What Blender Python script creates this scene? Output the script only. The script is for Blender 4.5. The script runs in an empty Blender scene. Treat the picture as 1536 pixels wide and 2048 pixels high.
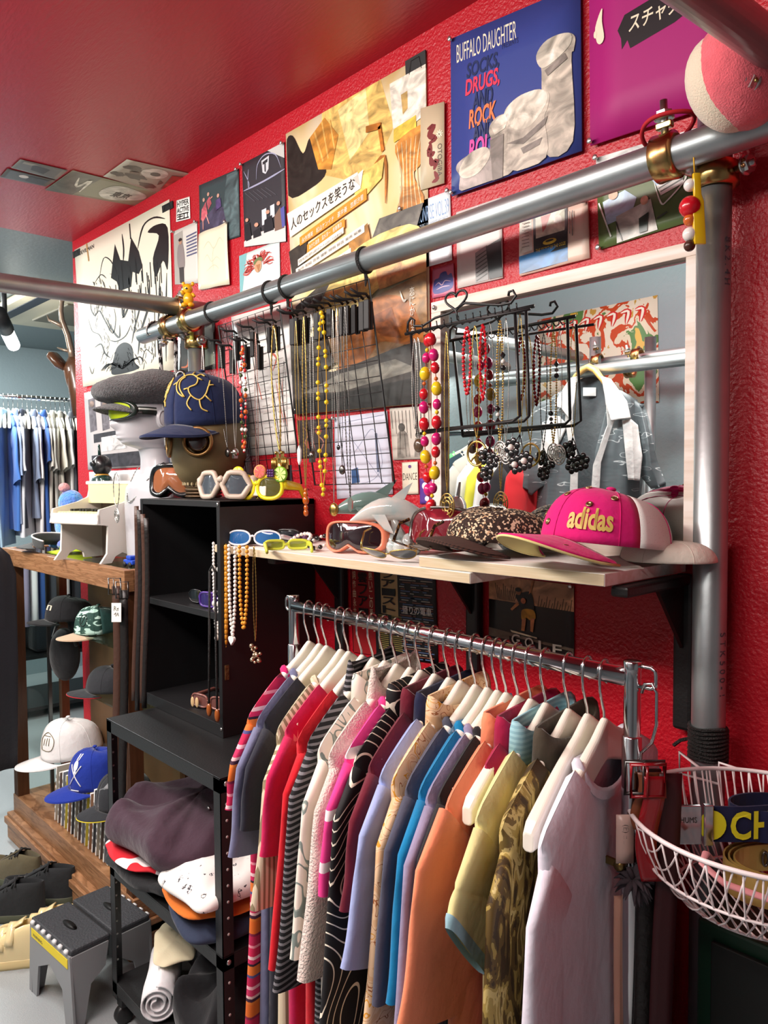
import bpy, math, random
from mathutils import Vector as V, Matrix, Euler
R = math.radians
random.seed(7)
SC = bpy.context.scene
C = SC.collection

# ---------------------------------------------------------------- camera
EYE = 1.38
F = 1538.0
YAW, PITCH, ROLL = R(42.97), R(2.5), R(0.4)
_f0 = V((-math.cos(YAW), math.sin(YAW), 0)); _r0 = V((math.sin(YAW), math.cos(YAW), 0)); _u0 = V((0, 0, 1))
_f = _f0*math.cos(PITCH) - _u0*math.sin(PITCH); _u1 = _u0*math.cos(PITCH) + _f0*math.sin(PITCH)
_r = _r0*math.cos(ROLL) - _u1*math.sin(ROLL); _u = _u1*math.cos(ROLL) + _r0*math.sin(ROLL)
CAM = V((0, 0, EYE))
cam = bpy.data.cameras.new('camera'); cam.sensor_fit = 'VERTICAL'; cam.sensor_height = 32.0
cam.lens = 32.0*F/2048; cam.clip_start = 0.02; cam.clip_end = 60
camo = bpy.data.objects.new('camera', cam); C.objects.link(camo)
camo.matrix_world = Matrix(((_r.x, _u.x, -_f.x, CAM.x), (_r.y, _u.y, -_f.y, CAM.y), (_r.z, _u.z, -_f.z, CAM.z), (0, 0, 0, 1)))
SC.camera = camo

# ---------------------------------------------------------------- light
SC.view_settings.view_transform = 'Standard'; SC.view_settings.look = 'None'
SC.view_settings.gamma = 1; SC.view_settings.use_curve_mapping = False
SC.view_settings.exposure = 0.55
SC.cycles.use_denoising = True
SC.cycles.max_bounces = 7; SC.cycles.diffuse_bounces = 4; SC.cycles.glossy_bounces = 4
SC.cycles.transparent_max_bounces = 16; SC.cycles.transmission_bounces = 5
SC.cycles.caustics_reflective = False; SC.cycles.caustics_refractive = False
SC.cycles.sample_clamp_indirect = 4
w = bpy.data.worlds.new('world'); SC.world = w; w.use_nodes = True
w.node_tree.nodes['Background'].inputs[0].default_value = (0.8, 0.88, 1, 1)
w.node_tree.nodes['Background'].inputs[1].default_value = 0.22

def area(name, loc, target, sx, sy, power, col=(1, .96, .9)):
    l = bpy.data.lights.new(name, 'AREA'); l.shape = 'RECTANGLE'; l.size = sx; l.size_y = sy; l.energy = power; l.color = col
    o = bpy.data.objects.new(name, l); C.objects.link(o); o.location = loc
    o.rotation_euler = (V(target) - V(loc)).to_track_quat('-Z', 'Y').to_euler()
    return o
area('shop_tube_or_fill', (-1.75, -0.25, 2.24), (-1.6, 0.5, 0.9), 1.2, 0.12, 28, (1, .97, .9))
area('shop_tube_or_fill', (-0.55, -0.55, 2.24), (-0.6, 0.6, 0.9), 1.2, 0.12, 12, (1, .95, .88))
area('shop_tube_or_fill', (-3.2, 0.2, 2.24), (-3.9, 0.8, 0.9), 0.12, 1.2, 34, (1, .98, .93))
area('shop_tube_or_fill', (-1.5, 0.25, 2.25), (-1.8, -0.95, 1.3), 1.0, 0.12, 14, (.95, 1, 1))  # added fill, brightens the opposite grey wall that the mirror reflects
area('ceiling_fill', (-1.75, -0.25, 2.12), (-1.75, -0.25, 2.31), 1.2, 0.12, 7, (1, .97, .9))  # added upward fill for the red ceiling, standing for the tubes' spill
area('ceiling_fill', (-3.6, 0.1, 2.12), (-3.6, 0.1, 2.31), 0.12, 1.2, 3, (1, .98, .93))  # same added fill, towards the far grey ceiling
area('ceiling_fill', (-0.55, -0.55, 2.12), (-0.55, -0.55, 2.31), 1.2, 0.12, 4, (1, .95, .88))  # added ceiling fill at the near lamp
area('shop_tube_or_fill', (-4.6, 1.0, 2.25), (-4.6, 1.3, 1.0), 1.2, 0.15, 40, (.92, 1, 1))
area('shop_tube_or_fill', (-3.0, -0.6, 2.24), (-2.8, 0.4, 1.0), 0.12, 1.0, 14, (1, .97, .92))

# ---------------------------------------------------------------- pixel -> place helpers (photo pixels, 1536 x 2048)
def ray(px, py):
    return _f + _r*((px - 768)/F) - _u*((py - 1024)/F)
def at_y(px, py, y):
    d = ray(px, py); return CAM + d*(y/d.y)
def at_z(px, py, z):
    d = ray(px, py); return CAM + d*((z - EYE)/d.z)
def at_x(px, py, x):
    d = ray(px, py); return CAM + d*(x/d.x)
def at_d(px, py, t):
    return CAM + ray(px, py)*t
def px_of(p):
    q = V(p) - CAM; t = q.dot(_f); return (768 + F*q.dot(_r)/t, 1024 - F*q.dot(_u)/t, t)

# ---------------------------------------------------------------- mesh helpers
class MB:
    """collects geometry for ONE mesh object"""
    def __init__(s): s.v = []; s.f = []; s.m = []; s.sm = []; s.uv = None
    def add(s, vs, fs, smooth=True, m=0):
        b = len(s.v); s.v.extend(V(p) for p in vs)
        for f in fs:
            s.f.append(tuple(i + b for i in f)); s.m.append(m); s.sm.append(smooth)
        return s
    def box(s, lo, hi, m=0, xf=None):
        x0, y0, z0 = lo; x1, y1, z1 = hi
        vs = [V(p) for p in ((x0,y0,z0),(x1,y0,z0),(x1,y1,z0),(x0,y1,z0),(x0,y0,z1),(x1,y0,z1),(x1,y1,z1),(x0,y1,z1))]
        if xf is not None: vs = [xf @ p for p in vs]
        return s.add(vs, [(0,3,2,1),(4,5,6,7),(0,1,5,4),(1,2,6,5),(2,3,7,6),(3,0,4,7)], False, m)
    def rings(s, rs, closed=True, cap0=True, cap1=True, smooth=True, m=0, loop=False):
        n = len(rs[0]); vs = [p for r in rs for p in r]; fs = []
        k = len(rs)
        for i in range(k if loop else k - 1):
            j2 = (i + 1) % k
            for j in range(n if closed else n - 1):
                a = i*n + j; b = i*n + (j + 1) % n; c = j2*n + (j + 1) % n; d = j2*n + j
                fs.append((a, b, c, d))
        if closed and not loop:
            if cap0: fs.append(tuple(range(n - 1, -1, -1)))
            if cap1: fs.append(tuple((k - 1)*n + j for j in range(n)))
        return s.add(vs, fs, smooth, m)
    def tube(s, pts, r, n=8, loop=False, m=0, caps=True, flat=1.0, up=None):
        pts = [V(p) for p in pts]; k = len(pts)
        rr = r if isinstance(r, (list, tuple)) else [r]*k
        rs = []; nrm = None
        for i in range(k):
            if loop: t = pts[(i + 1) % k] - pts[i - 1]
            else: t = pts[min(i + 1, k - 1)] - pts[max(i - 1, 0)]
            if t.length < 1e-9: t = V((0, 0, 1))
            t.normalize()
            if nrm is None:
                a = V(up) if up is not None else (V((0, 0, 1)) if abs(t.z) < .9 else V((1, 0, 0)))
                nrm = (a - t*a.dot(t)).normalized()
            else:
                nrm = nrm - t*nrm.dot(t)
                if nrm.length < 1e-6: nrm = t.orthogonal()
                nrm.normalize()
            b = t.cross(nrm)
            rs.append([pts[i] + (nrm*math.cos(2*math.pi*j/n)*flat + b*math.sin(2*math.pi*j/n))*rr[i] for j in range(n)])
        return s.rings(rs, True, caps, caps, True, m, loop)
    def lathe(s, prof, n=24, xf=None, m=0, cap=True, smooth=True):
        rs = []
        for r, z in prof:
            ring = [V((max(r, 1e-5)*math.cos(2*math.pi*j/n), max(r, 1e-5)*math.sin(2*math.pi*j/n), z)) for j in range(n)]
            if xf is not None: ring = [xf @ p for p in ring]
            rs.append(ring)
        return s.rings(rs, True, cap, cap, smooth, m)
    def ball(s, c, r, n=12, k=8, m=0, xf=None):
        c = V(c); r = V(r) if not isinstance(r, (int, float)) else V((r, r, r)); rs = []
        for i in range(k + 1):
            a = math.pi*i/k; q = max(math.sin(a), 1e-3)
            ring = []
            for j in range(n):
                b = 2*math.pi*j/n
                p = V((r.x*q*math.cos(b), r.y*q*math.sin(b), -r.z*math.cos(a)))
                if xf is not None: p = xf @ p
                ring.append(c + p)
            rs.append(ring)
        return s.rings(rs, True, True, True, True, m)
    def prism(s, poly, d, xf=None, m=0, smooth=False):
        """2D polygon (u,v) -> local x,z ; extruded along +y by d (centred)"""
        n = len(poly)
        vs = [V((u, -d/2, v)) for u, v in poly] + [V((u, d/2, v)) for u, v in poly]
        if xf is not None: vs = [xf @ p for p in vs]
        fs = [tuple(range(n)), tuple(range(2*n - 1, n - 1, -1))]
        b = len(s.v); s.add(vs, fs, False, m)
        s.add(vs, [(i, i + n, (i + 1) % n + n, (i + 1) % n) for i in range(n)], smooth, m)
        return s
    def sheet(s, fn, nu, nv, th=0.0, m=0):
        """fn(u,v)->point for u,v in 0..1 ; th gives thickness along the normal"""
        P = [[V(fn(i/nu, j/nv)) for j in range(nv + 1)] for i in range(nu + 1)]
        idx = lambda i, j: i*(nv + 1) + j
        vs = [p for r in P for p in r]
        fs = [(idx(i, j), idx(i + 1, j), idx(i + 1, j + 1), idx(i, j + 1)) for i in range(nu) for j in range(nv)]
        if th:
            N = len(vs); off = []
            for i in range(nu + 1):
                for j in range(nv + 1):
                    du = P[min(i + 1, nu)][j] - P[max(i - 1, 0)][j]; dv = P[i][min(j + 1, nv)] - P[i][max(j - 1, 0)]
                    nn = du.cross(dv)
                    if nn.length < 1e-12: nn = V((0, 0, 1))
                    off.append(P[i][j] - nn.normalized()*th)
            vs = vs + off
            fs = fs + [tuple(q + N for q in reversed(f)) for f in fs]
            border = [idx(i, 0) for i in range(nu + 1)] + [idx(nu, j) for j in range(1, nv + 1)] + [idx(i, nv) for i in range(nu - 1, -1, -1)] + [idx(0, j) for j in range(nv - 1, 0, -1)]
            for a, b in zip(border, border[1:] + border[:1]): fs.append((b, a, a + N, b + N))
        return s.add(vs, fs, True, m)

def to_obj(name, mb, mats, parent=None, world=True, origin=None, bevel=0, sub=0, seg=2):
    me = bpy.data.meshes.new(name)
    vs = mb.v
    if parent is not None and world:
        inv = parent['_inv'] if False else MATS[parent.name].inverted(); vs = [inv @ p for p in vs]
    elif origin is not None:
        o_ = V(origin); vs = [p - o_ for p in vs]
    me.from_pydata([tuple(p) for p in vs], [], mb.f)
    if not isinstance(mats, (list, tuple)): mats = [mats]
    for mm in mats: me.materials.append(mm)
    me.polygons.foreach_set('material_index', mb.m); me.polygons.foreach_set('use_smooth', mb.sm)
    me.update()
    o = bpy.data.objects.new(name, me); C.objects.link(o)
    if parent is not None: o.parent = parent; MATS[o.name] = MATS[parent.name] if world else MATS[parent.name]
    elif origin is not None: o.location = origin
    if parent is None: MATS[o.name] = Matrix.Translation(V(origin)) if origin is not None else Matrix()
    if bevel:
        b = o.modifiers.new('bevel', 'BEVEL'); b.width = bevel; b.segments = seg; b.limit_method = 'ANGLE'; b.angle_limit = R(40)
    if sub:
        b = o.modifiers.new('sub', 'SUBSURF'); b.levels = sub; b.render_levels = sub
    return o
MATS = {}
def thing(name, label, cat, loc=(0, 0, 0), rz=0.0, group=None, rot=None, scale=1.0):
    o = bpy.data.objects.new(name, None); C.objects.link(o); o.empty_display_size = .05
    e = Euler(rot) if rot is not None else Euler((0, 0, rz))
    o.location = loc; o.rotation_euler = e; o.scale = (scale,)*3
    MATS[o.name] = Matrix.LocRotScale(V(loc), e, V((scale,)*3))
    o['label'] = label; o['category'] = cat
    if group: o['group'] = group
    return o
def tag(o, label, cat, group=None):
    o['label'] = label; o['category'] = cat
    if group: o['group'] = group
    return o
def struct(name, mb, m, **k):
    o = to_obj(name, mb, m, **k); o['kind'] = 'structure'; return o
def children_of(o): return [c for c in o.children]
def dup(root, loc, rot=None, label=None, group=None, scale=None):
    r = root.copy(); C.objects.link(r); r.location = loc
    if rot is not None: r.rotation_euler = rot
    if scale is not None: r.scale = (scale,)*3
    if label: r['label'] = label
    if group: r['group'] = group
    MATS[r.name] = Matrix.LocRotScale(V(loc), r.rotation_euler, r.scale)
    for ch in list(root.children):
        c = ch.copy(); C.objects.link(c); c.parent = r; MATS[c.name] = MATS[r.name]
        for g in list(ch.children):
            d = g.copy(); C.objects.link(d); d.parent = c
    return r

# ---------------------------------------------------------------- materials
def lin(c):
    if isinstance(c, str):
        c = c.lstrip('#'); c = tuple(int(c[i:i + 2], 16) for i in (0, 2, 4))
    out = []
    for x in c[:3]:
        x = x/255.0; out.append(x/12.92 if x <= .04045 else ((x + .055)/1.055)**2.4)
    return tuple(out) + (1.0,)
_mc = {}
def mat(name, col, rough=.6, metal=0.0, bump=0.0, bscale=60.0, var=0.0, vscale=8.0, sheen=0.0, spec=.5, coat=0.0, emit=0.0, col2=None, trans=0.0, stretch=None):
    key = name
    if key in _mc: return _mc[key]
    m = bpy.data.materials.new(name); m.use_nodes = True; nt = m.node_tree; b = nt.nodes['Principled BSDF']
    b.inputs['Base Color'].default_value = lin(col); b.inputs['Roughness'].default_value = rough; b.inputs['Metallic'].default_value = metal
    b.inputs['Specular IOR Level'].default_value = spec
    if sheen: b.inputs['Sheen Weight'].default_value = sheen
    if coat: b.inputs['Coat Weight'].default_value = coat; b.inputs['Coat Roughness'].default_value = .08
    if trans: b.inputs['Transmission Weight'].default_value = trans
    if emit: b.inputs['Emission Color'].default_value = lin(col); b.inputs['Emission Strength'].default_value = emit
    if bump or var or col2:
        tc = nt.nodes.new('ShaderNodeTexCoord')
        src = tc.outputs['Object']
        if stretch:
            mp = nt.nodes.new('ShaderNodeMapping'); mp.inputs['Scale'].default_value = stretch
            nt.links.new(src, mp.inputs['Vector']); src = mp.outputs['Vector']
    if var or col2:
        n = nt.nodes.new('ShaderNodeTexNoise'); n.inputs['Scale'].default_value = vscale; n.inputs['Detail'].default_value = 5
        nt.links.new(src, n.inputs['Vector'])
        mx = nt.nodes.new('ShaderNodeValToRGB'); e = mx.color_ramp.elements
        c0 = lin(col); c1 = lin(col2) if col2 else tuple(min(1, x*(1 + var)) for x in c0[:3]) + (1,)
        if not col2: c0 = tuple(x*(1 - var) for x in c0[:3]) + (1,)
        e[0].position = .35; e[1].position = .65; e[0].color = c0; e[1].color = c1
        nt.links.new(n.outputs['Fac'], mx.inputs['Fac']); nt.links.new(mx.outputs['Color'], b.inputs['Base Color'])
    if bump:
        n2 = nt.nodes.new('ShaderNodeTexNoise'); n2.inputs['Scale'].default_value = bscale; n2.inputs['Detail'].default_value = 4
        nt.links.new(src, n2.inputs['Vector'])
        bp = nt.nodes.new('ShaderNodeBump'); bp.inputs['Strength'].default_value = bump; bp.inputs['Distance'].default_value = .01
        nt.links.new(n2.outputs['Fac'], bp.inputs['Height']); nt.links.new(bp.outputs['Normal'], b.inputs['Normal'])
    _mc[key] = m
    return m
def ramp_mat(name, stops, kind='noise', scale=5.0, rough=.7, axis=(1, 1, 1), distort=0.0, detail=2.0, const=True, coords='Object', rot=(0, 0, 0), bands='X', sheen=0.0, bump=0.0, metal=0.0, spec=.4):
    """texture -> colour ramp (constant bands) -> base colour"""
    if name in _mc: return _mc[name]
    m = bpy.data.materials.new(name); m.use_nodes = True; nt = m.node_tree; b = nt.nodes['Principled BSDF']
    b.inputs['Roughness'].default_value = rough; b.inputs['Sheen Weight'].default_value = sheen; b.inputs['Metallic'].default_value = metal
    b.inputs['Specular IOR Level'].default_value = spec
    tc = nt.nodes.new('ShaderNodeTexCoord'); mp = nt.nodes.new('ShaderNodeMapping')
    mp.inputs['Scale'].default_value = axis; mp.inputs['Rotation'].default_value = rot
    nt.links.new(tc.outputs[coords], mp.inputs['Vector'])
    if kind == 'noise':
        t = nt.nodes.new('ShaderNodeTexNoise'); t.inputs['Scale'].default_value = scale; t.inputs['Detail'].default_value = detail; t.inputs['Distortion'].default_value = distort; out = t.outputs['Fac']
    elif kind == 'wave':
        t = nt.nodes.new('ShaderNodeTexWave'); t.inputs['Scale'].default_value = scale; t.bands_direction = bands; t.inputs['Distortion'].default_value = distort; t.inputs['Detail'].default_value = detail; t.inputs['Detail Scale'].default_value = 1.5; t.wave_profile = 'SAW'; out = t.outputs['Fac']
    elif kind == 'rings':
        t = nt.nodes.new('ShaderNodeTexNoise'); t.inputs['Scale'].default_value = scale; t.inputs['Detail'].default_value = 0; t.inputs['Distortion'].default_value = distort
        mu = nt.nodes.new('ShaderNodeMath'); mu.operation = 'MULTIPLY'; mu.inputs[1].default_value = detail
        fr = nt.nodes.new('ShaderNodeMath'); fr.operation = 'FRACT'
        nt.links.new(t.outputs['Fac'], mu.inputs[0]); nt.links.new(mu.outputs[0], fr.inputs[0]); out = fr.outputs[0]
    elif kind == 'voronoi':
        t = nt.nodes.new('ShaderNodeTexVoronoi'); t.inputs['Scale'].default_value = scale; out = t.outputs['Distance']
    elif kind == 'edge':
        t = nt.nodes.new('ShaderNodeTexVoronoi'); t.feature = 'DISTANCE_TO_EDGE'; t.inputs['Scale'].default_value = scale; out = t.outputs['Distance']
    elif kind == 'cell':
        t = nt.nodes.new('ShaderNodeTexVoronoi'); t.inputs['Scale'].default_value = scale; out = None
        sp = nt.nodes.new('ShaderNodeSeparateColor'); nt.links.new(t.outputs['Color'], sp.inputs['Color']); out = sp.outputs[0]
    elif kind == 'grad':
        t = nt.nodes.new('ShaderNodeSeparateXYZ'); out = t.outputs[bands]
    if kind == 'grad': nt.links.new(mp.outputs['Vector'], t.inputs['Vector'])
    else: nt.links.new(mp.outputs['Vector'], t.inputs['Vector'])
    cr = nt.nodes.new('ShaderNodeValToRGB'); cr.color_ramp.interpolation = 'CONSTANT' if const else 'LINEAR'
    e = cr.color_ramp.elements
    while len(e) < len(stops): e.new(.5)
    for i, (p, c) in enumerate(stops):
        e[i].position = p; e[i].color = lin(c)
    nt.links.new(out, cr.inputs['Fac']); nt.links.new(cr.outputs['Color'], b.inputs['Base Color'])
    if bump:
        bp = nt.nodes.new('ShaderNodeBump'); bp.inputs['Strength'].default_value = bump; bp.inputs['Distance'].default_value = .01
        nt.links.new(out, bp.inputs['Height']); nt.links.new(bp.outputs['Normal'], b.inputs['Normal'])
    _mc[name] = m
    return m
def glass_mat(name, tint='#ffffff', refl=.10, rough=.02):
    if name in _mc: return _mc[name]
    m = bpy.data.materials.new(name); m.use_nodes = True; nt = m.node_tree
    for n in list(nt.nodes):
        if n.type == 'BSDF_PRINCIPLED': nt.nodes.remove(n)
    out = nt.nodes['Material Output']
    tr = nt.nodes.new('ShaderNodeBsdfTransparent'); tr.inputs[0].default_value = lin(tint)
    gl = nt.nodes.new('ShaderNodeBsdfGlossy'); gl.inputs['Roughness'].default_value = rough
    mx = nt.nodes.new('ShaderNodeMixShader'); lw = nt.nodes.new('ShaderNodeLayerWeight'); lw.inputs['Blend'].default_value = .5
    pw = nt.nodes.new('ShaderNodeMath'); pw.operation = 'POWER'; pw.inputs[1].default_value = 4
    ma = nt.nodes.new('ShaderNodeMath'); ma.operation = 'MULTIPLY_ADD'; ma.inputs[1].default_value = .5; ma.inputs[2].default_value = refl*.35
    nt.links.new(lw.outputs['Facing'], pw.inputs[0]); nt.links.new(pw.outputs[0], ma.inputs[0]); nt.links.new(ma.outputs[0], mx.inputs[0]); nt.links.new(tr.outputs[0], mx.inputs[1]); nt.links.new(gl.outputs[0], mx.inputs[2])
    nt.links.new(mx.outputs[0], out.inputs['Surface'])
    _mc[name] = m
    return m

# text as flat real mesh
_tc = {}
def text_mb(s, size=1.0, bold=0.0, extrude=0.0, spacing=1.0, shear=0.0, sx=1.0, align='LEFT'):
    """mesh of the text in local x (right), z (up), facing -y"""
    cu = bpy.data.curves.new('t', 'FONT'); cu.body = s; cu.size = size; cu.extrude = extrude; cu.offset = bold; cu.space_character = spacing; cu.shear = shear
    cu.align_x = align; cu.resolution_u = 3
    o = bpy.data.objects.new('t', cu); C.objects.link(o)
    me = o.to_mesh()
    mb = MB(); mb.add([V((p.co.x*sx, 0, p.co.y)) for p in me.vertices], [tuple(p.vertices) for p in me.polygons], False)
    o.to_mesh_clear(); C.objects.unlink(o); bpy.data.objects.remove(o); bpy.data.curves.remove(cu)
    return mb
def put(mb, xf):
    mb.v = [xf @ p for p in mb.v]; return mb
def merge(dst, src, m=0):
    dst.add(src.v, src.f, False, m); return dst
# ---------------------------------------------------------------- the setting
WY = 1.19            # red wall plane
WX0 = -3.05          # where the red wall ends
CZ = 2.31
M_red = mat('red_paint', (182, 19, 36), rough=.36, bump=.32, bscale=170, spec=.5)
M_redceil = mat('red_ceiling_paint', (176, 30, 48), rough=.34, bump=.12, bscale=40, spec=.5, stretch=(1, 4, 1))
M_grey = mat('blue_grey_paint', (142, 156, 160), rough=.5, bump=.15, bscale=60)
M_greyc = mat('grey_ceiling_paint', (134, 144, 146), rough=.45, bump=.1, bscale=60)
M_floor = mat('grey_floor', (150, 156, 158), rough=.42, bump=.15, bscale=400, var=.06, vscale=300)
struct('wall_right', MB().box((WX0, WY, 0), (1.6, WY + .1, CZ)), M_red)
struct('floor', MB().box((-6.0, -1.7, -.08), (1.7, 4.2, 0)), M_floor)
struct('ceiling', MB().box((WX0, -1.7, CZ), (1.7, WY + .1, CZ + .06)), M_redceil)
struct('ceiling_back', MB().box((-6.0, -1.7, CZ + .005), (WX0, 4.2, CZ + .06)), M_greyc)
struct('wall_back', MB().box((-5.8, -1.7, 0), (-5.7, 4.2, CZ + .005)), M_grey)
struct('wall_left', MB().box((-3.4, -1.06, 0), (1.6, -.96, CZ)), M_grey)
struct('wall_left_far', MB().box((-5.7, -1.72, 0), (-3.4, -1.62, CZ)), M_grey)
struct('wall_front', MB().box((1.6, -1.7, 0), (1.7, WY + .1, CZ)), M_grey)
struct('wall_side', MB().box((-5.7, 4.1, 0), (-2.0, 4.2, CZ)), M_grey)
struct('wall_return', MB().box((-2.1, WY + .1, 0), (-2.0, 4.1, CZ)), M_grey)

# ---------------------------------------------------------------- scaffold
M_pipe = mat('galvanised_steel', (168, 176, 178), rough=.38, metal=.85, var=.08, vscale=14, stretch=(1, 1, 1), bump=.02, bscale=90)
M_gold = mat('zinc_passivated_clamp', (196, 178, 110), rough=.25, metal=1.0, col2=(176, 120, 84), vscale=22)
M_bolt = mat('bolt_steel', (190, 190, 188), rough=.3, metal=1)
M_black = mat('black_cord', (22, 22, 24), rough=.6)
PR = .0243
def pipe(name, a, b, label, r=PR):
    a, b = V(a), V(b); d = (b - a).normalized()
    t = thing(name, label, 'pipe', (a + b)/2 if abs(d.z) < .5 else a)
    mb = MB(); n = 28
    e = d.orthogonal().normalized(); g = d.cross(e)
    ring = lambda p, q: [p + (e*math.cos(2*math.pi*j/n) + g*math.sin(2*math.pi*j/n))*q for j in range(n)]
    mb.rings([ring(a + d*.012, r - .003), ring(a, r - .003), ring(a, r), ring(b, r), ring(b, r - .003), ring(b - d*.012, r - .003)], True, True, True)
    mb.sm = [len(f) == 4 for f in mb.f]
    o = to_obj('tube', mb, M_pipe, t)
    o.data.polygons.foreach_set('use_smooth', mb.sm)
    return t
PY, PZ = 1.085, EYE + .462       # pipe along the wall
def pipe_dir_mid(px, py): return at_y(px, py, PY)
pL, pR = at_y(286, 672, PY), at_y(1453, 274, PY)
_s = (pR.z - pL.z)/(pR.x - pL.x)
pipe('scaffold_pipe', pL, pL + (pR - pL).normalized()*2.75, 'long steel pipe along the red wall with the necklace grids tied to it')
postR = at_y(1425, 700, 1.137); postL = at_y(393, 720, 1.145)
pr = pipe('scaffold_post', (postR.x, postR.y, .0), (postR.x, postR.y, 1.93), 'upright galvanised steel post right of the mirror, black cord wound low around it')
tx = text_mb('STK-2.5-4H', .018, sx=1.0)
_d = (CAM - V((postR.x, postR.y, CAM.z))).normalized(); _side = V((0, 0, 1)).cross(_d).normalized()
def curved_text(s, size, z, ang, up, m, parent, name='lettering', r=PR, sp=1.0):
    mb = text_mb(s, size, spacing=sp); out = []
    for p in mb.v:
        # text runs downward along the post
        a = ang + p.z/r
        out.append(V((postR.x + (r + .0005)*math.cos(a), postR.y + (r + .0005)*math.sin(a), z - p.x)))
    mb.v = out; return to_obj(name, mb, m, parent)
_a = math.atan2(_d.y, _d.x) + R(38)
M_ink = mat('dark_print', (62, 70, 78), rough=.6)
curved_text('8K2.4H', .016, 1.725, _a, 1, M_ink, pr, sp=1.5)
curved_text('STK500-1', .016, 1.15, _a, 1, M_ink, pr, sp=1.6)
pipe('scaffold_post', (postL.x, postL.y, 0), (postL.x, postL.y, 1.83), 'upright galvanised steel post behind the dragon cap and the black cabinet')
cA, cB = at_d(0, 537.5, 1.93), at_d(338, 588, 2.2)
dL = (cB - cA); dL.z = 0; zL = (cA.z + cB.z)/2; zL = pL.z + .056
cB2 = V((cB.x, cB.y, zL)); dL.normalize()
pipe('scaffold_pipe', cB2 - dL*1.55, cB2 + dL*((WY - .012 - cB2.y)/dL.y), 'galvanised steel pipe crossing overhead at left, yellow bear toy beside its clamp')
dR = V((.075, 1, 0)).normalized(); qR = at_d(1422, 4, .85); qR.z = max(qR.z, pR.z + .052)
pipe('scaffold_pipe', qR - dR*1.3, qR + dR*((WY - .02 - qR.y)/dR.y), 'dark galvanised steel pipe crossing the top right corner in front of the pink plush')

def clamp(loc, axis1, axis2, label, rot180=False):
    """swivel scaffold clamp: two half-round jaws around pipes along axis1 / axis2"""
    t = thing('scaffold_clamp', label, 'clamp', loc, group=None)
    return t
def half_clamp(mb, c, ax, out, w=.036, r=PR + .004, m=0, flare=.022):
    """pressed steel saddle around a pipe (axis ax), opening opposite out"""
    ax = V(ax).normalized(); out = V(out); out = (out - ax*out.dot(ax)).normalized(); up = ax.cross(out); n = 20
    rs = []
    for k, ww, rr in ((-1, w, r), (-.8, w, r + .006), (0, w, r + .0045), (.8, w, r + .006), (1, w, r)):
        ring = []
        for j in range(n + 1):
            a = -R(150) + R(300)*j/n
            ring.append(V(c) + ax*(k*ww/2) + (out*math.cos(a) + up*math.sin(a))*rr)
        rs.append(ring)
    mb.rings(rs, closed=False, m=m)
    rs2 = [[p + ((V(c) + ax*(p - V(c)).dot(ax)) - p).normalized()*.0035 for p in r_] for r_ in rs]
    mb.rings(rs2, closed=False, m=m)
    for e in (0, n):
        for q in (0, 4):
            pass
        mb.add([rs[0][e], rs[-1][e], rs2[-1][e], rs2[0][e]], [(0, 1, 2, 3)], False, m)
    for q in (0, -1):
        mb.rings([rs[q], rs2[q]], closed=False, m=m, smooth=False)
    return mb
def bolt(mb, c, d, L=.05, r=.0055, m=0):
    c = V(c); d = V(d).normalized(); q = d.to_track_quat('Z', 'Y').to_matrix().to_4x4(); X = Matrix.Translation(c) @ q
    mb.lathe([(r, 0), (r, L)], 12, X, m)
    mb.lathe([(r*2.2, L*.55), (r*2.2, L*.55 + .008)], 6, X, m, smooth=False)
    mb.lathe([(r*2.0, L*.55 - .003), (r*2.6, L*.55 - .003), (r*2.6, L*.55)], 16, X, m)
def build_clamp(label, c1, ax1, out1, c2, ax2, out2, bolts):
    t = thing('scaffold_clamp', label, 'clamp', c1)
    to_obj('jaw', half_clamp(MB(), c1, ax1, out1), M_gold, t)
    to_obj('jaw', half_clamp(MB(), c2, ax2, out2), M_gold, t)
    mid = (V(c1) + V(c2))/2; d = (V(c2) - V(c1)).normalized()
    q = d.to_track_quat('Z', 'Y').to_matrix().to_4x4(); L = (V(c2) - V(c1)).length
    to_obj('pivot', MB().lathe([(.013, -L/2 + PR), (.013, L/2 - PR)], 14, Matrix.Translation(mid) @ q), M_bolt, t)
    for c, d, L in bolts:
        mb = MB(); bolt(mb, c, d, L); to_obj('bolt', mb, M_bolt, t)
        a = V(d).normalized()
        arm = V(d).orthogonal().normalized()
        hb = MB(); q = a.to_track_quat('Z', 'Y').to_matrix().to_4x4()
        hb.box((-.012, -.006, .012), (.012, .006, .022), xf=Matrix.Translation(V(c)) @ q)
        to_obj('hinge_lug', hb, M_gold, t, bevel=.002)
    return t
dM = (pR - pL).normalized()
def on_main(x): return pL + dM*((x - pL.x)/dM.x)
cm = on_main(postR.x - .047)
build_clamp('brass-toned clamp at the right post, red band looped round it', cm, dM, (0, -1, .1), V((postR.x, postR.y, cm.z - .028)), (0, 0, 1), (1, .3, 0),
            [(cm + V((0, -.006, .026)), (0, -.12, 1), .052), (V((postR.x + .034, postR.y - .005, cm.z - .028)), (1, -.3, 0), .03)])
cl = on_main(postL.x - .04)
build_clamp('brass-toned clamp at the left post under the yellow bear toy', cl, dM, (0, -1, .1), V((postL.x, postL.y, cl.z - .045)), (0, 0, 1), (1, -.6, 0),
            [(cl + V((0, -.02, -.03)), (.0, -.2, -1), .03), (V((postL.x + .034, postL.y - .005, cl.z - .045)), (1, -.3, 0), .03)])
cx_ = on_main(cB2.x + .03 + .0)
xL = cB2 + dL*((PY + .01 - cB2.y)/dL.y)
build_clamp('copper-toned clamp joining the left crossing pipe, right of the bear toy', xL + V((0, .012, 0)), dL, (1, 0, .2), on_main(xL.x + .085), dM, (0, 0, -1),
            [(xL + V((.036, -.006, .005)), (.6, -.2, 1), .045)])
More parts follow.
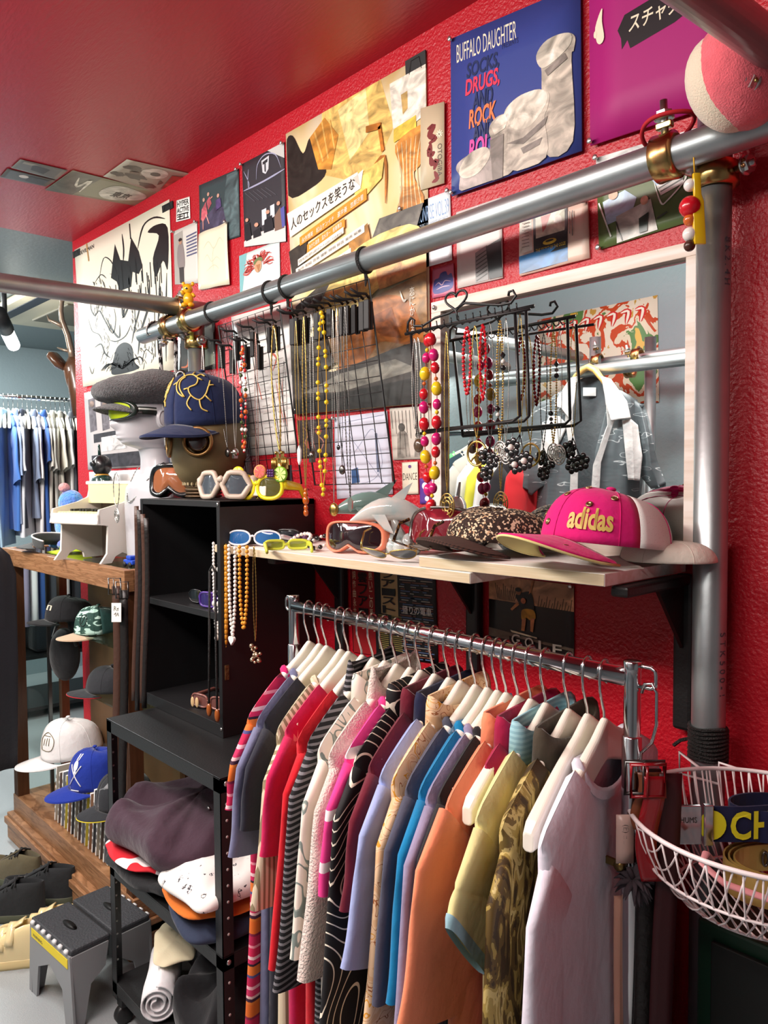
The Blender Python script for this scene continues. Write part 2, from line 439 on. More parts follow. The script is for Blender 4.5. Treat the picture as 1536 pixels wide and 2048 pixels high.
xR = qR + dR*((PY - .06 - qR.y)/dR.y)
build_clamp('brass-toned clamp at the right edge beside the pink plush', at_d(1545, 190, 1.0), dR, (-1, -.5, 0), at_d(1560, 215, 1.03), dM, (0, -1, 0),
            [(at_d(1522, 172, .97), (-.3, -.8, .1), .03)])

# ---------------------------------------------------------------- shelf, brackets, mirror
M_ply = ramp_mat('white_washed_plywood', [(0, '#ebe8e2'), (.45, '#f2f0ea'), (.6, '#e6e0d6')], 'noise', 6, .55, axis=(1, 12, 12), const=False, detail=6)
M_plyedge = ramp_mat('plywood_edge', [(0, '#e0d4bd'), (.5, '#cbb997'), (1, '#e8dfcc')], 'noise', 30, .6, axis=(.3, 1, 6), const=False)
SZ = at_y(1220, 1148, .95).z        # shelf top
sFR, sFL = at_z(1220, 1143, SZ), at_z(430, 1086, SZ)
xs1, xs0 = sFR.x, at_y(430, 1090, .94).x
ySF = .945
xm = at_y(1130, 1125, ySF).x
xj = at_y(838, 1100, ySF).x
def board(name, x0, x1, z1, label, th=.018, y0=ySF):
    t = thing(name, label, 'shelf', ((x0 + x1)/2, WY - .1, z1 - th))
    to_obj('board', MB().box((x0, y0, z1 - th), (x1, WY - .003, z1)), M_ply, t, bevel=.001)
    to_obj('front_edge', MB().box((x0 + .001, y0 - .0008, z1 - th + .001), (x1 - .001, y0 + .0005, z1 - .001)), M_plyedge, t)
    return t
sb = board('wall_shelf', xj, xs1 + .01, SZ, 'white-washed plywood wall shelf under the mirror, pink cap on it')
board('wall_shelf', xs0, xj + .12, SZ - .0185, 'white-washed plywood wall shelf on the left with necklaces hung along its edge', y0=ySF - .005)
M_blk = mat('black_steel', (24, 24, 25), rough=.45, bump=.06, bscale=200)
def bracket(x, label, zt=SZ):
    t = thing('shelf_bracket', label, 'bracket', (x, WY, zt - .2), group=None)
    to_obj('wall_arm', MB().box((x - .016, WY - .024, zt - .27), (x + .016, WY - .002, zt - .02)), M_blk, t, bevel=.006)
    to_obj('shelf_arm', MB().box((x - .014, ySF + .03, zt - .036), (x + .014, WY - .024, zt - .02)), M_blk, t, bevel=.004)
    mb = MB(); mb.prism([(0, 0), (.09, 0), (0, -.11)], .006, Matrix.Translation((x, WY - .022, zt - .03)) @ Matrix.Rotation(-math.pi/2, 4, 'Z'))
    to_obj('gusset', mb, M_blk, t)
bracket(at_y(957, 1200, WY).x, 'black steel bracket under the shelf left of the skateboard print')
bracket(at_y(1366, 1250, WY - .02).x, 'black steel bracket under the shelf beside the steel post')
bracket(at_y(690, 1150, WY).x, 'black steel bracket under the shelf left of the dense lettered poster', SZ - .0185)

M_wwood = ramp_mat('white_washed_frame', [(0, '#f0e9e2'), (.42, '#ebe2da'), (.55, '#dccdbe'), (.7, '#f0e8e0')], 'noise', 5, .6, axis=(.5, 8, 8), const=False, detail=8)
M_oak = ramp_mat('frame_side_wood', [(0, '#c9ad8c'), (.5, '#b4936e'), (1, '#d3bb9c')], 'noise', 9, .6, axis=(8, 8, .6), const=False, detail=8)
mL, mRt = at_y(862, 604, 1.15), at_y(1391, 482, 1.15)
mz0, mz1 = SZ, (mL.z + mRt.z)/2
mt = thing('wall_mirror', 'mirror in a white-washed wooden frame leaning on the shelf against the red wall', 'mirror', ((mL.x + mRt.x)/2, WY, SZ))
fw = .021; x0, x1 = mL.x, mRt.x + .003; yf = 1.15; yb = WY - .002
for lo, hi in (((x0, yf, mz1 - .022), (x1, yb, mz1)), ((x0, yf, mz0), (x1, yb, mz0 + .022))):
    to_obj('frame_rail', MB().box(lo, hi), M_wwood, mt, bevel=.001)
for lo, hi in (((x0, yf, mz0 + .022), (x0 + .026, yb, mz1 - .022)), ((x1 - .018, yf, mz0 + .022), (x1, yb, mz1 - .022))):
    to_obj('frame_stile', MB().box(lo, hi), [M_wwood], mt, bevel=.001)
M_mirror = mat('mirror_silver', (226, 232, 230), rough=.0, metal=1.0)
to_obj('mirror_glass', MB().box((x0 + .025, 1.163, mz0 + .021), (x1 - .017, 1.167, mz1 - .021)), M_mirror, mt)
MIRY = 1.163
mb = MB()
mb.lathe([(.0045, 0), (.0045, .004), (.002, .006)], 12, Matrix.Translation((x0 + .011, yf, mz1 - .012)) @ Matrix.Rotation(math.pi/2, 4, 'X'))
to_obj('screw', mb, M_bolt, mt)

# ---------------------------------------------------------------- black cabinet, rack, show case
M_blkm = mat('black_board', (20, 20, 22), rough=.5, bump=.03, bscale=300)
M_blki = mat('black_board_inside', (14, 14, 16), rough=.7)
cx0, cx1, cy0, cy1 = -1.93, -1.53, .915, WY - .004
cz1 = at_y(445, 1003, cy0).z; RT = at_z(442, 1566, .785).z
RT = .785
cz0 = RT
ct = thing('shelf_cabinet', 'open black shelf cabinet standing on the low black rack, goggles lined along its top', 'cabinet', ((cx0 + cx1)/2, cy1, cz0))
th = .014
to_obj('side_panel', MB().box((cx0, cy0, cz0), (cx0 + th, cy1, cz1)), M_blkm, ct, bevel=.001)
to_obj('side_panel', MB().box((cx1 - th, cy0, cz0), (cx1, cy1, cz1)), M_blkm, ct, bevel=.001)
to_obj('top_panel', MB().box((cx0, cy0 + .001, cz1 - th), (cx1, cy1, cz1 + .0008)), M_blkm, ct, bevel=.001)
to_obj('bottom_panel', MB().box((cx0 + th, cy0 + .001, cz0), (cx1 - th, cy1, cz0 + .03)), M_blkm, ct, bevel=.001)
to_obj('back_panel', MB().box((cx0 + th, cy1 - .006, cz0 + .03), (cx1 - th, cy1, cz1 - th)), M_blki, ct)
shz = at_y(300, 1196, cy0).z
to_obj('shelf', MB().box((cx0 + th, cy0 + .004, shz - .016), (cx1 - th, cy1 - .006, shz)), M_blkm, ct, bevel=.001)
for zz in (cz1 - .007, cz0 + .02):
    to_obj('screw_head', MB().lathe([(.004, 0), (.004, .0015), (.001, .002)], 10, Matrix.Translation((cx1 - .007, cy0, zz)) @ Matrix.Rotation(math.pi/2, 4, 'X')), M_bolt, ct)

rx0, rx1, ry0, ry1 = at_z(213, 1438, RT).x, at_z(440, 1567, RT).x, .785, WY - .02
rx1 = at_y(440, 1567, ry0).x; rx0 = at_y(213, 1438, ry0).x
rk = thing('steel_rack', 'low black steel rack on casters with folded clothes on its shelves', 'rack', ((rx0 + rx1)/2, (ry0 + ry1)/2, 0))
lv = [RT, at_y(430, 1900, ry0).z + .03, .115]
lv[1] = at_y(240, 1740, ry0).z
for i, z in enumerate(lv):
    mb = MB(); mb.box((rx0, ry0, z - .003), (rx1, ry1, z))
    mb.box((rx0, ry0, z - .032), (rx1, ry0 + .0015, z - .003)); mb.box((rx0, ry1 - .0015, z - .032), (rx1, ry1, z - .003))
    mb.box((rx0, ry0, z - .032), (rx0 + .0015, ry1, z - .003)); mb.box((rx1 - .0015, ry0, z - .032), (rx1, ry1, z - .003))
    to_obj('tray', mb, M_blk, rk, bevel=.0008)
for lx, sx in ((rx0, 1), (rx1, -1)):
    for ly, sy in ((ry0, 1), (ry1, -1)):
        mb = MB(); ww = .026
        a, b = sorted((lx, lx + sx*ww)); c, d = sorted((ly, ly + sy*.0018)); mb.box((a, c, .07), (b, d, RT - .0005))
        a, b = sorted((lx, lx + sx*.0018)); c, d = sorted((ly, ly + sy*ww)); mb.box((a, c, .07), (b, d, RT - .0005))
        lg = to_obj('upright', mb, M_blk, rk)
        cb = MB(); cb.lathe([(.004, -.011), (.022, -.011), (.025, -.007), (.025, .007), (.022, .011), (.004, .011)], 20, Matrix.Translation((lx + sx*.02, ly + sy*.02, .0255)) @ Matrix.Rotation(math.pi/2, 4, 'Y'))
        cb.box((lx + sx*.02 - .014, ly + sy*.02 - .012, .048), (lx + sx*.02 + .014, ly + sy*.02 + .012, .072))
        to_obj('caster', cb, M_blk, rk)
        if lx == rx0 or ly == ry0:
            hb = MB(); hz = .16
            while hz < RT - .05:
                if not any(abs(hz - z + .016) < .03 for z in lv):
                    if sx == -1: hb.lathe([(.003, 0), (.003, .0008)], 8, Matrix.Translation((lx + .0001, ly + sy*.014, hz)) @ Matrix.Rotation(math.pi/2, 4, 'Y'))
                    else: hb.lathe([(.003, 0), (.003, .0008)], 8, Matrix.Translation((lx + sx*.0021, ly + sy*.014, hz)) @ Matrix.Rotation(math.pi/2, 4, 'Y'))
                hz += .0335
            if hb.v: to_obj('slot_hole', hb, mat('slot_glint', (196, 196, 190), rough=.4), rk)['kind'] = 'stuff'
for z in (RT - .014, lv[1] - .016):
    for yy in (ry0 + .014, ):
        to_obj('screw_head', MB().ball((rx1, yy, z), (.003, .006, .006), 10, 6), M_bolt, rk)
# ---------------------------------------------------------------- clothes rack with hangers and garments
M_chrome = mat('chrome', (205, 208, 210), rough=.12, metal=1.0)
RY = .885
rl, rr_ = at_y(591, 1213, RY), at_y(1256, 1354, RY)
gr = thing('garment_rack', 'chrome garment rack of shirts on white hangers in front of the shelf', 'garment rack', ((rl.x + rr_.x)/2, RY, 0))
rd = (rr_ - rl).normalized()
mb = MB(); mb.tube([rl, rr_], .0122, 24); to_obj('rail', mb, M_chrome, gr)
for q, s, nm in ((rl, -1, 'l'), (rr_, 1, 'r')):
    mb = MB(); top = q.z + .022
    mb.lathe([(.0105, .06), (.0105, top - .028), (.0105, top - .012), (.0112, top - .01), (.0112, top - .001), (.010, top)], 20, Matrix.Translation((q.x + s*.006, q.y, 0)))
    mb.lathe([(.0125, .5), (.0125, q.z - .075), (.0105, q.z - .073)], 20, Matrix.Translation((q.x + s*.006, q.y, 0)))
    to_obj('post', mb, M_chrome, gr)
    lp = V((q.x + s*.006, q.y, q.z + .004)); e = .032 if s > 0 else .024; h = .026
    mb = MB(); mb.tube([lp + V((0, 0, h*.5)), lp + V((s*(e - .006), 0, h*.5)), lp + V((s*(e - .001), 0, h*.5 - .003)), lp + V((s*e, 0, h*.5 - .008)), lp + V((s*e, 0, -h*.5 + .008)), lp + V((s*(e - .001), 0, -h*.5 + .003)), lp + V((s*(e - .006), 0, -h*.5)), lp + V((0, 0, -h*.5))], .0028, 8)
    to_obj('end_loop', mb, M_chrome, gr)
    mb = MB(); mb.tube([(q.x + s*.006, q.y - .2, .045), (q.x + s*.006, q.y + .2, .045)], .012, 16); mb.tube([(q.x + s*.006, q.y, .045), (q.x + s*.006, q.y, .07)], .013, 12)
    to_obj('foot_bar', mb, M_chrome, gr)
    for yy in (-.19, .19):
        mb = MB(); mb.lathe([(.006, -.009), (.018, -.009), (.02, -.004), (.02, .004), (.018, .009), (.006, .009)], 16, Matrix.Translation((q.x + s*.006, q.y + yy, .0205)) @ Matrix.Rotation(math.pi/2, 4, 'Y'))
        mb.box((q.x + s*.006 - .005, q.y + yy - .005, .022), (q.x + s*.006 + .005, q.y + yy + .005, .046)); to_obj('caster', mb, M_blk, gr)

M_hang = mat('ivory_plastic', (242, 238, 224), rough=.28, coat=.25)
HW = .182
def hz(y):     # hanger spine height below the hook centre
    a = abs(y)/HW
    return -.092 - .010*a - .062*a**1.2
def hanger_mb():
    mb = MB(); rs = []; n = 15
    for i in range(2*n + 1):
        y = -HW + HW*i/n; a = abs(y)/HW
        hh = (.025 - .009*a) * (1 if a < .97 else .72); tx = .0055 + .0035*a**.8
        if a > .97: tx *= .8
        if a < .16: hh += .004*(1 - a/.16)
        xo = .004*a*a; z = hz(y) + (.004*(1 - a/.2) if a < .2 else 0)
        ch = .0035
        rs.append([V((xo - tx, y, z - hh + ch)), V((xo - tx + ch, y, z - hh)), V((xo + tx - ch, y, z - hh)), V((xo + tx, y, z - hh + ch)),
                   V((xo + tx, y, z + hh - ch)), V((xo + tx - ch, y, z + hh)), V((xo - tx + ch, y, z + hh)), V((xo - tx, y, z + hh - ch))])
    mb.rings(rs, True, True, True, False)
    return mb
def hook_mb():
    pts = []
    for i in range(15):
        a = R(-70 + 245*i/14); pts.append(V((0, .0158*math.cos(a), .0158*math.sin(a))))
    pts += [V((0, -.0165, -.008)), V((0, -.0150, -.022)), V((0, -.007, -.040)), V((0, -.001, -.052)), V((0, 0, -.06)), V((0, 0, -.08))]
    mb = MB(); mb.tube(pts, .0020, 8); return mb
_h0 = thing('clothes_hanger', 'x', 'hanger', (0, 0, 0), group='white hangers on the chrome rail')
to_obj('arms', hanger_mb(), M_hang, _h0, bevel=.002); to_obj('hook', hook_mb(), M_chrome, _h0)
for p in _h0.children:
    pass
_h_used = [False]
def put_hanger(loc, rz, label):
    if not _h_used[0]:
        _h_used[0] = True; _h0.location = loc; _h0.rotation_euler = (0, 0, rz); _h0['label'] = label; return _h0
    return dup(_h0, loc, (0, 0, rz), label)

def garment(name, label, cat, loc, rz, m, W=.196, L=.62, slv='short', coll=None, mcol=None, cuff=None, th=.008, seed=0, neck=.085, group=None, sl_len=.2, m_sl=None, lean=.19, flare=.0, zoff=0.0, fold=.0045, slw=.07, front_open=False, near_only=False):
    rnd = random.Random(seed)
    t = thing(name, label, cat, loc, rz, group)
    Mx = MATS[t.name]
    ph = [rnd.uniform(0, 6.28) for _ in range(6)]
    def sh(y):
        a = abs(y)/HW
        return hz(min(abs(y), HW)) + .025 - .006*a + zoff - (max(0, abs(y) - HW)*.9)
    N = 44; rows = 26; rs = []
    for i in range(rows + 1):
        s = i/rows; ring = []
        for j in range(N):
            a = 2*math.pi*j/N; cy = math.cos(a); sx = math.sin(a)
            yy = math.copysign(abs(cy)**.8, cy)
            ww = W*(1 - .10*math.sin(min(1, s*3)*math.pi/2) + .06*s + flare*s)
            y = yy*ww
            y0 = yy*W
            z0 = sh(y0)
            if abs(y0) < neck:
                dip = math.sqrt(max(0, 1 - (y0/neck)**2)); z0 = sh(neck) + (-.055 if sx > 0 else -.012)*dip + .0
            z1 = -.1 - L
            z = z0 + (z1 - z0)*s
            if i == 1: z = z0 - .006
            if i == 0 and abs(y0) > neck*1.02: d = .0003; z += .0045
            elif i <= 1: d = .0125 if abs(y0) > neck else .011
            else: d = .0125 + (th*1.2 - .0125)*min(1, max(0, s - 3/rows)*5) + .004*s
            x = math.copysign(abs(sx)**.35, sx)*d
            f = fold*min(1, s*2.5)
            x += f*(math.sin(22*y + ph[0] + 2*s) + .6*math.sin(47*y + ph[1] - 3*s)) + .004*(min(1, abs(y0)/HW))**2*(1 - s)
            z += .004*math.sin(9*y + ph[2])*s
            ring.append(Mx @ V((x, y, z)))
        rs.append(ring)
    mb = MB(); mb.rings(rs, True, False, False)
    to_obj('body', mb, m, t)
    if slv:
        for sg in ((-1,) if near_only else (-1, 1)):
            ln = {'short': sl_len, 'long': .5, 'cap': .1}.get(slv, sl_len)
            base = [(W - .036, sh(W) - .048), (W - .012, sh(W) - .088)]
            k = 12
            for q in range(1, k + 1):
                u_ = q/k; base.append((W - .012 + lean*(ln)*u_*(.5 + .5*u_)*.8 + .006*u_, sh(W) - .088 - ln*u_))
            rs = []; nb = len(base)
            for i, (y, z) in enumerate(base):
                a = base[max(0, i - 1)]; b = base[min(nb - 1, i + 1)]
                d = V((0, b[0] - a[0], b[1] - a[1])).normalized()
                if i == 0: d = V((0, .75, -.66))
                pr_ = V((0, -d.z, d.y))
                u_ = i/(nb - 1)
                hw = slw*(1 - .12*u_) if slv != 'long' else slw*(1 - .35*min(1, u_*1.6))
                if i == 0: hw = slw*.82
                tk = max(th*(.55 + .5*min(1, u_*3)), .0118*(1 - 4*u_)); ring = []
                for j in range(22):
                    an = 2*math.pi*j/22; cyy = math.cos(an); v = math.copysign(abs(cyy)**.75, cyy)*hw
                    p = V((0, y, z)) + pr_*v + V((math.copysign(abs(math.sin(an))**.5, math.sin(an))*tk + .006 - .002*u_ + .5*fold*u_*math.sin(30*v + ph[3] + 6*u_), 0, 0))
                    p.y *= sg; ring.append(Mx @ p)
                if sg < 0: ring.reverse()
                rs.append(ring)
            nm = len(rs)
            mb = MB(); mb.rings(rs, True, True, False)
            sv = to_obj('sleeve', mb, m_sl or m, t)
            if cuff:
                mb = MB(); r2 = []
                for rg in (rs[-2], rs[-1], rs[-1]):
                    c_ = sum(rg, V((0, 0, 0)))/len(rg); r2.append([c_ + (p - c_)*1.04 for p in rg])
                dd = (r2[1][0] - r2[0][0]); r2[2] = [p + V((0, 0, -.012)) for p in r2[1]]
                mb.rings(r2, True, False, False); to_obj('cuff', mb, cuff, t)
            else:
                r2 = [[p for p in rs[-1]]]
                c_ = sum(rs[-1], V((0, 0, 0)))/22
                e0 = [c_ + (p - c_)*1.012 for p in rs[-2]]; e1 = [c_ + (p - c_)*1.012 for p in rs[-1]]
    if coll:
        n = 30; rr = []
        prof = {'crew': [(1.0, -.004), (1.03, .006), (.97, .011), (.90, .006)],
                'polo': [(.99, -.008), (.93, .020), (.95, .033), (1.02, .035), (1.07, .024), (1.10, -.010), (1.07, -.011)],
                'high': [(1.0, -.004), (.9, .03), (.84, .05), (.78, .045)]}[coll]
        for (q, dz) in prof:
            ring = []
            for j in range(n):
                a = 2*math.pi*j/n; y = neck*math.cos(a); sx = math.sin(a)
                z = sh(neck) + (-.055 if sx > 0 else -.012)*abs(sx)*(.45 if coll == 'polo' else 1) + dz
                if abs(y) > neck*.999: pass
                ring.append(Mx @ V((math.copysign(abs(sx)**.5, sx)*(.0135 + (q - .93)*.035), y*q, z)))
            rr.append(ring)
        mb = MB(); mb.rings(rr, True, False, False); to_obj('collar', mb, mcol or m, t)
    return t

def fabric(name, col, bump=.32, bs=34, rough=.85, **k): return mat(name, col, rough=rough, bump=bump, bscale=bs, sheen=.15, spec=.25, **k)
def stripes(name, stops, period, bands='Z', **k): return ramp_mat(name, stops, 'wave', .31416/period, .85, bands=bands, **k)
Gm = {}
Gm['magenta_stripe'] = stripes('multi_stripe_knit', [(0, '#c8204f'), (.10, '#e08a9a'), (.13, '#b01848'), (.24, '#7b1a3c'), (.27, '#cf6420'), (.42, '#d07028'), (.45, '#3a1830'), (.49, '#d8b0b0'), (.52, '#c02a5a'), (.60, '#e6a8b4'), (.64, '#b8184a'), (.74, '#4b4a80'), (.77, '#d8702c'), (.88, '#30182c'), (.91, '#c42458'), (.96, '#e8c0c4')], .14)
Gm['slate'] = fabric('slate_blue_jersey', (112, 116, 148))
Gm['ink'] = fabric('ink_jersey', (36, 38, 50))
Gm['rib'] = stripes('beige_rib_knit', [(0, '#ded0b2'), (.5, '#8f8264')], .011, bands='Y', bump=.6)
Gm['rib2'] = ramp_mat('beige_rib_sleeve', [(0, '#e2d5b8'), (.55, '#948768')], 'wave', 30, .9, bands='Y', bump=.6)
Gm['crimson'] = fabric('crimson_jersey', (196, 24, 84))
Gm['red'] = fabric('red_jersey', (206, 20, 36))
Gm['bwstripe'] = stripes('grey_black_stripe', [(0, '#17171b'), (.58, '#77757a')], .009)
Gm['tribal'] = ramp_mat('white_flame_print', [(0, '#eee4d6'), (.56, '#eee4d6'), (.575, '#7e8c86'), (.63, '#9aa49c'), (.66, '#eee4d6')], 'noise', 11, .8, axis=(1, 1.7, .9), distort=2.6, detail=0)
Gm['boucle'] = mat('cream_boucle', (244, 226, 214), rough=1, bump=.8, bscale=300, sheen=.5, var=.08, vscale=160)
Gm['hotpink'] = stripes('hot_pink_trim', [(0, '#e83d8e'), (.8, '#f2dfe4')], .07)
Gm['contour'] = ramp_mat('black_contour_print', [(0, '#121114'), (.84, '#efe6d2'), (.97, '#121114')], 'rings', 8, .75, distort=0, detail=14)
Gm['maroon'] = fabric('maroon_pique', (104, 20, 40))
Gm['sky'] = fabric('pale_blue_pique', (158, 172, 218))
Gm['navy'] = fabric('navy_collar', (20, 26, 58))
Gm['peach'] = ramp_mat('peach_printed_cotton', [(0, '#e4b98c'), (.40, '#eccaa2'), (.50, '#a8663c'), (.515, '#eccaa2'), (.62, '#dd9a30'), (.66, '#eccaa2'), (.7, '#b5764c'), (.712, '#eccaa2')], 'noise', 26, .8, axis=(1, 1, 1), distort=1.8, detail=1)
Gm['slatedark'] = fabric('dark_slate_jersey', (72, 74, 92))
Gm['slatecol'] = stripes('slate_tipped_collar', [(0, '#484a58'), (.8, '#e6e0e0'), (.92, '#484a58')], .05)
Gm['teal'] = fabric('teal_blue_jersey', (10, 124, 176))
Gm['lav'] = fabric('lavender_grey_jersey', (146, 138, 168))
Gm['black'] = fabric('black_jersey', (28, 27, 30))
Gm['orange'] = fabric('apricot_pique', (238, 142, 104))
Gm['wine'] = fabric('wine_pique', (160, 18, 66))
Gm['yellow'] = fabric('pale_yellow_pique', (222, 214, 152))
Gm['aqua'] = stripes('aqua_rib', [(0, '#9cc9d2'), (.5, '#86b4c0')], .007)
Gm['aquap'] = fabric('aqua_cuff', (150, 190, 202))
Gm['olive'] = ramp_mat('olive_snakeskin_print', [(0, '#3c2c14'), (.42, '#5e4a22'), (.5, '#a08a48'), (.56, '#c4b070'), (.64, '#6e5a2c')], 'noise', 26, .55, axis=(1, 1.6, .6), distort=1.2, detail=5)
Gm['olivecol'] = fabric('dark_olive_collar', (70, 62, 50))
Gm['white'] = fabric('white_cotton', (228, 225, 238))
Gm['pinkc'] = fabric('pink_collar', (226, 40, 116))

# hook pixel, yaw of the hanger, material, options, label
GL = [
 (617, 20, 'magenta_stripe', dict(L=1.0, slv='short', coll='crew', mcol='pinkc', W=.196, sl_len=.06, flare=.28), 'long multicoloured striped knit top in pink and orange, first on the chrome rail', 'top'),
 (637, 19, 'slate', dict(L=.72, coll='crew', sl_len=.12, slw=.075), 'slate-blue tee with wide sleeves, second from the far end of the chrome rail', 't-shirt'),
 (652, 18, 'ink', dict(L=.7, sl_len=.08, W=.192), 'ink-dark tee between the slate tee and the beige ribbed knit', 't-shirt'),
 (680, 18, 'rib', dict(L=.7, sl_len=.18, slw=.055, coll='crew', m_sl='rib2'), 'beige ribbed knit top with long ribbed sleeves', 'top'),
 (696, 17, 'crimson', dict(L=.95, slv='cap', W=.19), 'crimson pink top beside the red long-sleeved one', 'top'),
 (723, 17, 'red', dict(L=.9, sl_len=.24, slw=.055), 'plain red long-sleeved top', 'top'),
 (745, 16, 'bwstripe', dict(L=.72, sl_len=.26, W=.194, slw=.065, coll='high'), 'black and grey striped long-sleeved top', 'top'),
 (768, 16, 'tribal', dict(L=.72, sl_len=.2, coll='polo', slw=.06), 'white shirt with grey-green flame print', 'shirt'),
 (792, 15, 'boucle', dict(L=.66, sl_len=.22, coll='high', slw=.055, th=.012), 'fluffy cream boucle top', 'top'),
 (819, 15, 'hotpink', dict(L=.9, slv='cap', W=.19, coll='crew'), 'hot pink top with white stripes', 'top'),
 (840, 14, 'contour', dict(L=1.0, sl_len=.36, W=.19, coll='polo', slw=.07), 'black shirt with cream contour-line print', 'shirt'),
 (868, 14, 'maroon', dict(L=.7, slv='cap', W=.19, coll='polo'), 'maroon polo shirt behind the pale blue one', 'polo shirt'),
 (897, 13, 'sky', dict(L=.7, sl_len=.15, coll='polo', mcol='navy', lean=.35), 'pale blue polo shirt with a navy collar', 'polo shirt'),
 (920, 13, 'peach', dict(L=.85, sl_len=.34, coll='polo', slw=.055), 'peach shirt with small yellow and brown print', 'shirt'),
 (950, 12, 'slatedark', dict(L=.7, sl_len=.17, coll='crew', mcol='slatecol'), 'dark slate tee with white-tipped collar', 't-shirt'),
 (974, 12, 'teal', dict(L=.7, sl_len=.16, coll='crew', W=.194), 'bright teal-blue tee left of the lavender grey one', 't-shirt'),
 (994, 11, 'lav', dict(L=.75, sl_len=.32, coll='crew'), 'lavender grey tee between the teal and the apricot shirts', 't-shirt'),
 (1012, 11, 'black', dict(L=.7, slv='cap', W=.19, coll='crew'), 'black cap-sleeved tee tucked just behind the apricot polo', 't-shirt'),
 (1035, 10, 'orange', dict(L=.72, sl_len=.16, coll='polo', slw=.09, lean=.3), 'apricot orange polo shirt with wide short sleeves', 'polo shirt'),
 (1061, 10, 'wine', dict(L=.7, sl_len=.05, W=.13, slw=.05, coll='polo'), 'wine red polo shirt beside the apricot one', 'polo shirt'),
 (1091, 10, 'yellow', dict(L=.7, sl_len=.045, coll='polo', mcol='aqua', cuff='aquap', slw=.07, lean=.9), 'pale yellow polo shirt with aqua collar and cuffs', 'polo shirt'),
 (1137, 10, 'olive', dict(L=.8, slv='long', W=.196, coll='polo', mcol='olivecol', slw=.05), 'olive snakeskin-print shirt with a dark collar', 'shirt'),
 (1209, 10, 'white', dict(L=1.0, slv='long', coll='crew', slw=.05, th=.011, fold=.004), 'white long-sleeved tee, nearest on the chrome rail', 't-shirt'),
]
EXTRA_HANGERS = [(1175, 10, 'white hanger with nothing on it, just behind the white tee')]
def hook_loc(px):
    lo, hi = rl, rr_
    for _ in range(40):
        mid = (lo + hi)/2
        if px_of(mid)[0] < px: lo = mid
        else: hi = mid
    return (lo + hi)/2
gx = []
for i, (px, yaw, mk, kw, lab, cat) in enumerate(GL):
    gx.append(hook_loc(px))
for i, (px, yaw, mk, kw, lab, cat) in enumerate(GL):
    p = gx[i] + V((0, 0, 0)); kw = dict(kw)
    for key in ('mcol', 'm_sl', 'cuff'):
        if key in kw: kw[key] = Gm[kw[key]]
    rz = R(yaw)
    put_hanger(p, rz, 'white hanger carrying the ' + lab.split(',')[0].split(' between')[0].split(' beside')[0].split(' behind')[0].split(' just')[0].replace(' just behind the apricot polo', ''))
    nm = {'top': 'knit_jumper', 't-shirt': 'tee_shirt', 'polo shirt': 'polo_shirt', 'shirt': 'button_shirt'}[cat]
    garment(nm, lab, cat, p, rz, Gm[mk], seed=i, group='clothes on the chrome rail', **kw)
for px, yaw, lab in EXTRA_HANGERS:
    put_hanger(hook_loc(px), R(yaw), lab)
# ---------------------------------------------------------------- prints on the wall and ceiling
def pm(col, rough=.35): 
    return mat('print_' + (col if isinstance(col, str) else '%02x%02x%02x' % col).strip('#'), col, rough=rough, spec=.35)
M_pin = mat('pin_steel', (214, 214, 210), rough=.25, metal=.9)
def smooth_loop(pl, k=4, loop=True):
    n = len(pl); out = []
    for i in range(n if loop else n - 1):
        p0, p1, p2, p3 = (pl[(i - 1) % n], pl[i], pl[(i + 1) % n], pl[(i + 2) % n]) if loop else (pl[max(0, i - 1)], pl[i], pl[i + 1], pl[min(n - 1, i + 2)])
        for j in range(k):
            t = j/k; out.append(tuple(.5*(2*b + (c - a)*t + (2*a - 5*b + 4*c - d)*t*t + (3*b - a - 3*c + d)*t**3) for a, b, c, d in zip(p0, p1, p2, p3)))
    return out if loop else out + [pl[-1]]
def fm(col):
    c = [int(col[i:i + 2], 16) for i in (1, 3, 5)]; f = lambda k: tuple(max(0, min(255, int(v*k))) for v in c)
    return ramp_mat('photo_print_' + col[1:], [(.2, f(.55)), (.45, f(.92)), (.56, f(1.06)), (.75, f(1.3))], 'noise', 16, .3, axis=(1, 1, 1.6), const=False, detail=5, distort=1.6)
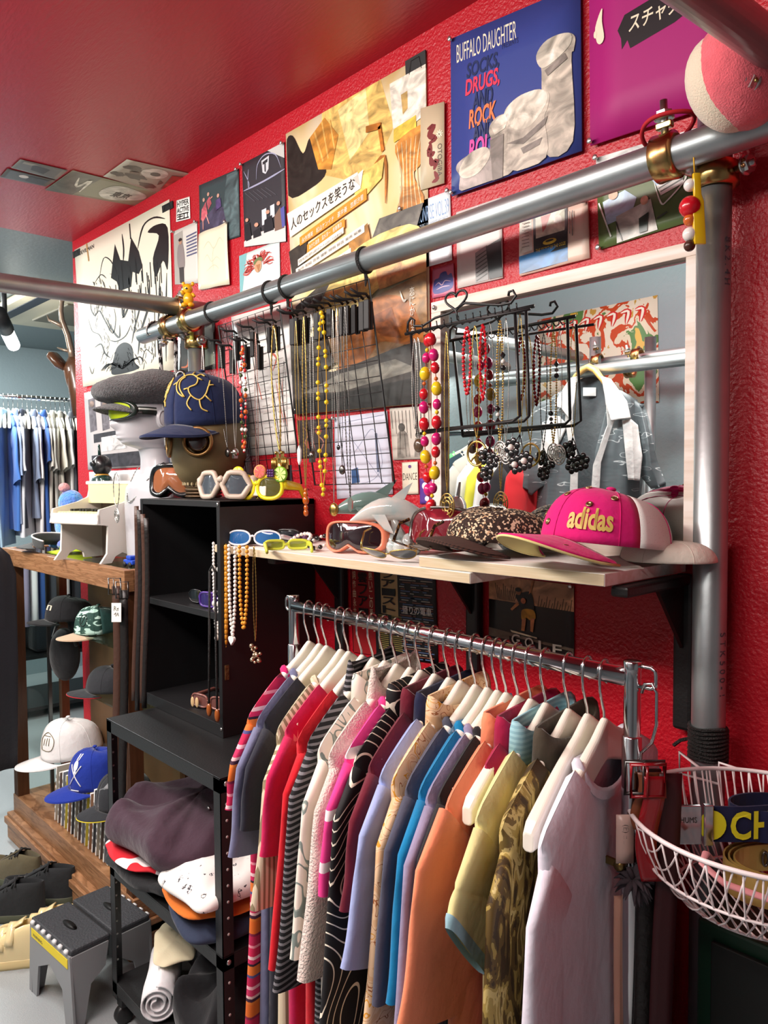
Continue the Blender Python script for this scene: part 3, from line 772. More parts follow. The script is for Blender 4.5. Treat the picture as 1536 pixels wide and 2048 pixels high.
class Print:
    rich = False
    def __init__(s, name, label, cat, quad, bg, plane='wall', off=.003, th=.0006, pins='', curl=0.0, clip='', group=None, nx=10, ny=10, tilt=0.0):
        if plane == 'wall': P = [at_y(x, y, WY - off) for x, y in quad]; s.n = V((0, -1, 0))
        elif plane == 'ceil': P = [at_z(x, y, CZ - off) for x, y in quad]; s.n = V((0, 0, -1))
        else: P = [V(q) for q in quad]; s.n = plane
        s.q = P; s.k = 0; s.curl = curl
        c = sum(P, V((0, 0, 0)))/4
        s.t = thing(name, label, cat, c, group=group)
        mb = MB(); mb.sheet(lambda u, v: s.at(u, 1 - v, 0), nx, ny, th)
        f = mb.f[0]; nn = (mb.v[f[1]] - mb.v[f[0]]).cross(mb.v[f[2]] - mb.v[f[1]])
        if nn.dot(s.n) < 0: mb.f = [tuple(reversed(q)) for q in mb.f]; 
        h = len(mb.v)//2
        for i in range(h): mb.v[i + h] = mb.v[i] - s.n*th
        to_obj('sheet', mb, bg if not isinstance(bg, (str, tuple)) else pm(bg), s.t)
        for ch in pins:
            u, v = {'a': (.015, .012), 'b': (.985, .012), 'c': (.985, .985), 'd': (.015, .985), 'm': (.5, .03)}[ch]
            p = s.at(u, v, 0); mb = MB(); mb.ball(p + s.n*.004, (.0035, .004, .0035), 8, 6); mb.ball(p + s.n*.009, (.005, .002, .005), 8, 5)
            to_obj('push_pin', mb, M_pin, s.t)
        for ch in clip:
            u, v, du, dv = {'a': (0, .0, .02, .05), 'b': (.88, -.01, .12, .05), 'r': (.94, .02, .09, .04), 'l': (-.02, .01, .09, .045), 'e': (.94, .9, .07, .04), 'f': (.0, .92, .05, .04)}[ch]
            mb = MB(); A = [s.at(u, v, 8), s.at(u + du, v, 8), s.at(u + du, v + dv, 4), s.at(u, v + dv, 4)]
            mb.add(A + [a - s.n*.003 for a in A], [(0, 1, 2, 3), (7, 6, 5, 4), (0, 4, 5, 1), (1, 5, 6, 2), (2, 6, 7, 3), (3, 7, 4, 0)], False)
            mb.tube([s.at(u + du*.2, v + dv*.9, 9), s.at(u + du*.3, v + dv*.2, 12), s.at(u + du*.7, v + dv*.2, 12), s.at(u + du*.8, v + dv*.9, 9)], .0006, 5)
            to_obj('binder_clip', mb, M_black, s.t)
    def at(s, u, v, k=None):
        k = s.k if k is None else k
        a, b, c, d = s.q
        p = (a*(1 - u) + b*u)*(1 - v) + (d*(1 - u) + c*u)*v
        return p + s.n*(.0003*k + s.curl*(math.sin(u*7 + v*3) + 1)*.5)
    def flush(s, mb, col, name):
        if mb.f:
            pass
        if s.rich and name == 'print' and isinstance(col, str): col = fm(col)
        o = to_obj(name, mb, col if not isinstance(col, (str, tuple)) else pm(col), s.t); return o
    def polys(s, col, plist, name='print', sharp=False):
        s.k += 1; mb = MB()
        for pl in plist:
            if len(pl) in (6, 7, 8, 9, 10, 11, 14) and not sharp: pl = [(min(.995, max(.005, u)), min(.995, max(.005, v))) for u, v in smooth_loop(pl)]
            pts = [s.at(u, v) for u, v in pl]; mb.add(pts, [tuple(range(len(pts)))], False)
        s.orient(mb); s.flush(mb, col, name); return s
    def orient(s, mb):
        out = []
        for f in mb.f:
            a = mb.v[f[0]]; nn = V((0, 0, 0))
            for i in range(1, len(f) - 1): nn += (mb.v[f[i]] - a).cross(mb.v[f[i + 1]] - a)
            out.append(tuple(reversed(f)) if nn.dot(s.n) < 0 else f)
        mb.f = out
    def ell(s, col, es, name='print', n=20):
        return s.polys(col, [[(cx + rx*math.cos(2*math.pi*i/n), cy + ry*math.sin(2*math.pi*i/n)) for i in range(n)] for cx, cy, rx, ry in es], name)
    def strokes(s, col, lines, w=.01, name='print', asp=1.0):
        """asp = width/height of the print, keeps line weight even"""
        s.k += 1; mb = MB()
        for ln in lines:
            ww = w
            if isinstance(ln[0], (int, float)): ww, ln = ln[0], ln[1:]
            if len(ln) > 2: ln = smooth_loop([tuple(q) for q in ln], 4, False)
            L, Rr = [], []
            for i, (u, v) in enumerate(ln):
                a = ln[max(0, i - 1)]; b = ln[min(len(ln) - 1, i + 1)]
                dx, dy = (b[0] - a[0])*asp, b[1] - a[1]; q = math.hypot(dx, dy) or 1
                nx, ny = -dy/q/asp, dx/q
                t = ww*(min(1, .3 + 3*min(i, len(ln) - 1 - i)/len(ln)) if len(ln) > 2 else 1)
                L.append(s.at(u + nx*t/2, v + ny*t/2)); Rr.append(s.at(u - nx*t/2, v - ny*t/2))
            n = len(L); mb.add(L + Rr, [(i, i + 1, n + i + 1, n + i) for i in range(n - 1)], False)
        s.orient(mb); s.flush(mb, col, name); return s
    def text(s, col, txt, box, bold=0.0, shear=0.0, name='lettering', vert=False, slope=0.0, rot=0.0):
        """fit the text into box (u0,v0,u1,v1); slope tilts it (v change over full width)"""
        s.k += 1
        mb = text_mb(txt, 1.0, bold=bold, shear=shear)
        if not mb.v: return s
        x0 = min(p.x for p in mb.v); x1 = max(p.x for p in mb.v); z0 = min(p.z for p in mb.v); z1 = max(p.z for p in mb.v)
        u0, v0, u1, v1 = box; out = []
        for p in mb.v:
            a = (p.x - x0)/max(1e-6, x1 - x0); b = (z1 - p.z)/max(1e-6, z1 - z0)
            if vert: a, b = 1 - b, a
            u = u0 + (u1 - u0)*a; v = v0 + (v1 - v0)*b + slope*a
            out.append(s.at(u, v))
        mb.v = out; s.orient(mb); s.flush(mb, col, name); return s
    def vtext(s, col, txt, box, bold=0.0):
        """characters stacked downwards"""
        u0, v0, u1, v1 = box; n = len(txt); h = (v1 - v0)/n
        for i, chx in enumerate(txt):
            s.text(col, chx, (u0, v0 + i*h + h*.06, u1, v0 + i*h + h*.94), bold); s.k -= 1
        s.k += 1; return s
rnd = random.Random(3)
def blot(cx, cy, rx, ry, n=14, jit=.3, seed=0):
    r = random.Random(seed); return [(cx + rx*math.cos(2*math.pi*i/n)*(1 + r.uniform(-jit, jit)), cy + ry*math.sin(2*math.pi*i/n)*(1 + r.uniform(-jit, jit))) for i in range(n)]

# ink drawing at the far end
p = Print('ink_poster', 'tall cream poster of black ink brush strokes at the far end of the red wall', 'poster', [(149, 500), (338.5, 398.5), (348.5, 740), (166, 774)], '#efead6', clip='lr')
K = '#1c1c1e'
p.polys(K, [[(.44, .2), (.47, .10), (.52, .22), (.60, .25), (.64, .11), (.71, .22), (.74, .32), (.70, .36), (.64, .33), (.62, .42), (.50, .42), (.47, .35), (.41, .31)],
            [(.80, .13), (.88, .11), (.98, .16), (.97, .40), (.93, .34), (.86, .42), (.84, .3), (.9, .18)],
            [(.40, .84), (.44, .78), (.52, .76), (.60, .80), (.62, .90), (.66, .95), (.40, .96), (.36, .92)]], 'ink_print')
p.strokes(K, [[.006, (.28, .28), (.34, .16), (.42, .20), (.47, .30), (.40, .28)], [.008, (.22, .32), (.16, .44), (.2, .52), (.26, .5), (.32, .58), (.4, .68), (.44, .60), (.43, .52)],
              [.012, (.33, .56), (.4, .66), (.47, .72), (.48, .64)], [.009, (.55, .06), (.56, .16), (.55, .24)], [.007, (.63, .02), (.635, .12)], [.01, (.7, .2), (.76, .08), (.86, .06), (.96, .1)],
              [.012, (.62, .44), (.58, .54), (.52, .60), (.56, .50)], [.01, (.72, .42), (.70, .56), (.64, .68), (.60, .78)], [.014, (.80, .42), (.78, .58), (.70, .72), (.66, .86)], [.008, (.9, .4), (.88, .6), (.86, .8), (.87, .95)],
              [.008, (.96, .42), (.94, .7), (.93, .94)], [.006, (.12, .52), (.16, .62), (.24, .66), (.28, .72)], [.01, (.18, .74), (.26, .73), (.30, .80), (.36, .84)], [.006, (.22, .3), (.3, .26), (.36, .3)],
              [.008, (.36, .72), (.44, .74), (.54, .72), (.60, .66)], [.005, (.84, .56), (.83, .9)], [.006, (.1, .86), (.13, .92), (.16, .88)], [.005, (.7, .9), (.74, .84), (.8, .88)]], asp=.62)
for i in range(3): pass
rr = random.Random(5); ls = []
for i in range(46):
    a = rr.uniform(-2.9, -.2); q = rr.uniform(.05, .12); ls.append([.005, (.48, .93), (.48 + q*1.5*math.cos(a) + .02, .93 + q*.9*math.sin(a)*-.1 - q*.5), (.48 + q*2.2*math.cos(a), .93 + q*.5*math.sin(a))])
for i in range(26):
    u = rr.uniform(.44, .98); v = rr.uniform(.24, .5); ls.append([.005, (u, v), (u + .004, v + rr.uniform(.04, .16))])
for cu, cv_, ru, rv, sl, n_ in ((.3, .36, .1, .1, .5, 26), (.24, .5, .06, .08, -.4, 18), (.66, .6, .06, .12, .2, 24), (.86, .66, .08, .2, .05, 26), (.36, .82, .1, .08, -.8, 22), (.62, .86, .1, .07, .8, 22), (.34, .62, .05, .1, .3, 16), (.76, .86, .08, .06, -.3, 14)):
    for i in range(n_):
        u = cu + rr.uniform(-ru, ru); v = cv_ + rr.uniform(-rv, rv); q = rr.uniform(.015, .05); ls.append([.0032, (u, v), (u + q*sl*.5 + .004, v + q*.5), (u + q*sl, v + q)])
p.strokes(K, ls, asp=.62); p.text(K, 'DEVILMAN', (.06, .03, .24, .058))
p.strokes('#b48a54', [[.008, (.155, .0), (.17, .13)]], asp=.62)
s = Print('wall_sticker', 'small white sticker with bold black capitals beside the ink drawing', 'sticker', [(353, 401), (379, 393), (380.5, 437), (352, 444)], '#f2f2ee')
s.text(K, 'HYPER', (.06, .07, .94, .33), .02).text(K, 'ACTIVE', (.06, .38, .94, .62), .02).strokes(K, [[.05, (.08, .7), (.9, .7)], [.05, (.1, .8), (.5, .8)], [.05, (.3, .68), (.28, .94)], [.05, (.6, .68), (.58, .94)], [.05, (.82, .68), (.84, .94)], [.05, (.1, .92), (.92, .92)]])
s = Print('wall_photo', 'narrow photo of a standing man by a white apartment block', 'photo', [(347, 463), (394, 442), (396, 566), (350, 569)], '#d8d6d0', pins='ab')
s.polys('#a9a6a0', [[(0, .08), (.4, .05), (.42, .95), (0, 1)]]).polys('#5a5f80', [[(.55, .18 + .055*i), (.98, .16 + .055*i), (.98, .185 + .055*i), (.55, .205 + .055*i)] for i in range(7)]).polys('#8c8484', [[(.2, .3), (.38, .28), (.46, .5), (.44, .72), (.2, .72), (.14, .5)]]).polys('#3c3638', [[(.22, .7), (.42, .7), (.42, .98), (.24, .98)]]).ell('#b38a74', [(.3, .24, .07, .05)]).ell('#2e2624', [(.3, .205, .075, .03)])
s = Print('wall_photo', 'dark stage photo of figures in pink beside the narrow photo', 'photo', [(398, 371), (477, 337), (480, 473), (400, 497)], '#3c4a4e', pins='b')
s.rich = True; s.polys('#4a465c', [[(.02, .6), (.4, .42), (.7, .5), (.75, .95), (.05, .98)]]).polys('#55686c', [[(.72, .02), (.98, .02), (.99, .98), (.76, .98), (.62, .5)]]).polys('#c0606c', [[(.07, .4), (.18, .3), (.22, .5), (.1, .6), (.04, .55)], [(.2, .3), (.28, .24), (.33, .36), (.24, .44)]]).strokes('#d8988c', [[.02, (.1, .55), (.1, .72)], [.02, (.18, .5), (.26, .66)], [.02, (.3, .28), (.36, .26)]]).ell('#cda090', [(.13, .26, .03, .03), (.25, .2, .03, .03), (.5, .28, .03, .03)]).polys('#5a4a78', [[(.44, .34), (.56, .32), (.58, .46), (.44, .5)]])
s = Print('wall_paper', 'cream paper with faint pencil lines pinned below the dark stage photo', 'paper', [(399, 469), (457, 443), (460, 569), (399, 580)], '#e9e6cc', off=.006, curl=.006, pins='b')
s.strokes('#c8c8ac', [[.012, (.2, .3), (.35, .2), (.5, .34), (.7, .2), (.85, .3)], [.01, (.2, .5), (.3, .42), (.42, .55), (.6, .5), (.8, .6)], [.01, (.25, .7), (.5, .62), (.72, .72)], [.01, (.5, .3), (.45, .5), (.5, .72)]])
s = Print('wall_poster', 'dark vaulted hall poster with people seated along a white table', 'poster', [(484, 328), (568, 284), (573, 483), (489.5, 494)], '#3a3a40', pins='ab')
s.polys('#c9c9c6', [[(.62, .0), (1, .0), (1, .16)]]).strokes('#a6a8c4', [[.02, (.02, .33), (.5, .31), (1, .27)], [.012, (.04, .1), (.16, .26), (.14, .33)], [.012, (.16, .1), (.14, .2), (.14, .33)], [.012, (.34, .26), (.38, .1), (.56, .03), (.8, .08), (.92, .24)]]).polys('#cfd2da', [[(.48, .08), (.66, .06), (.64, .2), (.57, .24), (.5, .21)]]).polys('#33343a', [[(.51, .1), (.63, .085), (.62, .12), (.51, .13)], [(.55, .12), (.58, .12), (.58, .22), (.55, .21)]])
s.strokes('#55565e', [[.008, (.06 + .1*i, .36 + .005*i), (.3 + .1*i, .5)] for i in range(6)]).polys('#d9dde6', [[(.46, .62), (.57, .61), (.57, .78), (.46, .79)], [(.66, .6), (.76, .59), (.76, .72), (.66, .74)]]).polys('#dcd8d6', [[(.0, .94), (.3, .86), (1, .84), (1, 1), (0, 1)]]).polys('#24262c', [[(.04, .75), (.16, .72), (.2, .92), (.06, .94)], [(.24, .84), (.42, .8), (.44, .9), (.24, .92)], [(.52, .74), (.7, .7), (.74, .86), (.5, .88)]]).polys('#7c6458', [[(.76, .72), (.9, .64), (.98, .86), (.76, .88)]]).polys('#5a5ea8', [[(.9, .66), (.99, .64), (1, .84), (.93, .86)]]).ell('#c99a84', [(.1, .69, .04, .022), (.33, .77, .05, .024), (.61, .66, .045, .022), (.86, .6, .04, .022)])
s = Print('wall_print', 'illustration of a head with red branching hair on pale blue', 'print', [(478.5, 512), (559, 480), (560.5, 566), (480, 588)], '#cfe0e0')
s.polys('#7fb9bf', [[(0, 0), (.2, 0), (.06, 1), (0, 1)]]).ell('#dfe6ea', [(.55, .9, .42, .3)])
rr = random.Random(9); ls = []
for i in range(60):
    a = rr.uniform(math.pi*.95, math.pi*2.05); q0 = rr.uniform(.1, .2); q1 = rr.uniform(.3, .42); b = a + rr.uniform(-.3, .3)
    ls.append([.02, (.5 + q0*math.cos(a), .45 + q0*math.sin(a)), (.5 + q1*.75*math.cos(b), .45 + q1*.8*math.sin(b)), (.5 + q1*math.cos(a), .48 + q1*math.sin(a))])
s.strokes('#c8524c', ls).ell('#caa07c', [(.48, .42, .09, .17)]).polys('#6c7c50', [[(.38, .3), (.5, .22), (.6, .28), (.58, .34), (.48, .3), (.4, .38)]]).polys('#b07a54', [[(.44, .4), (.54, .4), (.5, .58)]])

# the big film poster
M_film = ramp_mat('film_poster_sheet', [(0, '#b88a4c'), (.42, '#e8cf94'), (.55, '#f2e6c8'), (.7, '#e6c468')], 'noise', 4.5, .24, const=False, detail=3, distort=.8)
s = Print('film_poster', 'big glossy film poster with a slanted Japanese title over chairs and sofas', 'poster', [(571.5, 268), (852, 107), (862, 806), (592, 829)], M_film, pins='d', clip='b')
s.rich = True
s.polys('#e6c070', [[(.3, .0), (.72, .0), (.8, .16), (.62, .3), (.28, .2)]]).polys('#f0dc9a', [[(.42, .02), (.62, .0), (.64, .14), (.5, .2)]]).polys('#2c2824', [[(.0, .04), (.06, .02), (.14, .1), (.2, .06), (.26, .12), (.32, .2), (.2, .23), (.0, .22)]]).polys('#c88a3c', [[(.2, .06), (.32, .02), (.42, .1), (.36, .2), (.26, .18)]]).strokes('#e2b060', [[.012, (.24, .05), (.3, .16)], [.01, (.3, .03), (.34, .16)], [.01, (.36, .04), (.39, .14)]])
s.polys('#ece6d8', [[(.78, .03), (1, .03), (1, .17), (.8, .2)]]).polys('#c9a86a', [[(.85, .08), (.89, .078), (.89, .13), (.86, .14)]]).polys('#e2c450', [[(.8, .17), (.94, .16), (.94, .2), (.8, .21)]]).polys('#cf8a40', [[(.81, .22), (1, .2), (.97, .3), (.92, .33), (.98, .42), (.8, .45), (.86, .33)]]).strokes('#f1d9a8', [[.006, (.82 + .03*i, .22), (.84 + .02*i, .32), (.82 + .03*i, .44)] for i in range(6)]).strokes('#b5702c', [[.02, (.62, .13), (.72, .14)], [.02, (.71, .14), (.73, .22)], [.016, (.62, .28), (.74, .24), (.74, .38)]])
s.polys('#e6d070', [[(.5, .27), (.74, .24), (.72, .3), (.56, .35)]]).polys('#3a3630', [[(.0, .42), (.16, .4), (.12, .5), (.02, .5)], [(.04, .62), (.46, .52), (.4, .6), (.06, .7)]]).polys('#5f5d56', [[(.62, .5), (.7, .42), (.98, .42), (.9, .54), (.64, .56)]]).polys('#2e2c2a', [[(.62, .54), (.7, .47), (.84, .46), (.8, .52)]]).polys('#b8843e', [[(.48, .46), (.62, .42), (.64, .48), (.5, .52)]])
s.rich = False
s.polys('#f3eee0', [[(.0, .285), (.56, .25), (.58, .305), (.02, .372)], [(.52, .265), (.6, .25), (.58, .3)]]).polys('#e4952e', [[(.1, .385), (.62, .312), (.62, .348), (.1, .415)], [(.16, .42), (.46, .378), (.46, .408), (.16, .448)]]).polys('#f0ece0', [[(.08, .46), (.45, .405), (.45, .425), (.08, .482)], [(.06, .49), (.6, .42), (.6, .446), (.06, .516)], [(.06, .545), (.5, .48), (.5, .50), (.06, .57)]])
s.text('#262220', '人のセックスを笑うな', (.03, .31, .54, .35), .004, slope=-.052).text('#fbf3e2', '永作博美　松山ケンイチ　蒼井優　忽那汐里', (.12, .392, .6, .41), .003, slope=-.066).text('#fbf3e2', 'あがた森魚　温水洋一　桂春團治', (.18, .424, .44, .44), .003, slope=-.038)
s.text('#5a5650', '監督 井口奈己 原作 山崎ナオコーラ 人のセックスを笑うな', (.09, .464, .44, .474), slope=-.046).text('#6a665e', '製作 配給 音楽 撮影 照明 録音 美術 編集', (.08, .494, .58, .504), slope=-.063).text('#6a665e', '企画 製作総指揮 協力', (.08, .55, .46, .56), slope=-.058)
s.rich = True
s.polys('#f0d880', [[(.22, .66), (.5, .5), (.9, .47), (1, .56), (.74, .62), (.4, .72), (.2, .72)]]).polys('#e0b070', [[(.66, .54), (.86, .5), (1, .5), (1, .62), (.7, .64)]]).polys('#c9c4b8', [[(.02, .66), (.2, .62), (.24, .7), (.04, .74)]])
s.polys('#a07a50', [[(.3, .70), (1, .62), (1, .80), (.6, .86), (.36, .84)]]).polys('#a8642c', [[(.56, .70), (.72, .66), (.9, .7), (.98, .82), (.86, .82), (.7, .80), (.62, .84), (.42, .93), (.34, .91)]]).polys('#8a4c20', [[(.62, .72), (.78, .7), (.84, .8), (.7, .78)]]).polys('#57544e', [[(.0, .74), (.28, .74), (.36, .84), (.2, .88), (.0, .86)]]).polys('#3b3632', [[(.0, .86), (.2, .82), (.34, .87), (.9, .82), (1, .86), (1, 1), (0, 1)]]).polys('#77756c', [[(.1, .93), (.4, .88), (.8, .86), (.95, .9), (.4, .94)]]).polys('#262422', [[(.02, .95), (.5, .94), (1, .92), (1, 1), (0, 1)]])
s.vtext('#efe6d6', '恋にかわる', (.9, .655, .93, .80)).strokes('#efe6d6', [[.008, (.84, .66), (.86, .69), (.88, .69)]])
p = Print('hang_tag', 'long wooden tag with dark red script between the film poster and the blue record', 'tag', [(841, 217), (888, 203), (888, 366), (841, 380)], pm('#d8c8a8'), off=.008, th=.003, nx=2, ny=2)
p.strokes('#7c2c2c', [[.07, (.3, .28), (.55, .26), (.4, .36), (.62, .42), (.36, .46)], [.07, (.44, .46), (.4, .6), (.62, .58)], [.07, (.42, .62), (.52, .72), (.7, .7), (.58, .8)], [.05, (.6, .82), (.72, .92), (.5, .95)], [.05, (.3, .56), (.44, .54)]], asp=.3).text('#564a44', 'OTOGIBA', (.74, .5, .92, .9), vert=True).strokes('#efe8d0', [[.012, (.82, .38), (.82 + .14*math.cos(i*.7), .38 + .05*math.sin(i*.7))] for i in range(9)], asp=.3)

# record sleeves
p = Print('record_sleeve', 'blue record sleeve of upright socks with cream capitals', 'record sleeve', [(901, 78), (1160, -32), (1163, 301), (903, 392)], pm('#3b4a92'), off=.011, th=.004, pins='ad', nx=4, ny=4)
CR = '#f1e6cc'
p.text(CR, 'BUFFALO DAUGHTER', (.055, .055, .545, .17), -.004).text('#28305e', 'PRESENTS', (.435, .165, .56, .198))
p.text('#23305c', 'SOCKS,', (.14, .2, .41, .31), .025, .15).text('#e0405c', 'DRUGS,', (.13, .3, .415, .42), .03, .15).text('#23305c', 'AND', (.19, .40, .36, .51), .025, .15).text('#f08050', 'ROCK', (.16, .5, .385, .62), .03, .15).text('#23305c', 'AND', (.19, .60, .36, .72), .025, .15).text('#e450a4', 'ROLL', (.16, .69, .38, .82), .03, .15)
def sock(u, v0, w, h, v1, seed):
    r = random.Random(seed)
    return [(u - w*.5, v0 + h*.3), (u - w*.42, v0 + h*.08), (u - w*.1, v0 - h*.06), (u + w*.3, v0 - h*.02), (u + w*.5, v0 + h*.14), (u + w*.46, v0 + h*.42), (u + w*.4, v0 + h*.6), (u + w*.42, v1), (u - w*.36, v1), (u - w*.4, v0 + h*.6)]
p.rich = True
p.polys('#b9afa2', [sock(.43, .62, .2, .22, .98, 1), sock(.84, .27, .26, .28, .93, 2)]).polys('#a99f9a', [sock(.22, .79, .34, .18, 1.0, 3)]).polys('#c6bcae', [sock(.62, .55, .34, .3, .97, 4)])
p.polys('#d8cfc0', [[(.7, .33), (.78, .26), (.93, .27), (.94, .34), (.84, .4), (.74, .42)], [(.47, .6), (.56, .54), (.72, .54), (.78, .62), (.66, .74), (.52, .72)], [(.08, .86), (.16, .78), (.3, .77), (.34, .84), (.24, .92), (.12, .92)], [(.35, .66), (.42, .61), (.5, .62), (.46, .7), (.38, .72)]])
p.polys('#857c76', [[(.76, .44), (.9, .38), (.92, .42), (.78, .48)], [(.47, .8), (.6, .8), (.78, .72), (.76, .77), (.6, .84)], [(.34, .74), (.45, .73), (.44, 1.0), (.36, 1.0)], [(.58, .86), (.74, .84), (.72, .88), (.6, .9)]])
p = Print('record_sleeve', 'magenta record sleeve with cream lettering on a black brush stroke', 'record sleeve', [(1178, -75), (1483, -205), (1481, 192), (1180, 291)], pm('#a5156f', .55), off=.011, th=.004, pins='d', nx=4, ny=4)
p.polys('#211c20', [[(.21, .43), (.26, .36), (.62, .30), (.9, .27), (.94, .38), (.6, .5), (.3, .55), (.28, .50), (.24, .54), (.235, .48)]], sharp=True).text(CR, 'スチャダラパー', (.29, .37, .9, .47), .012, .15, slope=-.03)
p.strokes(CR, [[.008, (.27, .26), (.22, .2), (.26, .12), (.4, .05), (.6, .05), (.66, .12), (.6, .2), (.45, .25), (.34, .27), (.27, .26)]]).text(CR, 'FA', (.3, .1, .5, .2), .02, .1).text(CR, 'Sweet', (.02, .02, .4, .12), .03, .2, slope=-.03).strokes('#6e1450', [[.005, (.02, .135), (.3, .10), (.6, .08)]])
p.polys(CR, [[(.05, .37), (.1, .28), (.1, .35), (.115, .44), (.09, .47), (.06, .45)]]).ell(CR, [(.05, .41, .012, .02)])

s = Print('event_flyer', 'white flyer with thin blue capitals, half behind the steel pipe', 'flyer', [(803, 417), (900, 380), (904, 520), (803, 548.5)], '#e8eef4', pins='ab')
s.text('#7fa6d0', 'BEFORE SUNRISE VOL.39', (.04, .1, .97, .32), -.006).text('#9fb4c4', 'CHILL ELECTRONIC MUSIC / 1st ANNIVERSARY PARTY', (.05, .35, .95, .39)).polys('#6f9fe0', [[(.12, .5), (.3, .47), (.3, .53), (.12, .56)], [(.64, .46), (.78, .43), (.78, .49), (.64, .52)]]).polys('#c9dff0', [[(.0, .7), (.36, .68), (.3, .98), (.0, .98)]]).text('#8fa8b8', 'LIVE / DJ SET', (.12, .58, .4, .62))
s = Print('wall_sticker', 'small pink and violet print low beside the film poster', 'sticker', [(865, 538), (907, 526), (910, 588), (864, 597)], '#c46a86')
s.polys('#45468c', [[(.1, .42), (.3, .36), (.4, .22), (.64, .2), (.72, .34), (.9, .32), (.9, .78), (.1, .86)]]).strokes('#d8b0c4', [[.03, (.15, .6), (.3, .52), (.45, .62), (.6, .5), (.85, .56)], [.03, (.2, .74), (.5, .68), (.8, .7)]])
s = Print('wall_print', 'pale print of folded clothing with a black patch above the mirror', 'print', [(912, 425), (1003, 394), (1006, 556), (915, 577)], '#dcd4d0')
s.polys('#d5b3b4', [[(.1, .06), (.5, .0), (.6, .3), (.2, .36)]]).polys('#cfa090', [[(.5, .18), (.96, .1), (.96, .3), (.56, .36)]]).polys('#8f8c8c', [[(.42, .6), (.68, .54), (.7, .98), (.42, .98)]]).strokes('#4a4848', [[.015, (.44, .66 + .05*i), (.68, .6 + .05*i)] for i in range(7)]).polys('#2f3236', [[(.66, .56), (.98, .5), (1, .98), (.72, .98)]])
s = Print('packaged_toy', 'clear flat package with a black label pinned over the mirror', 'package', [(1040, 440), (1176, 402), (1179, 516), (1040, 552)], '#e0c4b4', off=.004, th=.006, pins='b', curl=.003)
s.rich = True; s.polys('#2f6ea6', [[(.0, .66), (.72, .62), (.72, .96), (.0, .97)]]).polys('#d8d2c4', [[(.0, .02), (.2, .02), (.2, .6), (.02, .62)]]).polys('#22262a', [[(.22, .0), (.72, .0), (.72, .72), (.22, .74)]]).polys('#c9cdb8', [[(.26, .02), (.68, .02), (.68, .4), (.26, .42)]]).polys('#c46a64', [[(.34, .06), (.54, .04), (.5, .3), (.36, .36)]]).ell('#e8e6da', [(.58, .2, .06, .1)]).ell('#d8b83c', [(.46, .53, .1, .05)]).ell('#22262a', [(.46, .515, .06, .02)]).text('#d8b83c', 'THE SECRET OF THE OOZE', (.26, .61, .7, .67)).strokes('#7c746c', [[.012, (.06, .1 + .06*i), (.17, .1 + .06*i)] for i in range(8)] + [[.014, (.76, .1), (.76, .5)], [.014, (.8, .1), (.8, .55)]])
s = Print('lawn_poster', 'poster of people on white deck chairs on a lawn above the mirror', 'poster', [(1192, 316), (1392, 256), (1396, 438), (1198, 500)], '#56683c', pins='ad')
s.rich = True; s.polys('#d2d4d2', [[(.0, .0), (1, .0), (1, .2), (.0, .2)]]).text(K, 'THE OTOGIBANASHI’S', (.36, .06, .92, .115), .004).polys('#a9c4dc', [[(.06, .5), (.3, .44), (.42, .56), (.36, .72), (.1, .76)], [(.54, .36), (.8, .3), (.8, .44), (.62, .5)]]).polys('#b9b2aa', [[(.2, .7), (.56, .62), (.62, .98), (.2, .99)]]).polys('#e6e4de', [[(.62, .5), (.86, .42), (.88, .56), (.66, .62)]]).strokes('#f0efe8', [[.016, (.6, .46), (.66, .7), (.72, .7), (.9, .52), (.88, .36)], [.016, (.02, .5), (.14, .9)]]).strokes('#3a3e36', [[.012, (.64, .54), (.86, .46)], [.012, (.66, .58), (.87, .51)], [.02, (.62, .86), (.72, .82)], [.012, (.2, .76), (.26, .98)]]).ell('#c49a80', [(.18, .46, .05, .05), (.5, .62, .04, .05)]).polys('#2c332c', [[(.44, .8), (.54, .76), (.52, .96), (.44, .96)]])
M_wp = '#e9e8e4'
s = Print('anatomy_chart', 'white chart of red figures and small captions behind the first necklace grid', 'chart', [(462, 634), (577, 601), (592, 905), (500, 912)], M_wp)
s.strokes('#c86a54', [[.02, (.7, .18), (.66, .3), (.74, .36), (.66, .44)], [.02, (.62, .2), (.66, .3)], [.014, (.7, .5), (.74, .66), (.8, .8)], [.014, (.82, .5), (.8, .66), (.86, .82)], [.016, (.2, .2), (.24, .32), (.18, .4)], [.014, (.36, .22), (.4, .34)], [.016, (.36, .5), (.4, .62)]]).strokes('#a9a6a0', [[.005, (.1 + .3*(i % 3), .12 + .05*(i//3)), (.26 + .3*(i % 3), .115 + .05*(i//3))] for i in range(45)])
s = Print('wall_print', 'dark print with an orange frame behind the left steel post', 'print', [(356, 668), (429, 640), (431, 737), (352, 749)], '#3a3836', off=.003)
s.strokes('#c46a44', [[.05, (.14, .2), (.3, .18), (.32, .8), (.12, .84)]]).polys('#9fa890', [[(.66, .12), (.96, .06), (.98, .9), (.7, .94)]])
s = Print('wall_print', 'dark floral print low behind the necklace grids', 'print', [(595, 841), (662, 837), (666, 912), (599, 917)], '#403838')
s.strokes('#b07a6a', [[.03, (.2, .2), (.3, .4), (.2, .6), (.35, .8)], [.03, (.7, .15), (.6, .4), (.75, .6), (.65, .85)], [.02, (.5, .2), (.45, .5), (.5, .8)]]).ell('#8f4c40', [(.62, .3, .1, .1), (.3, .65, .09, .1)])
s = Print('diagram_sheet', 'pale technical drawing of a long arc and tools behind the second grid', 'sheet', [(668, 835), (774, 822), (786, 988), (674, 998)], '#d5d9ea', pins='a')
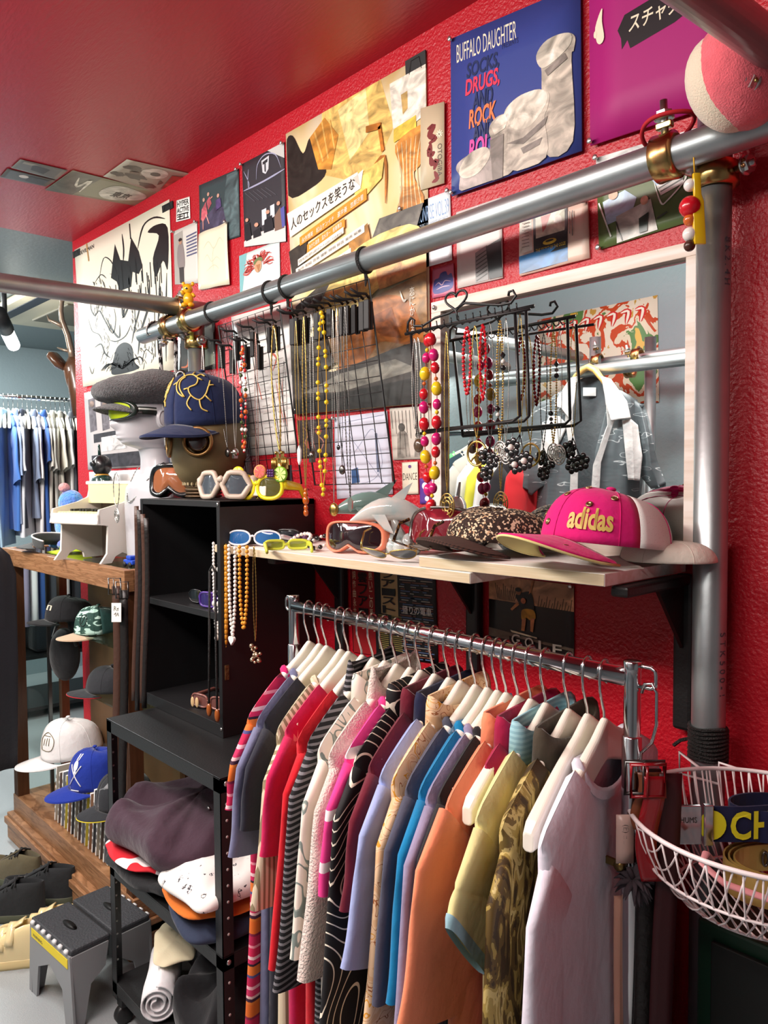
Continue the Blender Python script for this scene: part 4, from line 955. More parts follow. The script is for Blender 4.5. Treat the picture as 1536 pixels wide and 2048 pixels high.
s.strokes('#7c86a4', [[.006, (.2, .6), (.5, .35), (.74, .2), (.86, .6), (.7, .8), (.4, .84)], [.006, (.1, .08), (.94, .04)], [.006, (.16, .12), (.9, .9)]]).polys('#6c7690', [[(.76, .25), (.8, .25), (.8, .72), (.76, .72)]]).polys('#3f5e8c', [[(.3, .66), (.42, .64), (.44, .82), (.3, .83)]])
s = Print('wall_sketch', 'grey pencil sketch of robed figures left of the mirror', 'sketch', [(779, 816), (862, 812), (865, 917), (786, 920)], '#cfc9be', pins='b')
s.rich = True; s.polys('#8f8a82', [[(.16, .5), (.3, .4), (.42, .52), (.46, .96), (.12, .98)], [(.6, .6), (.76, .56), (.8, .96), (.56, .96)]]).strokes('#6c6862', [[.012, (.04 + .09*i, .06), (.05 + .09*i, .4 + .1*(i % 3))] for i in range(11)] + [[.02, (.24, .44), (.2, .9)], [.02, (.34, .5), (.36, .94)], [.015, (.66, .62), (.7, .94)]]).ell('#55524e', [(.28, .38, .08, .08), (.68, .54, .07, .06)])
s = Print('word_card', 'cream card reading DANCE pinned left of the mirror', 'card', [(804, 925), (835, 923), (837, 988), (805, 989)], '#e6ddc8')
s.text('#2a2826', 'DANCE', (.05, .34, .95, .56), -.01).ell('#6b4a8c', [(.5, .14, .1, .05)])
s = Print('wall_sticker', 'small violet and white sticker under the hanging pink beads', 'sticker', [(839, 957), (874, 955), (876, 1006), (840, 1008)], '#5a3c94')
s.ell('#e8e6f0', [(.3, .3, .16, .14), (.7, .6, .18, .16), (.4, .8, .12, .1)]).ell('#c04a8c', [(.65, .22, .12, .1)])
M_dk = '#1e1c1e'
s = Print('lettered_poster', 'dark poster dense with small lettering under the shelf', 'poster', [(700, 1112), (870, 1122), (876, 1328), (706, 1304)], M_dk)
s.polys('#8e2024', [[(.01, .0), (.3, .0), (.3, 1), (.01, 1)]]).polys('#b09468', [[(.38, .02), (.58, .02), (.58, .58), (.38, .56)]])
rr = random.Random(2)
for col, m0 in (('#8c7c44', 0), ('#54678c', 1), ('#a09a90', 2), ('#7c4a3c', 3)):
    s.strokes(col, [[.01, (u0, v0), (min(.97, u0 + rr.uniform(.04, .16)), v0 + .002)] for v0 in [.03 + .022*i for i in range(m0, 44, 3)] for u0 in (rr.uniform(.6, .64), rr.uniform(.72, .76), rr.uniform(.84, .88))] if m0 else [[.01, (u0, .58 + .02*i), (u0 + .12, .583 + .02*i)] for i in range(18) for u0 in (.34, .5)], asp=.85)
s.vtext('#1e1c1e', '龍雲ファー', (.1, .03, .22, .64), .02).vtext('#d8c8a4', '今熱いこの夏', (.24, .05, .285, .62)).vtext('#d8c8a4', '作詞作曲永井', (.035, .05, .075, .62)).vtext('#1e1c1e', '出ファースト', (.4, .03, .56, .56), .02).text('#d8d4cc', '帰りの電車', (.64, .46, .96, .54), .01)
s = Print('skate_print', 'print of a skateboarder jumping over large capitals, under the shelf', 'print', [(978, 1149), (1148, 1171), (1148, 1318), (978, 1290)], '#343331', pins='ab')
s.rich = True; s.polys('#c99a74', [[(0, 0), (1, 0), (1, .36), (0, .34)]]).strokes('#4e4430', [[.008, (.12 + .018*i, .33), (.08 + .026*i, .1 + .03*(i % 4))] for i in range(12)] + [[.008, (.6 + .03*i, .36), (.62 + .03*i, .2 + .04*(i % 3))] for i in range(13)]).polys('#77695a', [[(0, .74), (.6, .82), (1, .86), (1, .94), (0, .86)]]).polys('#23211f', [[(.26, .82), (.98, .9), (.98, 1), (.26, .96)]]).polys('#8a7c68', [[(0, .88), (.26, .93), (.26, .98), (0, .98)]])
s.polys('#1b1c1e', [[(.34, .24), (.42, .19), (.52, .17), (.56, .34), (.55, .42), (.42, .44), (.38, .34)]]).polys('#c9942c', [[(.42, .43), (.55, .41), (.58, .52), (.52, .56), (.47, .53), (.42, .58)]]).polys('#c08050', [[(.42, .56), (.47, .54), (.45, .72), (.41, .72)], [(.52, .54), (.57, .52), (.55, .72), (.52, .71)], [(.5, .2), (.52, .18), (.56, .02), (.54, .0)], [(.36, .33), (.39, .36), (.3, .46), (.28, .44)]]).ell('#c08050', [(.38, .19, .03, .04)]).ell('#23261f', [(.375, .155, .035, .03)]).polys('#d8c8a8', [[(.28, .73), (.6, .78), (.6, .8), (.3, .76)]]).ell('#d8784c', [(.44, .3, .03, .04)])
for i, ch in enumerate('GOLF'): s.text('#d8cfc0', ch, (.3 + .16*i, .78 + .018*i, .4 + .16*i, .92 + .018*i), .01); s.k -= 1
s = Print('photo_collage', 'grey photo collage on the far end of the red wall below the ink drawing', 'collage', [(168, 786), (345, 752), (352, 930), (176, 940)], '#b9b4b4')
s.rich = True; s.polys('#6e6a70', [[(.05 + .16*i, .1 + .05*(i % 2)), (.14 + .16*i, .08 + .05*(i % 2)), (.15 + .16*i, .5), (.06 + .16*i, .52)] for i in range(6)]).polys('#3c3a40', [[(.1, .55), (.9, .5), (.92, .6), (.1, .66)], [(.06, .82), (.9, .8), (.9, .98), (.06, .98)]]).polys('#d8d4d4', [[(.2, .6), (.5, .58), (.5, .76), (.2, .78)], [(.6, .62), (.84, .6), (.84, .76), (.6, .78)]]).ell('#8a7870', [(.1 + .16*i, .16 + .04*(i % 2), .03, .04) for i in range(6)])
s = Print('wall_poster', 'pale poster with a red band at the foot of the far wall end', 'poster', [(178, 944), (345, 936), (350, 1100), (186, 1120)], '#d9d4d2')
s.polys('#c42430', [[(0, .6), (1, .56), (1, .9), (0, .94)]]).polys('#3a4a9c', [[(.2, .3), (.4, .28), (.4, .42), (.2, .44)]])
s = Print('wall_poster', 'light blue poster behind the flat cap and the dragon cap', 'poster', [(349, 751), (400, 742), (404, 930), (356, 934)], '#8fc0d8')

# ceiling
s = Print('ceiling_print', 'dim print of a seated figure on the ceiling, outer of a pair', 'print', [(40.6, 319), (135, 341), (112, 359.5), (22, 336)], '#6b6a66', plane='ceil')
s.polys('#302e2e', [[(.3, .2), (.7, .3), (.66, .8), (.36, .7)]]).polys('#9a9488', [[(.1, .1), (.4, .1), (.3, .3), (.1, .3)]])
s = Print('ceiling_print', 'dark print with a white hat shape on the ceiling, inner of a pair', 'print', [(15, 337.5), (112, 361), (91, 373), (0, 354.5)], '#4c4a46', plane='ceil')
s.ell('#d8d4cc', [(.4, .4, .1, .16)]).polys('#2a2826', [[(.5, .2), (.9, .2), (.9, .9), (.5, .8)]])
s = Print('ceiling_poster', 'ceiling poster of a person in a white shirt with dark characters', 'poster', [(145.5, 341), (335, 388), (288, 415), (90, 380)], '#8c8c74', plane='ceil')
s.rich = True; s.polys('#55584c', [[(0, 0), (.3, 0), (.26, 1), (0, 1)]]).polys('#c9c7bc', [[(.46, .26), (.6, .14), (.84, .3), (.86, .62), (.6, .9), (.44, .66)]]).strokes('#e0dfd0', [[.03, (.12, .2), (.2, .6), (.24, .2), (.28, .8)]]).text('#2c2c28', '東京', (.56, .42, .74, .72), .02)
s = Print('ceiling_poster', 'ceiling poster collage with a big eye beside the red wall', 'poster', [(254, 319), (394, 351), (335, 391.7), (206.5, 353)], '#a49c8c', plane='ceil')
s.rich = True; s.polys('#4c4238', [blot(.2, .3, .14, .12, seed=1), blot(.34, .62, .14, .12, seed=2), blot(.12, .7, .1, .1, seed=3), blot(.6, .84, .14, .1, seed=4)]).ell('#d8d2c4', [(.5, .3, .18, .22)]).ell('#3a342e', [(.52, .32, .07, .08)]).polys('#b85a4c', [[(.72, .2), (.98, .12), (.96, .6), (.8, .8)]]).polys('#6c5a4c', [[(.2, .44), (.32, .4), (.36, .5), (.22, .54)], [(.66, .5), (.74, .56), (.7, .7)]])
# ---------------------------------------------------------------- necklace grids, clips, necklaces
M_wire = mat('black_wire', (20, 20, 22), rough=.4)
M_silver = mat('silver_chain', (200, 198, 192), rough=.28, metal=1)
M_goldc = mat('gold_chain', (202, 172, 98), rough=.28, metal=1)
M_dsil = mat('dark_silver', (110, 108, 106), rough=.32, metal=1)
GYT, GYB = 1.083, 1.166
def wire_grid(tl, tr, br, bl, cols, rows, label, hook=True):
    A, B, Cc, D = at_y(*tl, GYT), at_y(*tr, GYT), at_y(*br, GYB), at_y(*bl, GYB)
    t = thing('wire_grid', label, 'wire grid', (A + B + Cc + D)/4, group='black wire grids on the steel pipe')
    mb = MB(); mb.tube([A, B, Cc, D], .0024, 6, loop=True); to_obj('frame', mb, M_wire, t)
    mb = MB()
    for i in range(1, cols): u = i/cols; mb.tube([A.lerp(B, u), D.lerp(Cc, u)], .0011, 5)
    for j in range(1, rows): v = j/rows; mb.tube([A.lerp(D, v), B.lerp(Cc, v)], .0011, 5)
    to_obj('wire_mesh', mb, M_wire, t)
    return t, (A, B, Cc, D)
g1, Q1 = wire_grid((437, 652), (559, 611), (603, 967), (482, 972), 8, 13, 'black wire grid nearer the dragon cap, hung with gold and red necklaces')
g2, Q2 = wire_grid((582, 604), (737, 558), (789, 966), (630, 970), 7, 13, 'black wire grid nearer the mirror, hung with yellow beads')
def on_grid(Q, px, py, out=.012):
    A, B, Cc, D = Q; n = (B - A).cross(D - A).normalized()
    if n.y > 0: n = -n
    d = ray(px, py); t = (A - CAM).dot(n)/d.dot(n)
    return CAM + d*t + n*out
M_cord = mat('waxed_black_cord', (30, 28, 27), rough=.5, bump=.8, bscale=500)
def cord_loop(px, label, turns=2):
    lo, hi = pL.copy(), pL + dM*2.6
    for _ in range(40):
        m_ = (lo + hi)/2
        if px_of(m_)[0] < px: lo = m_
        else: hi = m_
    c = lo; t = thing('tie_cord', label, 'cord', c, group='cords tying the grids to the pipe')
    e = V((0, 0, 1)); e = (e - dM*e.dot(dM)).normalized(); g = dM.cross(e)
    for k in range(turns):
        mb = MB(); o = dM*(.0045*(k - turns/2 + .5)); mb.tube([c + o + dM*(.004*math.sin(a)) + (e*math.cos(a) + g*math.sin(a))*(PR + .0022) for a in [2*math.pi*i/26 for i in range(26)]], .0022, 6, loop=True)
        to_obj('loop', mb, M_cord, t)
    mb = MB(); mb.tube([c - e*(PR + .002), c - e*(PR + .012) + dM*.003, c - e*(PR + .03)], [.0035, .0045, .0015], 7); to_obj('knot', mb, M_cord, t)
for px, lb in ((425, 'black cord tying the first grid at its far corner'), (541, 'black cord tying the first grid at its near corner'), (574, 'black cord tying the second grid at its far corner'), (730, 'black cord tying the second grid at its near corner')):
    cord_loop(px, lb)
# spring clips
def clip_proto(lbl, loc):
    t = thing('display_clip', lbl, 'clip', loc, group='black clips on the wire grids', scale=1.45)
    mb = MB(); mb.box((-.005, -.006, -.042), (.005, -.001, 0)); to_obj('jaw', mb, M_black, t, world=False, bevel=.0012)
    mb = MB(); mb.box((-.005, .001, -.042), (.005, .005, -.002)); to_obj('jaw', mb, M_black, t, world=False, bevel=.0012)
    mb = MB(); mb.tube([(0, 0, .004), (0, -.006, .008), (-.004, -.02, .007), (-.008, -.03, .012)], .0021, 6); to_obj('peg', mb, M_black, t, world=False)
    return t
CL = [(447, 690), (470, 700), (478, 672), (497, 690), (512, 664), (523, 690), (546, 655), (557, 650)]
CL2 = [(592, 638), (600, 636), (617, 632), (640, 626), (650, 622), (666, 618), (690, 614), (701, 612), (716, 610), (731, 604), (741, 600)]
cp = None
for i, (Q, lst, w_) in enumerate(((Q1, CL, 'first'), (Q2, CL2, 'second'))):
    for j, (x, y) in enumerate(lst):
        loc = on_grid(Q, x, y, .006); lb = 'black plastic clip on the %s necklace grid' % w_
        if cp is None: cp = clip_proto(lb, loc)
        else: dup(cp, loc, (0, 0, rnd.uniform(-.2, .2)), lb)

def u_path(top, w, L, n=40, sway=0.0, dirv=V((1, 0, 0)), dn=V((0, 0, -1)), pw=5):
    """U shaped hanging loop from one peg"""
    pts = []
    for i in range(n + 1):
        s = i/n*2 - 1            # -1..1
        a = abs(s)
        d = 1 - a                # depth along strand, 0 at the peg, 1 at the bottom
        x = w/2*math.copysign(1, s)*min(1, (d*3)**.6)*(1 - d**pw) if a > 0 else 0
        pts.append(V(top) + dirv*(x + sway*d*d) + dn*(L*(1 - (1 - d)**1.0)))
    return pts
def resample(pts, step):
    out = [pts[0]]; acc = 0
    for a, b in zip(pts, pts[1:]):
        L = (b - a).length; p = 0
        while acc + L - p >= step:
            p += step - acc; out.append(a.lerp(b, p/L)); acc = 0
        acc += L - p
    return out
def strand(mb, pts, r, link=.004, thin=.45, n=5):
    q = resample(pts, link/2); mb.tube(q, [r if i % 2 else r*thin for i in range(len(q))], n)
    return mb
NK = 'hanging necklaces'
def chain(label, top, w, L, r, m, link=.005, pend=None, group=NK, thin=.45, sway=0.0, dirv=V((1, 0, 0)), cat='necklace'):
    pts = u_path(top, w, L, sway=sway, dirv=dirv)
    t = thing('chain_necklace', label, cat, top, group=group)
    mb = MB(); strand(mb, pts, r, link, thin); to_obj('chain', mb, m, t)
    if pend: pend(t, pts[len(pts)//2])
    return t
def px_len(p, py2):
    t = px_of(p)[2]; y1 = px_of(p)[1]; return (py2 - y1)*t/F
_bm = {}
def bead_mesh(kind, m):
    k = (kind, m.name)
    if k not in _bm:
        mb = MB()
        if kind == 'ball': mb.ball((0, 0, 0), 1, 12, 8)
        elif kind == 'oval': mb.ball((0, 0, 0), (1, 1, 1.25), 12, 8)
        elif kind == 'tube': mb.lathe([(.6, -1.2), (.9, -1), (1, 0), (.9, 1), (.6, 1.2)], 10)
        elif kind == 'facet': mb.lathe([(.3, -1.1), (1, 0), (.3, 1.1)], 7, smooth=False)
        me = bpy.data.meshes.new('bead'); me.from_pydata([tuple(p) for p in mb.v], [], mb.f); me.materials.append(m)
        me.polygons.foreach_set('use_smooth', mb.sm); me.update(); _bm[k] = me
    return _bm[k]
def beads(label, pts, seq, cord_r, cord_m, group=NK, start=0, pend=None, cat='necklace', name='bead_necklace'):
    """seq: list of (kind, material, radius, gap) repeated along the path"""
    t = thing(name, label, cat, pts[0], group=group)
    mb = MB(); mb.tube(pts, cord_r, 5); to_obj('cord', mb, cord_m, t)
    tot = sum((b - a).length for a, b in zip(pts, pts[1:])); fine = resample(pts, .001)
    pos = start; i = 0; made = 0
    inv = MATS[t.name].inverted()
    while True:
        kd, m, r, gap = seq[i % len(seq)]; i += 1
        k = int((pos + r)/.001)
        if k >= len(fine) - 2 or made >= 98: break
        p = fine[k]; d = (fine[min(k + 2, len(fine) - 1)] - fine[max(0, k - 2)]).normalized()
        o = bpy.data.objects.new('bead', bead_mesh(kd, m)); C.objects.link(o); o.parent = t
        o.location = inv @ p; o.scale = (r, r, r); o.rotation_euler = d.to_track_quat('Z', 'Y').to_euler()
        pos += 2*r + gap; made += 1
    if pend: pend(t, pts[len(pts)//2])
    return t
def pend_mesh(name, fn, m):
    def f(t, p):
        mb = MB(); fn(mb, p); to_obj(name, mb, m, t)
    return f
def P_ball(r, m, dz=-.01, name='pendant'): return pend_mesh(name, lambda mb, p: (mb.ball(p + V((0, 0, dz)), (r, r*.6, r*1.15), 12, 8), mb.tube([p, p + V((0, 0, dz))], .001, 5)), m)
def P_drop(w, h, m, th=.004, name='pendant'): 
    return pend_mesh(name, lambda mb, p: mb.prism([(0, 0), (w*.5, -h*.25), (w*.42, -h*.8), (0, -h), (-w*.42, -h*.8), (-w*.5, -h*.25)], th, Matrix.Translation(p)), m)
def P_box(w, h, m, th=.006, name='pendant'): 
    return pend_mesh(name, lambda mb, p: (mb.box(p + V((-w/2, -th/2, -h - .006)), p + V((w/2, th/2, -.006))), mb.tube([p, p + V((0, 0, -.008))], .0012, 5)), m)
def P_skull(m):
    def fn(mb, p):
        mb.ball(p + V((0, 0, -.012)), (.009, .009, .011), 12, 8); mb.box(p + V((-.005, -.007, -.027)), p + V((.005, .004, -.018)))
        mb.ball(p + V((-.004, -.008, -.012)), .0028, 8, 5); mb.ball(p + V((.004, -.008, -.012)), .0028, 8, 5)
    return pend_mesh('skull_pendant', fn, m)
def P_eagle(m):
    def fn(mb, p):
        o = p + V((0, 0, -.012)); s = .036
        half = [(0, -.2), (.12, -.05), (.2, .35), (.36, .42), (.46, .3), (.38, .28), (.34, .0), (.55, .05), (.86, -.1), (.95, -.5), (.8, -.42), (.82, -.75), (.66, -.6), (.62, -.95), (.45, -.8), (.3, -1.0), (.36, -1.2), (.3, -1.62), (.12, -1.5), (0, -1.7)]
        poly = [(x*s, z*s) for x, z in half] + [(-x*s, z*s) for x, z in reversed(half[1:-1])]
        mb.prism(poly, .005, Matrix.Translation(o))
        for i in range(4):
            for sg in (-1, 1): mb.tube([o + V((sg*(.38 + .14*i)*s, -.004, -.02*s)), o + V((sg*(.34 + .15*i)*s, -.004, -.75*s))], .0014, 5)
        mb.ball(o + V((0, -.003, -.8*s)), (.28*s, .1*s, .5*s), 10, 6)
        for sg in (-1, 1): mb.ball(o + V((sg*.32*s, -.003, .33*s)), .11*s, 8, 6)
    return pend_mesh('eagle_pendant', fn, m)
def P_peace(m):
    def fn(mb, p):
        o = p + V((0, 0, -.026)); r = .022
        mb.tube([o + V((r*math.cos(a), 0, r*math.sin(a))) for a in [2*math.pi*i/28 for i in range(28)]], .0022, 6, loop=True)
        mb.tube([o + V((0, 0, r)), o + V((0, 0, -r))], .0019, 6)
        for sg in (-1, 1): mb.tube([o, o + V((sg*r*.72, 0, -r*.7))], .0019, 6)
        mb.tube([o + V((0, 0, r)), p], .0012, 5)
    return pend_mesh('peace_pendant', fn, m)
def P_flower(m_pet, m_c, s=.014, offs=((0, -.02),)):
    def f(t, p):
        for (dx, dz) in offs:
            o = p + V((dx, -.006, dz)); mb = MB()
            for k in range(6):
                a = 2*math.pi*k/6 + .3; mb.ball(o + V((s*.8*math.cos(a), 0, s*.8*math.sin(a))), (s*.5, s*.22, s*.5), 10, 6)
            mb.tube([p, o], .0009, 5)
            fl = to_obj('flower', mb, m_pet, t)
            mb = MB(); mb.ball(o + V((0, -.004, 0)), s*.42, 12, 8); to_obj('pearl', mb, m_c, t)
    return f
def P_filigree(m, r=.018):
    def fn(mb, p):
        o = p + V((0, 0, -r*1.4))
        for k in range(3):
            q = r*(1 - .3*k); mb.tube([o + V((q*math.cos(a), 0, 1.3*q*math.sin(a))) for a in [2*math.pi*i/20 for i in range(20)]], .0014, 5, loop=True)
        for k in range(8):
            a = 2*math.pi*k/8; mb.tube([o + V((.3*r*math.cos(a), 0, .3*r*math.sin(a))), o + V((r*math.cos(a + .4), 0, 1.3*r*math.sin(a + .4)))], .0012, 5)
    return pend_mesh('filigree_pendant', fn, m)

def gloss(name, col, **k): return mat(name, col, rough=.22, coat=.3, **k)
B_yel, B_red, B_pink, B_white = gloss('bead_yellow', (232, 200, 30)), gloss('bead_red', (200, 20, 36)), gloss('bead_magenta', (200, 24, 110)), gloss('bead_white', (238, 234, 228))
B_amber, B_or, B_green, B_black, B_pearl = gloss('bead_amber', (214, 146, 40)), gloss('bead_orange', (200, 96, 34)), gloss('bead_green', (58, 84, 40)), gloss('bead_black', (20, 20, 22)), mat('bead_pearl', (232, 228, 220), rough=.25, coat=.4)
B_pat = ramp_mat('bead_patterned', [(0, '#c8205c'), (.5, '#e4c8a8')], 'wave', 1.2, .3, bands='X')
M_ycord = mat('yellow_cord', (196, 150, 40), rough=.7); M_wcord = mat('pale_cord', (222, 214, 200), rough=.7); M_rcord = mat('red_cord', (150, 30, 30), rough=.6)
M_amberstone = mat('amber_resin', (176, 84, 22), rough=.15, coat=.5)

def top1(x, y): return on_grid(Q1, x, y, .03)
def top2(x, y): return on_grid(Q2, x, y, .03)
gd = (Q1[1] - Q1[0]).normalized()
def L_(p, py): return px_len(p, py)
p = top1(424, 688); chain('silver ball chain with a white tag, leftmost on the first grid', p, .014, L_(p, 898), .0016, M_silver, .005, P_box(.014, .016, B_white))
p = top1(447, 700); chain('dark thin chain with a small dark pendant over the dragon cap', p, .012, L_(p, 900), .0011, M_dsil, .006, P_box(.008, .014, B_black))
p = top1(459, 690); chain('dark silver chain with a twisted ring pendant beside the skull one', p, .020, L_(p, 898), .0016, M_dsil, .006, P_ball(.010, M_dsil), sway=.03)
p = top1(487, 672); chain('pale thin chain with a small silver skull pendant', p, .016, L_(p, 895), .0010, M_silver, .004, P_skull(M_silver))
p = top1(505, 690); beads('red and orange bead strand with shells and green beads on the first grid', u_path(p, .022, L_(p, 905)), [('oval', B_red, .0042, .004), ('ball', B_or, .006, .003), ('oval', B_red, .003, .002), ('ball', B_white, .0035, .002), ('ball', B_red, .0025, .004), ('oval', B_or, .0048, .006), ('ball', B_green, .0048, .008), ('ball', B_white, .005, .003), ('ball', B_red, .003, .012)], .0007, M_rcord)
p = top1(531, 662)
def P_hangerp(m):
    def fn(mb, p):
        o = p + V((0, 0, -.012)); mb.tube([o + V((-.021, 0, -.014)), o, o + V((.021, 0, -.014))], .0016, 6, loop=True); mb.tube([o, p], .0012, 5)
        mb.tube([o + V((-.004, 0, -.014)), o + V((-.006, 0, -.04))], .001, 5); mb.lathe([(.011, -.003), (.013, 0), (.011, .003)], 18, Matrix.Translation(o + V((-.002, -.002, -.052))) @ Matrix.Rotation(math.pi/2, 4, 'X'))
    return pend_mesh('tiny_hanger_pendant', fn, m)
chain('long rose chain with a tiny clothes hanger pendant low on the first grid', p, .012, L_(p, 985), .0013, mat('rose_metal', (170, 130, 120), rough=.3, metal=1), .005, P_hangerp(M_goldc))
p = top1(568, 648); chain('thick gold chain with a double-headed eagle pendant', p, .03, L_(p, 905), .0026, M_goldc, .011, P_eagle(M_goldc), thin=.55, sway=.018)
p = top1(588, 720); chain('black cord necklace with a flat black plate pendant beside the gold eagle', p, .014, L_(p, 925), .0009, M_black, .004, P_box(.02, .044, B_black), sway=.012)
p = top2(612, 640); chain('thin gold chain with a pale feather pendant on the second grid', p, .012, L_(p, 890), .0009, M_goldc, .004, P_drop(.012, .045, B_pearl), sway=.008)
def P_amber(m):
    def fn(mb, p):
        z = 0
        for r in (.005, .007, .009, .006, .007): mb.ball(p + V((0, 0, -.006 - z)), (r, r*.8, r*1.2), 10, 7); z += r*1.9
    return pend_mesh('amber_pendant', fn, m)
p = top2(628, 630); chain('mixed gold chain with a long amber bead drop near the black cabinet', p, .014, L_(p, 975), .0018, M_goldc, .008, P_amber(M_amberstone))
p = top2(643, 626); chain('plain silver chain with a small skull left of the yellow beads', p, .012, L_(p, 900), .0014, M_silver, .005, P_skull(M_dsil))
p = top2(664, 620)
beads('yellow bead strand on an orange cord on the second grid', u_path(p, .03, L_(p, 990), sway=-.002), [('ball', B_yel, .0052, .014), ('ball', B_yel, .0046, .002), ('ball', B_yel, .005, .03)], .0011, M_ycord)
p = top2(686, 616); chain('thin steel chain with a round medal standing low by the goggles', p, .008, L_(p, 1010), .0009, M_silver, .004, P_ball(.013, M_goldc), sway=-.002)
p = top2(694, 614); chain('thin pale chain with a ring and a black stone', p, .006, L_(p, 885), .0009, M_silver, .004, P_ball(.005, B_black), sway=.002)
p = top2(700, 614); chain('thin dark chain with a silver charm cluster on the second grid', p, .010, L_(p, 930), .001, M_dsil, .004, P_ball(.009, M_dsil), sway=.004)
p = top2(711, 610); chain('long grey chain with a small guitar-like charm over the dolphins', p, .014, L_(p, 995), .0016, M_dsil, .007, P_drop(.014, .03, M_silver), sway=.012)

# necklace hanger in front of the mirror
HY = 1.10
def H(px, py, y=HY): return at_y(px, py, y)
jr = thing('jewellery_hanger', 'black wire jewellery hanger with a heart top in front of the mirror', 'jewellery hanger', H(935, 640))
mb = MB(); mb.tube([H(811, 668), H(1068, 612)], .0034, 7); mb.tube([H(905, 648, HY - .03), H(1060, 618, HY - .035)], .0026, 6); to_obj('hook_bar', mb, M_wire, jr)
mb = MB()
mb.tube([H(1030, 620, HY - .03), H(1040, 832, HY - .03), H(1026, 842, HY - .03), H(835, 868, HY - .005)], .0030, 7); mb.tube([H(1052, 616), H(1058, 832), H(1048, 842), H(845, 862)], .0030, 7); mb.tube([H(822, 668), H(835, 868, HY - .005)], .0030, 7)
to_obj('frame', mb, M_wire, jr)
mb = MB(); hc = H(912, 600)
def hp(a): return (16*math.sin(a)**3, 13*math.cos(a) - 5*math.cos(2*a) - 2*math.cos(3*a) - math.cos(4*a))
mb.tube([hc + V((.0013*hp(a)[0]*1.3, 0, .0013*hp(a)[1])) for a in [2*math.pi*i/40 for i in range(40)]], .0024, 6, loop=True)
mb.tube([H(815, 664), H(816, 645), H(822, 636), H(829, 641), H(828, 652), H(845, 652), H(870, 636), H(900, 626), H(912, 618), H(916, 640)], .0026, 6)
mb.tube([H(912, 618), H(930, 606), H(960, 608), H(1000, 610), H(1022, 606), H(1032, 592), H(1026, 581), H(1018, 584), H(1017, 592)], .0026, 6)
to_obj('scroll_top', mb, M_wire, jr)
for i in range(16):
    a = H(832 + 14.5*i, 664 - 3.15*i); mb = MB(); mb.tube([a, a + V((0, -.012, -.008)), a + V((0, -.022, -.004)), a + V((0, -.024, .006))], .0013, 5); to_obj('hook', mb, M_wire, jr)
def hk(px, py): return H(px, py, HY - .018)
p = hk(829, 676); chain('silver chain at the far end of the jewellery hanger', p, .016, L_(p, 858), .0012, M_silver, .005)
p = hk(836, 674); chain('rosy silver chain second from the far end of the jewellery hanger', p, .016, L_(p, 880), .0012, M_silver, .004, P_ball(.012, mat('smoky_stone', (86, 70, 54), rough=.2, coat=.4)))
sq = [('oval', B_red, .0105, .004), ('ball', B_yel, .004, .003), ('oval', B_pink, .0085, .01), ('oval', B_yel, .011, .004), ('ball', B_or, .004, .008), ('oval', B_red, .009, .006), ('oval', B_pink, .010, .012)]
p = hk(860, 670); beads('long pink, red and yellow bead strand on the jewellery hanger', u_path(p, .036, L_(p, 1012), pw=4), sq, .0009, M_rcord)
sq2 = [('oval', B_pat, .009, .006), ('ball', B_yel, .008, .006), ('ball', B_pat, .006, .006), ('oval', B_red, .010, .006), ('ball', B_yel, .007, .01), ('oval', B_pink, .008, .006)]
p = hk(893, 662); chain('long gold chain with a filigree pendant at the mirror edge', p, .012, L_(p, 985), .0016, M_goldc, .006, P_filigree(M_goldc))
p = hk(934, 654); beads('double strand of small red beads on the jewellery hanger', u_path(p, .018, L_(p, 790)), [('ball', B_red, .0035, .0005)], .0006, M_rcord)
p = hk(950, 650); chain('gold chain with a peace sign pendant before the mirror', p, .018, L_(p, 878), .0015, M_goldc, .006, P_peace(M_goldc), sway=.004)
p = hk(966, 648); beads('short strand of red glass beads right of the peace sign chain', u_path(p, .014, L_(p, 800)), [('facet', B_red, .0034, .001)], .0006, M_rcord)
p = hk(980, 644); chain('black beaded chain with dark petal flowers before the mirror', p, .016, L_(p, 890), .0014, M_dsil, .006, P_flower(B_black, M_dsil, .012, ((-.008, -.02), (.010, -.028), (-.004, -.05))))
p = hk(1000, 640); beads('strand of pearls and black beads with a silver ornament', u_path(p, .014, L_(p, 880)), [('ball', M_goldc, .002, .001)]*30 + [('ball', B_black, .005, .002), ('ball', B_pearl, .004, .002), ('facet', B_black, .005, .002)], .0006, M_dsil, pend=P_filigree(M_silver, .013))
p = hk(1012, 636); chain('thin silver chain with an open flower ornament', p, .012, L_(p, 884), .001, M_silver, .004, P_filigree(M_silver, .014))
p = hk(1040, 628); chain('fine chain with three black flowers holding pearls, nearest the jacket reflection', p, .014, L_(p, 868), .001, M_goldc, .005, P_flower(B_black, B_pearl, .0135, ((-.012, -.022), (-.004, -.052), (.016, -.046))))

# necklaces hanging over the shelf's far front edge
EY = ySF - .016
def He(px, py): return at_y(px, py, EY)
def shelf_strand(label, x0, x1, py, seq, cm, cr=.0008, pend=None):
    z_ = SZ - .012
    a = at_y(x0, 1092, EY); b = at_y(x1, 1092, EY); c = at_y((x0 + x1)/2, py, EY); n = 36; pts = []
    for i in range(n + 1):
        s = i/n; q = 1 - abs(2*s - 1)
        x = a.x + (b.x - a.x)*(.5 - .5*math.copysign(1, 1 - 2*s)*min(1, (1 - q**4))) if True else 0
        x = (a.x + b.x)/2 + (b.x - a.x)/2*math.copysign(1, 2*s - 1)*(1 - q**4)
        pts.append(V((x, EY - .002*q, z_ + (c.z - z_)*q)))
    return beads(label, pts, seq, cr, cm, group='necklaces on the shelf edge', pend=pend)
shelf_strand('white pebble bead strand hung over the far end of the shelf', 427, 438, 1275, [('oval', B_white, .0035, .001)]*7 + [('oval', B_pearl, .0062, .002), ('facet', B_white, .005, .001)], M_wcord)
